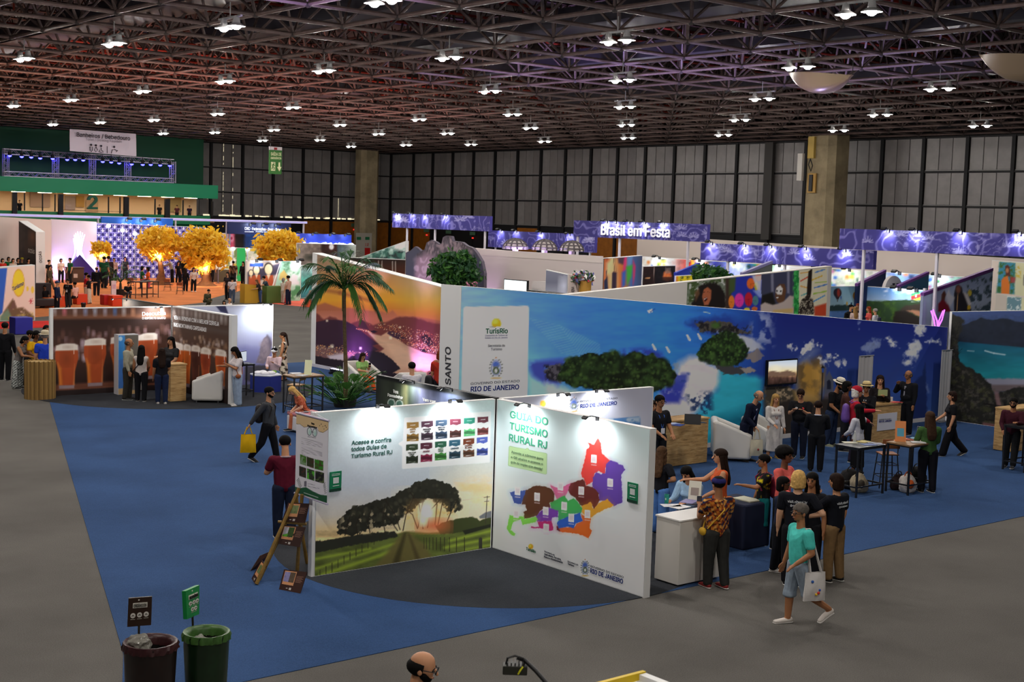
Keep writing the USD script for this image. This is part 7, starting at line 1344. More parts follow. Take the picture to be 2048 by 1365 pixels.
b = P(503,607); obj('waste_box',wall_box(Pl('v',b[1]),b[0]-.45,b[0]+.55,0,1.15,1.05,.6),M('#c8982c',.6),loc=b,label='slanted yellow bin box in front of the clay doll print',cat='bin'); b = P(549,606); obj('counter',bevel_box(b+[-.7,-.3,0],b+[.6,.3,1.02],.03),M('#5a7438',.6),loc=b,label='olive green counter before the clay doll print',cat='counter')
b = P(620,614); t = thing('traffic_cone','tall orange traffic cone left of the palm','traffic cone',b); obj('cone',MB().lathe([(.24,.03),(.05,.95),(0,.96)],b,16),M('#e0582c',.5),t,smooth=40); obj('base',bevel_box(b+[-.3,-.3,0],b+[.3,.3,.05],.02),M('#d04c24'),t); obj('collar',MB().lathe([(.165,.4),(.115,.65)],b,16),M('#e8a080'),t)
b = P(568,607); t = thing('fire_extinguisher','red fire extinguisher behind the man in the beige shirt','fire extinguisher',b); obj('tank',MB().lathe([(0,.03),(.1,.03),(.11,.1),(.11,.55),(.05,.68),(0,.7)],b,14),M('#b81c1c',.35),t,smooth=40); obj('valve',MB().box(b+[-.04,-.04,.69],b+[.06,.04,.78]),BLACK,t)
YM = GM[4:]
def ytree(x,yc,rx,ry,xb,yb,lab,n,seed,tr=.22):
    b = P(xb,yb); d = depth(b); c = at(x,yc,d); k_ = d/F; t = leaf_crown('yellow_tree',lab,'tree',c,np.array([rx*k_,rx*k_,ry*k_])*1.02,n,YM,b,tr,.21,seed,None,9,M('#5a3418',.8,.2,0,.3,5))
    obj('root_base',MB().lathe([(.85,0),(.6,.12),(.35,.35),(tr,.8)],b,14),M('#54301a',.9,.2,0,.3,5),t,smooth=40)
    light_at(path_of('tree_uplight')[7:],'s',c+np.array([-.2,-.5,-ry*k_*.9]),c,(1,.9,.7),330,.12)
ytree(318,487,41,29,322,570,'golden yellow tree on the left, before the tile wall',2600,1); ytree(409,500,42,40,412,572,'largest golden yellow tree with a twisted trunk, in the middle',3400,2,.28); ytree(560,496,44,32,560,578,'golden yellow tree on the right, behind the clay doll stand',2800,3); ytree(203,500,17,15,203,566,'small golden tree at the left end of the tile wall',700,4,.12)
b = P(241,592); dp2 = depth(b); t = thing('palm_plant','dark green potted palm on the orange carpet','palm',b); rg2 = np.random.default_rng(9); c_ = at(241,566,dp2); obj('trunk',MB().tube([b,c_],[.12,.07],8),M('#3a3020'),t)
for i in range(13): a = i/13*2*PI; tip = c_+np.array([1.1*math.cos(a),1.1*math.sin(a),rg2.uniform(-.1,1.2)]); obj('frond',frond(MB(),c_,tip,.6,16,.5,rg2,.5,.03),GM[i % 2],t)
obj('pot',MB().lathe([(0,0),(.3,0),(.36,.4),(.3,.4),(0,.36)],b,14),M('#2c2420'),t,smooth=40)
for x,y,c,s_,lab in ((160,609,'#d8401c',.62,'orange red cube stool under the seated man in pink'),(120,613,'#d8481c',.6,'orange cube stool behind the man in the navy cap'),(95,615,'#e0641c',.55,'orange cube stool beside the crouching man in black'),(214,610,'#b01c18',.6,'dark red cube stool by the white sign post'),(231,612,'#d8401c',.62,'bright orange cube stool by the white sign post'),(42,668,'#2c2a90',.75,'violet blue cube stool behind the group with phones')): b = P(x,y); obj('cube_stool',bevel_box(b+[-s_/2,-s_/2,0],b+[s_/2,s_/2,s_*.95],.04),M(c,.6),loc=b,label=lab,cat='stool',smooth=40)
b = P(227,606); t = thing('sign_post','slim white sign post between the cube stools','sign',b); obj('post',MB().box(b+[-.14,-.05,0],b+[.14,.05,1.25]),M('#d8c4c8'),t); obj('print_block',MB().box(b+[-.1,-.055,.8],b+[.1,-.05,1.05]),M('#c8a0b0'),t)
def counter2(x0,x1,y,h,c,lab,topc=None): a,b = P(x0,y),P(x1,y); pl = Pl('v',a[1]); s1_ = pl.sz(x1,y)[0]; t = thing('counter',lab,'counter',pl.pos((a[0]+s1_)/2,0)); obj('body',MB().box(pl.pos(a[0],0,0),pl.pos(s1_,h-.05,-.7)),M(c,.6),t); obj('worktop',MB().box(pl.pos(a[0]-.05,h-.05,.05),pl.pos(s1_+.05,h,-.75)),M(topc or c,.5),t); return t,pl
t,pl = counter2(138,168,566,1.1,'#3c2418','dark brown counter before the glowing rib sculpture'); obj('label_plate',pbox(pl,147,548,155,556,.02,.02),M('#a89890'),t)
counter2(90,128,560,1.0,'#2c2420','dark counter left of the brown counter'); counter2(225,266,550,1.15,'#181818','black reception counter before the tile wall'); counter2(264,330,548,1.0,'#302c34','reception counter with a white top before the tile wall','#d8d4d8'); counter2(436,472,565,1.0,'#5a5038','olive counter below the pale leafy print','#c8c8b0'); counter2(0,70,545,1.6,'#5a4a38','wooden fronted counter behind the pink left panel')
for x,y,lab in ((278,583,'high table beside the seated visitor in green'),(300,582,'high table beside the seated visitor in orange')): high_table(x,y-20,1.02,.8,.8,lab,M('#3a2418'))
for x,y,lab in ((262,565,'brown chair left of the visitor in green'),(335,568,'brown chair under the first yellow tree'),(360,575,'dark folding chair before the tall man')): bar_chair(x,y,.46,1.0,lab,True,M('#7a3c1c'))
b = P(86,616); t = thing('armchair','dark brown armchair beside the pink left panel','armchair',b); obj('seat',bevel_box(b+[-.6,-.5,.1],b+[.6,.5,.5],.06),M('#2c2020'),t,smooth=40); obj('back',bevel_box(b+[-.6,.35,.3],b+[.6,.6,1.3],.06),M('#2c2020'),t,smooth=40); obj('arm',bevel_box(b+[-.7,-.5,.1],b+[-.55,.5,.75],.05),M('#2c2020'),t,smooth=40)
for i,(x,y) in enumerate(((566,451),(705,451),(857,462),(901,465),(949,468))): 
    pl = plL if x < 760 else plR; obj('exit_sign',pbox(pl,x-5,y-4,x+5,y+3,.05,.3),M('#4a6a50'),wl if x < 760 else wr); obj('alarm_light',pbox(pl,x-1,y+7,x+2,y+10,.05,.3),E((255,60,50),1.0,'alarm'),wl if x < 760 else wr)
# ------------------------------------------------------------------ people
SKIN = {'a': '#c08a66','b': '#a06c48','c': '#6e442c','d': '#d0a080'}
HAIRC = {'k': '#0c0a09','n': '#22150f','g': '#8a8680','b': '#c8a060','w': '#d0ccc4','r': '#7a3018'}
PT = {1: np.unique(np.round(ICO[1][0],6),axis=0),0: ICO[0][0],2: ICO[2][0]}
def solid(bones,edge,lev=1,it=7):
    """One smooth surface from hulls of balls: each bone is a list of (centre, radii)."""
    ms = [m3.Manifold.hull_points(np.vstack([PT[lev]*np.asarray(r,float)+np.asarray(c,float) for c,r in b])) for b in bones]
    m = m3.Manifold.batch_boolean(ms,m3.OpType.Add) if len(ms) > 1 else ms[0]
    m = m.refine_to_length(edge).to_mesh(); v,f = np.array(m.vert_properties[:,:3],float),np.array(m.tri_verts)
    n = len(v); e = np.vstack([f[:,[0,1]],f[:,[1,2]],f[:,[2,0]]]); deg = np.bincount(e.ravel(),minlength=n)[:,None].astype(float)
    for k in range(it):
        for lam in (.5,-.53):
            s = np.zeros_like(v)
            for j in range(3): s[:,j] = np.bincount(e[:,0],v[e[:,1],j],n)+np.bincount(e[:,1],v[e[:,0],j],n)
            v = v+lam*(s/deg-v)
    return v,f
def ry(a): c,s = math.cos(math.radians(a)),math.sin(math.radians(a)); return np.array([[c,0,s],[0,1,0],[-s,0,c]])
ARMS = {'down': (4,9,12,0),'phone': (28,6,95,28),'fwd': (42,6,55,18),'hip': (-18,34,70,62),'reach': (70,10,25,10),'point': (78,20,60,60),'cross': (22,8,85,68),'back': (-14,8,12,0),'lap': (20,8,62,28),'strap': (18,14,125,30),'swing': (22,8,30,4),'mouth': (45,8,118,30),'table': (38,10,68,20),'low': (14,8,42,22)}
PCOUNT = [0]
def person(label,head,h=1.72,face=0,foot=None,ztop=None,arms=('down','down'),legs=((2,4),(-2,4)),lean=0,nod=0,turn=0,sex='m',skin='a',hair='short',hc='k',top='#303030',sleeve='short',bot='#1c1c20',style='trousers',shoes='#1a1a1a',fat=1.0,det=None,seat=None,glasses=False,beard=False,hat=None,extra=(),jacket=None,pattern=None,lanyard=None,group=None,base=None):
    k = h/1.75; hx,hy = head; W_ = -1 if sex == 'f' else 1; PCOUNT[0] += 1
    zt = ztop or h*(.98); p0 = P(hx,hy,zt); pxs = F/depth(p0)*h
    if det is None: det = 2 if pxs > 95 else (1 if pxs > 62 else 0)
    ed = {2: .026,1: .038,0: .05}[det]; lv = 1; R_ = ry(lean); hip = np.array([0,0,.93])
    sw,hw = (.165,.1) if W_ > 0 else (.145,.098)
    def up(q): return R_@(np.asarray(q,float)-hip)+hip
    def pose_leg(side,th,kn):
        a = np.array([0,side*.088,.90]); d = np.array([math.sin(math.radians(th)),side*.03,-math.cos(math.radians(th))]); b = a+d*.42; t2 = th-kn; c = b+np.array([math.sin(math.radians(t2)),side*.0,-math.cos(math.radians(t2))])*.40
        return a,b,c
    L = [pose_leg(s,*legs[0 if s > 0 else 1]) for s in (1,-1)]
    ft = []
    for (a,b,c),(th,kn) in zip(L,legs):
        pit = min(max(kn-th,-25),45) if kn-th > 30 else 0
        d = np.array([math.cos(math.radians(pit)),0,-math.sin(math.radians(pit))]); ft.append((c,d))
    zmin = min(min(c[2]-.075,(c+d*.17)[2]-.05) for c,d in ft); sh = -zmin
    if seat is not None and zmin+sh*0 < 9: pass
    A = []
    for s,nm in ((1,arms[0]),(-1,arms[1])):
        a,b,c,d = [math.radians(q) for q in (ARMS[nm] if isinstance(nm,str) else nm)]
        S_ = np.array([-.005,s*(sw+.015),1.41]); u = np.array([math.sin(a)*math.cos(b),s*math.sin(b),-math.cos(a)*math.cos(b)]); E_ = S_+u*.285; w = np.array([math.sin(a+c)*math.cos(d),-s*math.sin(d)+s*math.sin(b)*.45,-math.cos(a+c)*math.cos(d)]); w /= np.linalg.norm(w)
        A.append((up(S_),up(E_),up(E_+w*.245),R_@w,s))
    nb,hb = up([.0,0,1.46]),up([.02,0,1.555]); Rh = R_@np.array([[1,0,0],[0,1,0],[0,0,1.0]])@ry(nod-lean*.6)
    ty = math.radians(turn); Rh = np.array([[math.cos(ty),-math.sin(ty),0],[math.sin(ty),math.cos(ty),0],[0,0,1]])@Rh
    def hd(q): return hb+Rh@(np.asarray(q,float)*1.05)
    f_ = fat; V3 = lambda *q: np.array(q,float)
    wx = .1*f_*(1 if W_ > 0 else .92); wy = .152*(f_**.6)*(1 if W_ > 0 else .86)
    sw *= 1.06; f_ = fat*1.06
    pel = (hip+[0,0,0],V3(.108,.145 if W_ > 0 else .16,.1)); wai = (up([.012*(f_-1)*10*.3,0,1.08]),V3(wx*1.02,wy,.09)); che = (up([.01,0,1.27]),V3(.108*f_**.5,sw*.93,.12)); sho = [(up([-.01,s*sw*.93,1.405]),V3(.06,.06,.055)) for s in (1,-1)]
    if W_ < 0: bust = [(up([.085,s*.065,1.27]),V3(.05,.058,.058)) for s in (1,-1)]
    torso = [[pel,wai],[wai,che],[che]+sho]+([[che]+bust] if W_ < 0 else [])+([[wai,(up([.04*f_,0,1.07]),V3(.085*f_,.12*f_,.12))]] if f_ > 1.2 else [])
    hl = lambda z: 0
    head_b = [[(hd([-.005,0,.155]),V3(.098,.077,.092)),(hd([.03,0,.105]),V3(.07,.066,.06))],[(hd([.03,0,.105]),V3(.068,.063,.06)),(hd([.056,0,.035]),V3(.03,.034,.028)),(hd([.0,0,.06]),V3(.06,.056,.05))]]
    if det > 0: head_b += [[(hd([.095,0,.125]),V3(.012,.012,.012)),(hd([.116,0,.092]),V3(.014,.017,.013))],[(hd([.0,.077,.105]),V3(.02,.011,.03))],[(hd([.0,-.077,.105]),V3(.02,.011,.03))],[(hd([.09,0,.058]),V3(.012,.024,.009))]]
    head_b = [[(c,r*np.array([1.02,1.0,1.05])) for c,r in b_] for b_ in head_b]
    neck = [[(nb,V3(.058,.062,.05)),(hd([-.012,0,.04]),V3(.052,.052,.05))],[(nb,V3(.058,.062,.05)),(up([-.01,0,1.40]),V3(.07,.11,.05))]]
    bones = torso+neck+head_b
    for a,b,c,w,s in A:
        bones += [[(a,V3(.056,.056,.056)*f_**.5),(b,V3(.046,.046,.046))],[(b,V3(.046,.046,.046)),(c,V3(.031,.031,.031))]]
        sd = np.cross(w,[0,0,1.0]); sd = sd/(np.linalg.norm(sd)+1e-9) if abs(w[2]) < .95 else np.array([1.0,0,0]); nr = np.cross(sd,w); kn = c+w*.085
        if det == 2:
            bones.append([(c+w*.015,V3(.024,.024,.024)),(kn+sd*.026,V3(.014,.014,.014)),(kn-sd*.026,V3(.014,.014,.014))])
            for j,(o,l) in enumerate(((.029,.062),(.0105,.072),(-.0095,.068),(-.028,.052))):
                p1 = kn+sd*o; p2 = p1+w*l*.55-nr*.008*s*0+np.array([0,0,-.006]); p3 = p2+(w*.6-np.array([0,0,.55]))*l*.5; bones += [[(p1,V3(.0105,.0105,.0105)),(p2,V3(.0095,.0095,.0095))],[(p2,V3(.0095,.0095,.0095)),(p3,V3(.0085,.0085,.0085))]]
            th0 = c+w*.03+sd*.022*(1); th1 = th0+w*.035+sd*.028; bones += [[(th0,V3(.013,.013,.013)),(th1,V3(.0105,.0105,.0105))],[(th1,V3(.0105,.0105,.0105)),(th1+w*.03,V3(.009,.009,.009))]]
        else: bones += [[(c,V3(.026,.026,.026)),(kn,V3(.03,.022,.03))],[(kn,V3(.028,.02,.028)),(kn+w*.06-[0,0,.012],V3(.018,.013,.018))],[(c+w*.03,V3(.015,.015,.015)),(c+w*.06+sd*.035,V3(.011,.011,.011))]]
    for (a,b,c),(cf,d) in zip(L,ft): bones += [[(a,V3(.09,.088,.09)),(b,V3(.062,.06,.062))],[(b,V3(.066,.06,.062)),(c,V3(.042,.041,.042))],[(c-[.01,0,.02],V3(.035,.032,.03)),(c+d*.15-[0,0,.045],V3(.028,.036,.022))]]
    body = solid(bones,ed if det < 2 else .03,1,3 if det == 2 else 4)
    yaw = cam_yaw(p0,face); RZ = rot(yaw); allz = body[0][:,2].max()
    if foot is not None:
        g = P(*foot); r = ray(hx,hy); tt = np.linalg.norm(g[:2])/np.linalg.norm(r[:2]); k = (H+r[2]*tt)/(allz+sh+(.02 if hair not in ('bald',) else 0)+(.03 if hat else 0)); k = min(max(k,.8),1.18); org = np.array([g[0],g[1],0.0])
    else:
        zz = k*(allz+sh)+.015+(seat or 0); p0 = P(hx,hy,zz); tp = body[0][np.argmax(body[0][:,2])]; o2 = RZ@np.array([tp[0],tp[1],0])*k*1.13; org = np.array([p0[0]-o2[0],p0[1]-o2[1],seat or 0.0])
    if base is not None: org = np.asarray(base,float); seat = base[2]; k = h/(allz+sh)
    TX = lambda v: (np.asarray(v,float)+[0,0,sh])*(k*np.array([1.12,1.15,1]))@RZ.T+org
    t = thing('person',label,'person',org*[1,1,0] if not seat else org,group)
    put_ = lambda nm,mf,m,smooth=True,paint=None,par=t,**kw: obj(nm,(TX(mf[0]),mf[1]),m,par,smooth=smooth,paint=paint,**kw)
    put_('body',body,M(SKIN[skin],.55,.35))
    g = .014; tm = M(top,.85,.15,0,.12,14)
    # garments
    def infl(bs,d): return [[(c,r+d) for c,r in b] for b in bs]
    shirt = infl(torso,g)+[[(che[0],che[1]+g)]+[(c,r+g) for c,r in sho]]
    if style != 'dress': shirt += [[(wai[0],wai[1]+g),(hip+[0,0,-.02],V3(.118,.16 if W_ > 0 else .172,.07))]]
    for a,b,c,w,s in A:
        if sleeve == 'none': continue
        e = a+(b-a)*(.62 if sleeve == 'short' else 1.0)
        shirt.append([(a,V3(.075,.075,.072)*f_**.5),(e,V3(.07,.07,.068) if sleeve == 'short' else V3(.06,.06,.06))])
        if sleeve == 'long': shirt.append([(b,V3(.06,.06,.06)),(c-w*.01,V3(.044,.044,.044))])
    legb = []
    if style in ('trousers','jeans','wide','shorts'):
        wd = {'wide': 1.45}.get(style,1.0); cut = .62 if style == 'shorts' else 1
        for (a,b,c) in L:
            legb += [[(hip+[0,0,.0],V3(.116,.155 if W_ > 0 else .168,.08)),(a,V3(.106,.102,.106)*f_**.5)],[(a,V3(.106,.102,.106)*f_**.5),(b,V3(.082,.082,.08)*(1+(wd-1)*.5))]]
            if cut == 1: legb.append([(b,V3(.082,.082,.08)*(1+(wd-1)*.5)),(c+[0,0,.0],V3(.068,.066,.045)*wd)])
            else: e = b+(c-b)*.12; legb.append([(b,V3(.092,.09,.08)),(e,V3(.096,.092,.05))])
    elif style in ('skirt','dress'):
        zlow = .38 if style == 'skirt' else .22; mid = (L[0][1]+L[1][1])/2
        legb += [[(hip+[0,0,.06],V3(.112,.15,.08)),(hip+[0,0,-.08],V3(.13,.175,.08))],[(hip+[0,0,-.08],V3(.13,.175,.08)),((L[0][1]+L[1][1])/2,V3(.14,.17,.05)),((L[0][1]*.35+L[0][2]*.65+L[1][1]*.35+L[1][2]*.65)/2,V3(.15,.18,.02))]]
    if style == 'dress': shirt += infl([[wai,pel]],g)
    sm_ = solid(shirt,ed*1.05,1,3)
    if style == 'dress' and pattern is None and top == bot: sm_ = solid(shirt+legb,ed*1.1,1,3); legb = []
    if pattern: n_ = pattern(sm_[0]); put_('shirt',sm_,CLOTH,True,n_)
    else: put_('dress' if style == 'dress' else 'shirt',sm_,tm)
    if legb:
        lm = solid(legb,ed*1.1,1,3); nm = {'skirt': 'skirt','shorts': 'shorts','dress': 'skirt'}.get(style,'trousers')
        if callable(bot): put_(nm,lm,CLOTH,True,bot(lm[0]))
        else: put_(nm,lm,M(bot,.85,.15,0,.15,12))
    if jacket and det > 0:
        put_('shirt_front',solid([[(up([.107,0,1.35]),V3(.012,.04,.02)),(up([.118*f_**.5,0,1.12]),V3(.012,.02,.04))]],.03,1,1),M(jacket[0],.7)); put_('tie',solid([[(up([.119,0,1.37]),V3(.01,.016,.016)),(up([.135*f_**.5,0,1.12]),V3(.008,.02,.02))]],.03,1,1),M(jacket[1],.6))
    for (cf,d) in ft:
        sb = [[(cf-[.03,0,.03],V3(.042,.04,.045)),(cf+d*.07-[0,0,.04],V3(.045,.044,.036)),(cf+d*.17-[0,0,.048],V3(.034,.04,.026))]]
        s_o = put_('shoe',solid(sb,.03,1,1),M(shoes,.5,.3))
        if det == 2 and np.mean(lin(shoes)) > .0: put_('sole',solid([[(cf-[.035,0,.065],V3(.046,.042,.012)),(cf+d*.175-[0,0,.068+.17*0],V3(.036,.044,.011))]],.05,1,0),M('#c4c0ba' if sum(lin(shoes)) > .02 else '#242424',.6),par=s_o)
    # hair
    hm = M(HAIRC.get(hc,hc),.75,.1,0,.3,30)
    if hair != 'bald':
        cap = m3.Manifold.hull_points(np.vstack([PT[2]*V3(.108,.087,.094)+[-.008,0,.166]])) if hair != 'fringe' else m3.Manifold.hull_points(PT[2]*V3(.104,.086,.08)+V3(-.012,0,.12))
        cut_ = m3.Manifold.cube((.3,.3,.3)).translate((.035,-.15,-.155)) + m3.Manifold.cube((.2,.3,.2)).translate((.075,-.15,-.03))
        if hair == 'fringe': cap = cap - m3.Manifold.cube((.3,.3,.2)).translate((-.15+.0,-.15,.175)) - m3.Manifold.cube((.3,.3,.4)).translate((.02,-.15,-.1))
        cap = cap - cut_ - m3.Manifold.cube((.4,.4,.2)).translate((-.2,-.2,-.155+.0)) if hair in ('short','fringe') else cap - cut_
        mm = cap.refine_to_length(.03).to_mesh(); cv,cf_ = np.array(mm.vert_properties[:,:3],float),np.array(mm.tri_verts); par_ = put_('hair',(cv*1.05@Rh.T+hb,cf_),hm,50)
        ex = []
        if hair in ('long','longcurl'): ex = [[(hd([-.03,0,.15]),V3(.085,.088,.07)),(hd([-.07,0,.02]),V3(.05,.095,.05))],[(hd([-.07,0,.02]),V3(.05,.095,.05)),(up([-.125,0,1.30]),V3(.032,.1,.05)),(up([-.125,0,1.22]),V3(.025,.08,.04))],[(hd([-.01,.075,.12]),V3(.04,.02,.04)),(up([-.03,.09,1.40]),V3(.035,.03,.04))],[(hd([-.01,-.075,.12]),V3(.04,.02,.04)),(up([-.03,-.09,1.40]),V3(.035,.03,.04))]]
        if hair in ('bob','curlbob'): ex = [[(hd([-.03,0,.15]),V3(.095,.1,.085)),(hd([-.045,0,.02]),V3(.075,.1,.05))]]
        if hair == 'afro': ex = [[(hd([-.03,0,.18]),V3(.15,.15,.14))]]
        if hair == 'bun': ex = [[(hd([-.1,0,.2]),V3(.045,.045,.045))]]
        if hair == 'tail': ex = [[(hd([-.1,0,.15]),V3(.035,.035,.035)),(up([-.15,0,1.36]),V3(.025,.03,.05))]]
        if ex:
            e_ = solid(ex,.03 if det else .05,1,2)
            if hair in ('afro','longcurl','curlbob'): q = e_[0]; e_ = (q+(q-hb)/np.linalg.norm(q-hb,axis=1,keepdims=True)*(.035 if hair != 'afro' else .02)*(meshkit.noise(q*45+3,4)[:,None]-.4),e_[1])
            if hair == 'afro': q = e_[0]; lo = (q-hb)@Rh; keep = ~((lo[:,0] > .05) & (lo[:,2] < .17)); q = np.where(keep[:,None],q,q-Rh@V3(.11,0,0)); e_ = (q,e_[1])
            put_('hair_mass',e_,hm,par=par_) if hair != 'bald' else None
    if beard and det > 0: put_('beard',solid([[(hd([.055,0,.035]),V3(.04,.042,.034)),(hd([.03,.055,.07]),V3(.03,.014,.03)),(hd([.03,-.055,.07]),V3(.03,.014,.03))]],.025,1,1),hm)
    if det > 0:
        eb = MB()
        for s in (1,-1): put_('eye',MB().ball(hd([.088,s*.03,.122]),(.011,.014,.009),1,None).mesh(),M('#1a1410',.3,.5)); put_('eyebrow',MB().tube([hd([.095,s*.016,.143]),hd([.09,s*.045,.14])],.005,4).mesh(),hm if hair != 'bald' else M('#3a2c24'))
        put_('mouth',MB().ball(hd([.098,0,.056]),(.007,.022,.006),1).mesh(),M('#8a4038' if skin != 'c' else '#5a2a24',.5))
        if glasses:
            gm = MB()
            for s in (1,-1): gm.tube([hd([.112,s*.033+.024*math.cos(a),.118+.018*math.sin(a)]) for a in np.linspace(0,2*PI,13)],.004,4,False); gm.rod(hd([.11,s*.056,.122]),hd([.0,s*.082,.125]),.004,4)
            gm.rod(hd([.113,.01,.12]),hd([.113,-.01,.12]),.004,4); put_('glasses',gm.mesh(),BLACK)
    if hat:
        kind,c1_,c2_ = hat
        if kind == 'brim':
            pr = [(.165,-.012),(.17,0),(.105,.012),(.1,.08),(.07,.11),(.02,.105),(0,.1)]; m = MB().lathe(pr,(0,0,0),24).mesh(); hv = m[0]*V3(1.06,.98,1.05)@Rh.T+hd([-.01,0,.2]); hh_ = put_('hat',(hv,m[1]),M(c1_,.8),40); m = MB().lathe([(.107,.012),(.104,.035)],(0,0,0),24).mesh(); put_('hat_band',((m[0]*V3(1.07,1.0,1.05))@Rh.T+hd([-.01,0,.2]),m[1]),M(c2_),par=hh_)
        elif kind == 'cap': put_('cap',solid([[(hd([-.008,0,.175]),V3(.118,.098,.092))],[(hd([.09,0,.175]),V3(.03,.07,.012)),(hd([.16,0,.165]),V3(.02,.05,.008))]],.03,1,1),M(c1_,.8))
        elif kind == 'beret': put_('cap',solid([[(hd([-.01,0,.18]),V3(.118,.1,.075))],[(hd([.07,0,.17]),V3(.05,.07,.02))]],.03,1,1),M(c1_,.85,.1,0,.2,30))
        elif kind == 'visor': put_('headset',solid([[(hd([.09,0,.125]),V3(.05,.085,.05))]],.03,1,1),M('#dcdce0',.4)); put_('headset_strap',MB().tube([hd([.09,0,.18]),hd([.0,0,.27]),hd([-.1,0,.2])],.018,6).mesh(),M('#dcdce0',.5)); put_('headset_strap',MB().tube([hd([.1*math.cos(a),.095*math.sin(a),.13]) for a in np.linspace(.5,2*PI-.5,14)],.014,5).mesh(),M('#dcdce0',.5))
        elif kind == 'beanie': put_('beanie',solid([[(hd([-.01,0,.17]),V3(.12,.1,.105))]],.03,1,1),M(c1_,.9)); put_('beanie_roll',solid([[(hd([-.06,.0,.17]),V3(.07,.09,.05))]],.03,1,1),M(c2_,.9))
    if lanyard:
        ly = MB()
        for s in (1,-1): ly.tube([up([-.02,s*.06,1.47]),up([.1,s*.06,1.38]),up([.135 if W_ < 0 else .125*f_**.5,s*.01,1.12])],.007,4)
        l0 = put_('lanyard',ly.mesh(),M(lanyard,.6)); put_('badge',MB().obox(up([.14*f_**.5,0,1.06]),(.004,0,0),(0,.045,0),(0,0,.06)).mesh(),M('#d8d8dc',.5),par=l0)
    for kind,c_ in extra:
        if kind == 'backpack': b_ = put_('backpack',solid([[(up([-.2,0,1.3]),V3(.075,.12,.1)),(up([-.2,0,1.05]),V3(.1,.14,.12))]],.04,1,1),M(c_,.6,.3,0,.2,8)); [put_('strap',MB().tube([up([-.12,s*.09,1.42]),up([.0,s*.11,1.475]),up([.125,s*.1,1.35]),up([.08,s*.15,1.12])],.016,5).mesh(),M(c_),par=b_) for s in (1,-1)]
        elif kind == 'crossbag': b_ = put_('shoulder_bag',solid([[(up([.06,.2,.93]),V3(.08,.045,.07))]],.04,1,1),M(c_,.6)); put_('strap',MB().tube([up([.06,.2,.98]),up([.12,.08,1.25]),up([.03,-.12,1.47]),up([-.13,-.02,1.3]),up([-.06,.2,1.0])],.012,5).mesh(),M(c_),par=b_)
        elif kind == 'backtext':
            tx = meshkit.text_mesh(c_[0],.05*(1.0),.002,True); w_ = np.array(tx.vertices); w_[:,0] -= w_[:,0].mean(); sc = .26/max(np.ptp(w_[:,0]),.01); q = np.stack([np.full(len(w_),-.128)-w_[:,2]-.012*0,-w_[:,0]*sc,1.33+w_[:,1]*.8],1); q[:,0] += .9*(q[:,1])**2; put_('back_lettering',(np.array([up(a) for a in q]),np.array(tx.faces)),M('#c8ccd0',.6)); 
            if len(c_) > 1: tx = meshkit.text_mesh(c_[1],.05,.002,True); w_ = np.array(tx.vertices); w_[:,0] -= w_[:,0].mean(); sc = .2/max(np.ptp(w_[:,0]),.01); q = np.stack([np.full(len(w_),-.128)-w_[:,2],-w_[:,0]*sc,1.275+w_[:,1]*.6],1); q[:,0] += .9*(q[:,1])**2; put_('back_lettering',(np.array([up(a) for a in q]),np.array(tx.faces)),M('#c8ccd0',.6))
        elif kind == 'collar': put_('collar',MB().tube([up([.07*math.cos(a)-.005,.078*math.sin(a),1.452+.012*math.cos(a)*-1]) for a in np.linspace(.4,2*PI-.4,16)],.016,6).mesh(),M(c_,.8))
        elif kind == 'chest': put_('chest_print',solid([[(up([.112*f_**.5,c_[1]*.07,1.31]),V3(.012,.035,.03))]],.03,1,0),M(c_[0],.7))
        elif kind == 'bracelet': put_('bracelet',MB().ball(A[0][2]-A[0][3]*.02,.034,1).mesh(),M(c_))
    return t,TX,A,up,hd
def hold(name,label,cat,P_,side,fn):                      # a thing in a hand; fn gets the hand's place and returns parts
    t,TX,A,up,hd = P_; a = A[0 if side > 0 else 1]; hnd = TX(a[2]+a[3]*.1); b = thing(name,label,cat,hnd); fn(b,hnd,TX,a); return b
def phone(label,P_,side=-1,c='#101012'):
    def fn(b,p,TX,a): d = TX(a[2]+a[3]*.2)-p; d /= np.linalg.norm(d); u = np.array([0,0,1.0])-d*d[2]; u /= np.linalg.norm(u); s = np.cross(d,u); q = p+u*.02; obj('case',MB().obox(q+u*.0,d*.04+u*.055,s*.037,(u*.04-d*.055)*.07),M(c,.3,.5),b); obj('display',MB().obox(q+(u*.04-d*.055)*.08,(d*.04+u*.055)*.92,s*.034,(u*.04-d*.055)*.01),M('#39404c',.1,.6),b)
    return hold('phone',label,'phone',P_,side,fn)
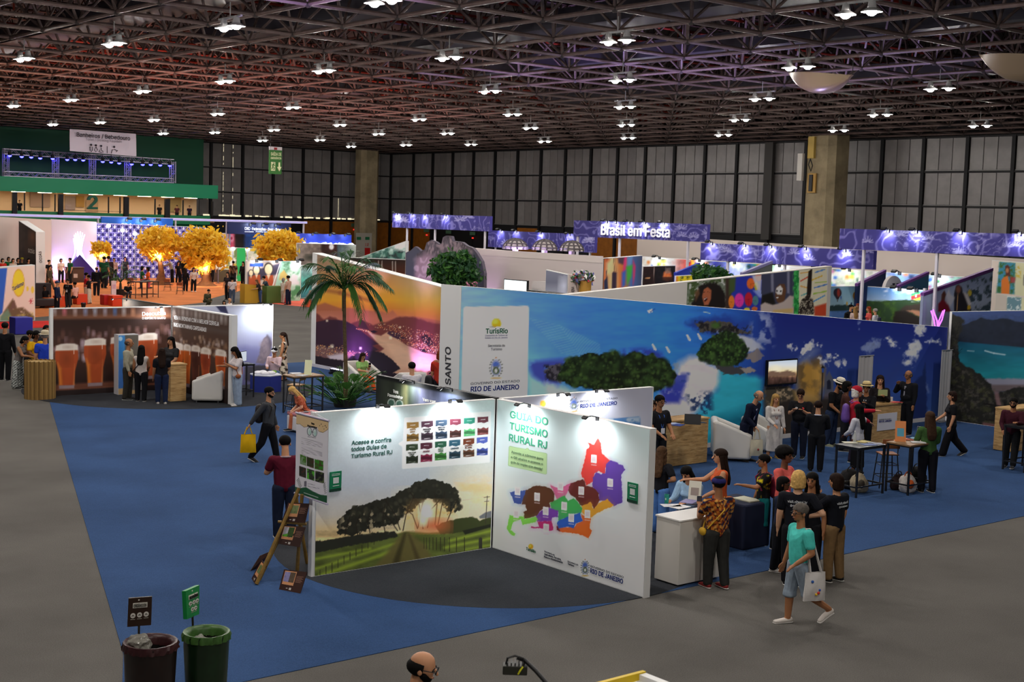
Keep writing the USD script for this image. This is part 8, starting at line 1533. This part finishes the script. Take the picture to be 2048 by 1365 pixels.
def tote(label,P_,side,c,w=.34,h=.38,strap=.28,cat='bag',prints=(),shoulder=False):
    def fn(b,p,TX,a):
        q = p+np.array([0,0,-strap]) if not shoulder else TX(a[0])+np.array([0,0,-.52])+RH*.13; ax = RH*.92+FH*.25; dn = np.array([0,0,-1.0]); n_ = np.cross(ax,dn); V = []; nx,nz = 9,8
        for sgn in (1,-1):
            for i in range(nx):
                for j in range(nz): u,v_ = i/(nx-1)-.5,j/(nz-1); V.append(q+ax*w*u*(1-.1*(1-v_))+dn*h*v_+n_*sgn*(.012+.05*math.sin(PI*min(v_*.9+.05,1))*(1-(2*u)**4)+.008*math.sin(u*9+v_*7)))
        Fc = []; N = nx*nz
        for o in (0,N): Fc += [[o+i*nz+j,o+(i+1)*nz+j,o+(i+1)*nz+j+1,o+i*nz+j+1] for i in range(nx-1) for j in range(nz-1)]
        Fc += [[i*nz+nz-1,(i+1)*nz+nz-1,N+(i+1)*nz+nz-1,N+i*nz+nz-1] for i in range(nx-1)]+[[j,j+1,N+j+1,N+j] for j in range(nz-1)]+[[(nx-1)*nz+j,(nx-1)*nz+j+1,N+(nx-1)*nz+j+1,N+(nx-1)*nz+j] for j in range(nz-1)]
        obj('bag_body',MB().add(np.array(V),Fc),M(c,.8,.15,0,.06,9),b,smooth=50); top_ = p if not shoulder else TX(a[0])+np.array([0,0,.075])
        for sgn in (1,-1): obj('handle',MB().tube([q-ax*w*.25+n_*.02*sgn,top_+n_*.012*sgn-ax*.03,top_+n_*.012*sgn+ax*.03,q+ax*w*.25+n_*.02*sgn],.011,5),M(c,.8,.15),b)
        fc = np.array([0,0,H])-q; sg = 1 if n_@fc > 0 else -1
        for u,v_,r_,cc in prints: obj('printed_mark',MB().ball(q+ax*w*u+dn*h*v_+n_*sg*.058,(r_,r_,r_),1),M(cc),b)
    return hold('tote_bag',label,cat,P_,side,fn)
def plaid(cols,sc,seed=0):
    cs = np.array([lin(c) for c in cols])
    def f(v): q = np.floor(np.stack([np.arctan2(v[:,1],v[:,0])*.16/sc,v[:,2]/sc,v[:,0]*.5/sc],1)).astype(int); i = (q[:,0]*7919+q[:,1]*104729+q[:,2]*31+seed)*2654435761 % 4294967296 >> 16; return cs[i % len(cs)]
    return f
def blot(c1_,c2_,sc,seed=0,th=.5):
    a,b = lin(c1_),lin(c2_)
    def f(v): n = meshkit.fbm(v*sc+seed,3,seed); w = np.clip((n-th)*14+.5,0,1)[:,None]; return a*(1-w)+b*w
    return f
WALK = ((22,6),(-14,28)); STAND = ((2,4),(-2,4)); SIT = ((82,80),(78,84)); STEP = ((10,4),(-9,10))
pe = person
# in the foreground and around the white counter
pe('balding bearded man with glasses at the bottom edge, seen from behind the shoulder',(846,1301),1.75,80,nod=12,hair='fringe',beard=True,glasses=True,top='#5a5c58',skin='a',fat=1.1)
p_ = pe('grey haired man in a turquoise t-shirt and pale denim shorts walking past',(1597,1005),1.7,298,foot=(1592,1250),legs=((-12,42),(8,6)),arms=((-6,14,55,20),'down'),hair='short',hc='#5a544e',glasses=True,top='#4cc4b8',bot='#8c9aa8',style='shorts',shoes='#c8c0b8',fat=1.12,skin='b',turn=8)
tote('white printed tote bag on the turquoise man\'s shoulder',p_,1,'#d0ccc8',.34,.4,shoulder=True,prints=((.1,.7,.02,'#d83830'),(.0,.75,.018,'#e0b830'),(.15,.6,.016,'#2c58b8'),(-.2,.3,.02,'#3060b0')))
p_ = pe('long haired man in a dark polo and tan trousers speaking into a phone',(1676,946),1.75,235,foot=(1664,1163),arms=('mouth','down'),hair='bob',hc='n',top='#14161e',bot='#7a6040',shoes='#1c1c1c',skin='a',extra=(('backtext',('visit.niterói','@visitniteroi')),)); phone('black phone held up by the long haired man in tan trousers',p_,1)
p_ = pe('blond curly haired person in a dark lettered polo seen from behind',(1598,940),1.72,178,arms=('down','hip'),hair='curlbob',hc='b',top='#11131b',bot='#141418',skin='d',extra=(('backtext',('visit.niteroi.br','@visitniteroi.br')),),det=2)
pe('woman in navy with glasses and white sneakers, beside the blond person',(1549,951),1.66,75,foot=(1556,1143),sex='f',hair='bob',hc='k',top='#1a2136',bot='#16181e',shoes='#d0ccc8',glasses=True,arms=('low','low'),skin='c')
p_ = pe('dark long haired woman facing the camera between the two dark polos',(1625,944),1.63,345,sex='f',hair='long',hc='k',top='#16171c',bot='#17181c',arms=('down','down'),skin='b')
pe('woman with an afro in a coral blazer',(1572,896),1.68,60,sex='f',hair='afro',hc='k',top='#e0645c',sleeve='long',bot='#181818',arms=('phone','low'),skin='c',extra=(('bracelet','#d8d0c0'),))
p_ = pe('man in a black and yellow jersey and teal shorts holding a card',(1516,907),1.74,285,foot=(1522,1090),hair='short',hc='k',glasses=True,top='#17181a',bot='#0f6a6c',style='shorts',shoes='#2c241c',arms=('fwd','down'),extra=(('backpack','#7a1c3c'),('chest',('#d8c020',1))),skin='b',pattern=blot('#17181a','#c8b820',9,3,.66))
p_ = pe('man in a plaid shirt and navy cap at the white counter',(1447,949),1.76,215,foot=(1429,1176),hat=('beret','#27265c','#27265c'),hair='short',hc='k',top='#8c4a24',pattern=plaid(('#8c3a1e','#c87a2c','#1c2238','#a85a24','#5a2418','#d8a050','#243050','#201418'),.035,3),bot='#2e2e2c',shoes='#8c2424',sleeve='short',arms=('phone','low'),fat=1.18,legs=((4,4),(-4,6)),skin='b',extra=(('crossbag','#c89c28'),)); phone('black phone held by the man in the plaid shirt',p_,1)
pe('woman in a light blue blouse writing, seated behind the white counter',(1373,932),1.62,330,sex='f',hair='long',hc='k',top='#9cbcd8',sleeve='long',bot='#2c3448',legs=SIT,ztop=1.32,arms=('table','table'),lean=14,nod=22,skin='a',fat=1.15)
pe('woman with long curls, black top and flared blue jeans, back turned',(1327,892),1.72,150,foot=(1316,1068),sex='f',hair='longcurl',hc='#4a3422',top='#15151a',bot='#4c74b0',style='wide',arms=('hip','hip'),shoes='#2c3c68',skin='b',fat=1.1)
pe('long haired woman in an orange print dress stretching out her arm',(1442,897),1.68,282,sex='f',hair='long',hc='n',top='#c8582c',bot='#c8582c',style='dress',sleeve='none',arms=('low',(48,12,40,6)),skin='a',pattern=None)
# by the blue mural
pe('man in a black polo with a blue lanyard behind the wide oak counter',(1320,790),1.74,40,hair='short',hc='k',glasses=True,top='#17171c',arms=('low','low'),lanyard='#3c68c0',skin='b')
pe('person in cream half hidden behind the lavender panel edge',(1305,800),1.6,30,sex='f',hair='long',hc='n',top='#d0c8b4',sleeve='long',bot='#3c3430',skin='a')
p_ = pe('bald man in a navy suit bending with a tote bag',(1527,779),1.76,62,foot=(1490,923),hair='fringe',hc='#6a625c',top='#171c30',sleeve='long',bot='#171c30',lean=18,nod=14,arms=('down','low'),jacket=('#c8c8d4','#2c3460'),skin='a',shoes='#14110f'); tote('cream cloth tote bag carried by the bald man in the navy suit',p_,-1,'#c4bca4',.34,.38,.24,prints=((.05,.6,.025,'#8c3030'),))
pe('blonde woman in a long white dress with a badge',(1549,787),1.7,25,foot=(1545,917),sex='f',hair='long',hc='#a8844c',top='#d0cac4',bot='#d0cac4',style='dress',sleeve='long',arms=('down','low'),lanyard='#8a5040',shoes='#b08c3c',skin='a')
p_ = pe('man in a black polo looking down at his phone under the television',(1607,777),1.76,352,foot=(1596,916),hair='short',hc='n',glasses=True,top='#17171a',bot='#1c2030',arms=('phone','phone'),nod=24,extra=(('chest',('#c83838',1)),('chest',('#b0b0b0',-1))),fat=1.15,skin='a'); phone('phone in the hands of the man in the black polo',p_,1)
pe('man in a black suit standing with his back to the camera',(1633,801),1.78,180,foot=(1630,943),hair='short',hc='n',top='#17181c',sleeve='long',bot='#131418',arms=((20,12,45,30),(20,12,45,30)),extra=(('collar','#c8ccd8'),),skin='a',fat=1.08,shoes='#0f0f0f')
pe('man in a white fedora and black t-shirt leaning over the counter',(1681,756),1.8,62,foot=(1660,893),hat=('brim','#d8d0bc','#14120f'),hair='short',hc='k',beard=True,glasses=True,top='#151518',bot='#24304a',arms=('fwd','low'),lean=10,nod=14,skin='b',fat=1.15,shoes='#8c8c70')
pe('person with black curls behind the man in the white fedora',(1695,762),1.68,95,hair='bob',hc='k',top='#4a2c24',sleeve='long',arms=('low','low'),skin='c')
pe('person in a red sweater with a red and white beanie',(1715,772),1.74,100,hat=('beanie','#a8182c','#d8d0c8'),hair='bob',hc='w',top='#b01e30',sleeve='long',bot='#2c2434',arms=('fwd','low'),skin='a',extra=(('backpack','#6a4a98'),))
pe('man in a straw hat and black suit facing the camera',(1736,764),1.72,345,foot=(1727,895),hat=('brim','#d8c088','#2c2014'),hair='short',hc='k',top='#15151a',sleeve='long',bot='#131316',jacket=('#c8c8c8','#1c1c22'),arms=('phone','low'),skin='b')
p_ = pe('dark haired woman with a green notebook behind the lettered counter',(1761,750),1.68,5,sex='f',hair='long',hc='n',top='#1a1618',sleeve='long',bot='#17171a',arms=('phone','low'),skin='a')
def nb(b,p,TX,a): obj('cover',MB().obox(p+np.array([0,0,.06]),RH*.12,np.array([0,0,.08]),FH*.008).mesh(),M('#a8b078',.6),b); obj('pages',MB().obox(p+np.array([0,0,.06])+FH*.014,RH*.115,np.array([0,0,.075]),FH*.005).mesh(),M('#d8d4c8'),b)
hold('notebook','pale green notebook held by the woman behind the lettered counter','notebook',p_,1,nb)
pe('bald man in a dark suit pointing, beside the tall blank panel',(1802,739),1.8,322,foot=(1811,870),hair='fringe',hc='#4a4440',top='#15161a',sleeve='long',bot='#131418',glasses=True,arms=('down','mouth'),jacket=('#c0c0c8','#8c8c98'),fat=1.18,skin='b')
pe('woman with long braids in a white shirt and black skirt',(1707,807),1.7,235,foot=(1712,950),sex='f',hair='long',hc='k',top='#c8c8d0',sleeve='long',bot='#101013',style='skirt',arms=('low','low'),skin='c')
p_ = pe('woman in a dark green top and dark jeans, back turned',(1857,822),1.66,205,foot=(1852,985),sex='f',hair='long',hc='#3a281c',top='#3c5c30',sleeve='long',bot='#15151c',arms=('phone','low'),fat=1.12,skin='a'); phone('pale phone of the woman in the dark green top',p_,1,'#c8c4c8')
pe('woman in black with flared trousers walking left past the beach mural',(1905,782),1.68,285,foot=(1899,913),sex='f',hair='bob',hc='n',top='#141417',bot='#101014',style='wide',legs=((16,4),(-16,22)),arms=('down','swing'),lanyard='#30303c',skin='a',shoes='#1c1816')
pe('man in a maroon varsity jacket leaning cross-legged at the right edge',(2043,795),1.75,350,foot=(2020,935),hair='short',hc='k',glasses=True,beard=True,top='#3a1420',sleeve='long',bot='#17181a',shoes='#2c2c2e',arms=('table','low'),legs=((18,2),(6,8)),lean=4,skin='b')
# left of the white booth
p_ = pe('bearded man with glasses and a backpack turning to his right',(548,773),1.78,70,foot=(535,925),hair='short',hc='k',beard=True,glasses=True,top='#3c3e42',sleeve='long',bot='#121216',extra=(('backpack','#241e1c'),),arms=('down',(-34,10,4,0)),legs=((14,4),(-14,20)),turn=-10,skin='a'); tote('bright yellow tote bag carried by the bearded backpacker',p_,-1,'#d8a810',.36,.4,.16)
p_ = pe('blonde woman in an orange print dress bent over her phone',(594,773),1.66,285,foot=(611,863),sex='f',hair='long',hc='b',top='#b86848',bot='#b86848',style='trousers',sleeve='short',legs=((78,72),(70,74)),lean=28,nod=26,arms=('lap','lap'),pattern=plaid(('#b05838','#c8785c','#a84c34'),.02),skin='d',extra=(('crossbag','#1c1a1c'),)); phone('white phone of the blonde woman in orange',p_,-1,'#d0d0d4')
pe('young man in a maroon polo seen from behind at the easel',(566,871),1.75,190,foot=(568,1078),hair='short',hc='k',top='#5a1428',bot='#1c2438',arms=((24,16,95,50),(16,12,60,40)),nod=14,extra=(('collar','#b8a0a4'),),shoes='#b0a898',skin='a',fat=1.06)
p_ = pe('woman in a green top and orange trousers sitting in a white armchair',(713,709),1.64,36,foot=(724,783),sex='f',hair='long',hc='n',glasses=True,top='#88b468',bot='#d8501c',legs=((80,60),(74,66)),lean=-4,nod=14,arms=('phone','lap'),skin='a'); phone('black phone of the seated woman in orange trousers',p_,1)
pe('man in a white shirt seated with his back turned behind the dark panel',(824,724),1.74,200,hair='short',hc='k',top='#c8c4c8',sleeve='long',legs=SIT,ztop=1.34,arms=('lap','phone'),skin='a')
pe('balding man in a pink shirt with backpack straps beside the white pillar',(872,719),1.74,130,hair='fringe',hc='#7a746c',top='#c87088',legs=SIT,ztop=1.36,extra=(('backpack','#16161a'),),skin='b',fat=1.15)
pe('red haired person partly hidden by the white pillar',(882,700),1.7,150,hair='bob',hc='r',top='#a83020',skin='a')
# beer booth
p_ = pe('dark haired woman in a white t-shirt and wide pale jeans looking at her phone',(470,693),1.65,292,foot=(474,812),sex='f',hair='long',hc='k',top='#d0c8c8',bot='#8c9cb0',style='wide',nod=26,arms=('phone','fwd'),shoes='#d4d0cc',skin='b',extra=(('crossbag','#8a4a24'),)); phone('small phone held by the woman in wide pale jeans',p_,1,'#9c6c80')
pe('man with a white virtual reality headset sitting behind the blue pouf',(543,693),1.72,338,foot=(548,775),hat=('visor',0,0),hair='short',hc='k',top='#d0b4b8',sleeve='long',bot='#5c7c9c',legs=SIT,arms=('phone','lap'),skin='b')
pe('woman in a brown and cream patterned dress with a ponytail',(564,664),1.7,262,foot=(566,763),sex='f',hair='tail',hc='n',top='#6a5848',bot=blot('#c8bca8','#2c241e',9,2),style='dress',sleeve='none',pattern=blot('#c8bca8','#2c241e',9,2),skin='b',extra=(('crossbag','#a07850'),))
p_ = pe('balding man in a beige shirt with a big white paper bag',(259,676),1.74,75,foot=(256,800),hair='fringe',hc='#4a403a',top='#a09c88',sleeve='long',bot='#33302a',fat=1.3,arms=('down','down'),skin='b'); tote('white paper shopping bag held by the balding man in beige',p_,1,'#d4d0cc',.4,.42,.1,'shopping bag',((.1,.4,.025,'#5a5a60'),))
pe('black haired woman in a white tank top and dark trousers at the beer counter',(280,690),1.66,165,foot=(282,803),sex='f',hair='long',hc='k',top='#c8bcb4',sleeve='none',bot='#121216',arms=('down','low'),fat=1.12,skin='b',extra=(('crossbag','#141416'),))
pe('dark haired woman in black with dark jeans at the beer counter',(322,696),1.68,185,foot=(323,808),sex='f',hair='long',hc='n',top='#14141a',sleeve='short',bot='#1a2440',arms=('down','low'),fat=1.2,skin='b',shoes='#c8c0b8')
pe('long haired barmaid in a dark t-shirt behind the beer counter',(342,673),1.68,322,sex='f',hair='long',hc='k',top='#2c2c2e',arms=('low','fwd'),skin='a')
pe('man dressed in black at the left edge, back turned',(13,644),1.82,160,foot=(10,762),hair='short',hc='k',top='#101014',sleeve='long',bot='#0e0e12',skin='b',fat=1.1)
p_ = pe('woman in wide printed trousers leaning over a phone by the log table',(42,671),1.62,62,foot=(36,778),sex='f',hair='bob',hc='k',top='#6a6462',sleeve='none',bot=plaid(('#b8bcb8','#3c4240','#c8ccc8','#2c3030'),.03,1),style='wide',lean=14,nod=18,arms=('fwd','fwd'),skin='b'); phone('phone of the woman in printed trousers',p_,1)
pe('young man in a grey t-shirt behind the log table',(61,660),1.72,80,foot=(56,772),hair='short',hc='k',top='#5c6470',bot='#1c1c20',arms=('fwd','fwd'),nod=18,skin='b')
pe('woman in a yellow top behind the log table',(73,661),1.68,30,sex='f',hair='bob',hc='k',top='#d8a414',arms=('fwd','low'),nod=16,skin='c')
pe('man in a white brimmed hat and bright blue shirt behind the log table',(90,664),1.7,190,hat=('brim','#d0c4a8','#8a7a60'),hair='short',hc='g',top='#2440b8',bot='#20243c',arms=('down','low'),fat=1.2,skin='a')
pe('smiling woman with black hair behind the man in the brimmed hat',(93,650),1.66,20,sex='f',hair='bob',hc='k',top='#2c2c30',skin='b')
# far left crowd
FAR = [
 ('man in a navy cap and dark sweatshirt before the cube stools',(115,560),1.74,70,(114,628),dict(hat=('cap','#39466c',0),top='#141c38',sleeve='long',bot='#0f0f14')),
 ('man in a black t-shirt with a badge beside the navy cap',(132,558),1.74,330,(136,616),dict(top='#121214',bot='#2c2c2e',lanyard='#d0d0d0',skin='b')),
 ('seated man in a pale pink shirt on an orange cube',(160,564),1.72,230,(150,612),dict(top='#dca898',bot='#1c1a1c',legs=SIT,skin='b')),
 ('man in red hugging another in the far left crowd',(170,545),1.72,90,(172,606),dict(top='#b82830',bot='#c8b8a0',arms=('fwd','fwd'),skin='b')),
 ('man in black hugged by the man in red',(179,550),1.7,255,(178,608),dict(top='#1c1616',bot='#c8bca8',arms=('cross','cross'),skin='b')),
 ('tall bald man in black with his back turned on the orange carpet',(193,533),1.8,170,(193,592),dict(top='#0f1018',bot='#16181f',sleeve='long',hair='fringe',fat=1.12)),
 ('man in an olive shirt walking before the dark state panel',(103,531),1.74,60,(99,580),dict(top='#4a4030',bot='#5a4a34',sleeve='long',legs=WALK)),
 ('woman in a white t-shirt at the dark counter',(119,517),1.68,20,(122,566),dict(sex='f',top='#dcc0b0',bot='#1a1a1e',hair='bob')),
 ('man in green behind the brown counter',(140,516),1.74,300,None,dict(top='#14502c',bot='#1c1c1c')),
 ('woman in black left of the white t-shirt woman',(98,520),1.64,40,None,dict(sex='f',top='#151518',bot='#151518',hair='bun')),
 ('tall man in a green t-shirt before the tile wall',(207,511),1.84,150,(208,577),dict(top='#184c30',bot='#14161c',skin='a')),
 ('man in dark clothes right behind the tall green t-shirt man',(217,512),1.76,200,(217,572),dict(top='#2c1c1c',bot='#241c1c',sleeve='long')),
 ('visitor in green seated at the first high table',(281,532),1.66,100,(284,577),dict(top='#1c5830',bot='#c05868',legs=SIT,sex='f',hair='bob')),
 ('visitor in orange seated at the second high table',(303,534),1.66,280,(296,578),dict(top='#e06028',bot='#1c1c30',legs=SIT,sex='f',hair='bob',skin='c')),
 ('man in a grey jumper leaning on the reception counter',(339,515),1.76,260,(344,566),dict(top='#9c988e',bot='#16171c',sleeve='long',lean=16,arms=('reach','reach'))),
 ('receptionist left of the palm on the orange carpet',(250,514),1.66,0,None,dict(sex='f',top='#2c2a2c',bot='#1c1c1c',hair='bob')),
 ('receptionist at the tile wall with a light top',(228,516),1.66,0,None,dict(sex='f',top='#b8a098',hair='bob')),
 ('person in black crouching beside the potted palm',(252,570),1.7,20,(254,597),dict(top='#14161a',bot='#3c4048',legs=((105,128),(98,124)),lean=22,arms=('lap','lap'))),
 ('tall man in a dark suit under the first yellow tree',(366,511),1.84,340,(364,565),dict(top='#17181c',bot='#17181c',sleeve='long',jacket=('#c0c8a0','#708050'))),
 ('woman in black beside the tall man in the dark suit',(355,523),1.66,30,(356,566),dict(sex='f',top='#151517',bot='#151517',hair='long')),
 ('woman in a black suit with long red brown hair, back turned',(372,538),1.68,165,(371,583),dict(sex='f',top='#16151a',bot='#131318',sleeve='long',hair='long',hc='n')),
 ('young woman in a white top and white sneakers',(389,535),1.68,20,(387,584),dict(sex='f',top='#c8b4a8',bot='#121216',shoes='#dcd8d4',hair='long')),
 ('man in a salmon t-shirt right of the largest yellow tree',(423,517),1.76,150,(423,565),dict(top='#dc9c88',bot='#14141a')),
 ('woman with long black hair beside the salmon t-shirt',(434,523),1.66,100,(433,563),dict(sex='f',top='#1c1818',bot='#151518',hair='long')),
 ('man in a plaid shirt before the green stripe',(467,522),1.74,178,None,dict(top='#4a3c34',bot='#1c1c20',sleeve='short',pattern=plaid(('#2c2420','#7c6858','#4a3428'),.07))),
 ('woman in a black blazer over white before the green stripe',(487,523),1.68,330,(486,571),dict(sex='f',top='#17161a',bot='#121216',sleeve='long',hair='long',jacket=('#d0ccc8','#d0ccc8'))),
 ('man in a white t-shirt with a brown bag, back turned',(463,554),1.7,175,(464,606),dict(top='#d8c8c8',bot='#4a5468',fat=1.15,extra=(('crossbag','#2c1c18'),),hair='afro')),
 ('dark haired woman half hidden by the man in the white t-shirt',(456,544),1.66,330,(455,600),dict(sex='f',top='#2c2426',bot='#17171a',hair='long')),
 ('man in olive crouching on the grey floor behind the beer booth',(417,586),1.72,40,(411,613),dict(top='#4a4834',bot='#4a4834',sleeve='long',legs=((105,130),(98,126)),lean=24,arms=('lap','lap'))),
 ('man in a blue grey t-shirt leaning over the olive counter',(523,552),1.74,285,(536,606),dict(top='#3c4854',bot='#4c5c7c',lean=22,arms=('reach','fwd'))),
 ('long haired woman bending over the yellow bin box',(518,560),1.66,290,(520,607),dict(sex='f',top='#2c2a2c',bot='#3c4c70',hair='long',hc='#6a4830',lean=20,arms=('fwd','fwd'))),
 ('man in a beige t-shirt before the jungle print',(573,551),1.76,240,(576,610),dict(top='#c8a490',bot='#1c2238')),
 ('woman in cream beside the man in beige',(567,556),1.68,130,(566,607),dict(sex='f',top='#d8d0c0',bot='#b8b0a0',hair='bob',hc='g')),
 ('person in violet seated at the olive counter',(556,553),1.68,330,None,dict(sex='f',top='#7060a8',hair='bob',ztop=1.35,legs=SIT)),
 ('child in white behind the sky panel',(459,596),1.3,60,None,dict(top='#d8ccc8',hair='bald')),
 ('person with black hair low behind the sky panel',(448,601),1.2,0,None,dict(top='#2c2424',hair='bob',sex='f')),
 ('person in black with a cap seated beside the pink left panel',(84,578),1.66,340,(90,615),dict(top='#191416',bot='#141416',legs=SIT,skin='c'))]
for lab,hd_,h_,fc,ft_,kw in FAR: pe(lab,hd_,h_,fc,foot=ft_,**kw)
for x,y,c,lab in ((5,517,'#b02820','person in red behind the wooden counter at the left edge'),(17,514,'#1c6a38','person in green behind the wooden counter'),(26,517,'#c0b0a0','person in a pale top behind the wooden counter'),(36,516,'#201c1c','person in black behind the wooden counter, left of the yellow cap'),(57,517,'#2c2424','dark dressed person at the right end of the wooden counter')): pe(lab,(x,y),1.7,20,top=c,hair='bob',sex='f')
pe('person with a yellow cap behind the wooden counter',(44,515),1.72,20,top='#3a3428',hat=('cap','#b8b020',0))
# right of the carnival wall and on the mezzanine
pe('man in black before the balloon print',(1702,609),1.72,60,top='#141418',det=1); pe('woman with light brown hair in white before the balloon print',(1711,613),1.64,200,sex='f',hair='long',hc='#8a6a40',top='#d0b8b0',det=1); pe('woman with auburn hair facing the camera before the balloon print',(1716,607),1.68,340,sex='f',hair='long',hc='r',top='#1c1618',det=1)
pe('red haired woman before the canyon print',(1738,613),1.66,290,sex='f',hair='long',hc='r',top='#c05048',det=1); pe('grey haired person in white and navy stripes before the canyon print',(1751,617),1.64,250,hair='short',hc='g',top='#c8c8cc',det=1,extra=(('backpack','#1c2038'),)); pe('dark haired person low before the balloon print',(1693,625),1.5,180,sex='f',hair='long',hc='k',top='#1c1818',det=1)
pe('man in a white t-shirt reading right of the canyon print',(1854,607),1.74,300,hair='short',hc='k',top='#d4ccd0',bot='#8a7450',arms=('phone','low'),nod=20,det=1); pe('woman in a black t-shirt with a yellow hair band before the folk dancers',(1928,598),1.68,290,sex='f',hair='bob',hc='k',top='#141416',arms=('phone','low'),det=1)
for x,y,c,lab in ((39,402,'#17171c','dark silhouetted person in the first lit room of the mezzanine'),(319,411,'#1c181c','person in black standing in the third lit room of the mezzanine'),(354,414,'#5a2c34','person in maroon in the last lit room of the mezzanine'),(379,415,'#2c1c34','person in violet at the right end of the mezzanine')):
    pl = Pl('v',122.9); a = pl.sz(x,y); pe(lab,(x,600),min(max(a[1]-4.35,1.45),1.85),0,top=c,bot='#17171a',det=0,base=pl.pos(a[0],4.355))
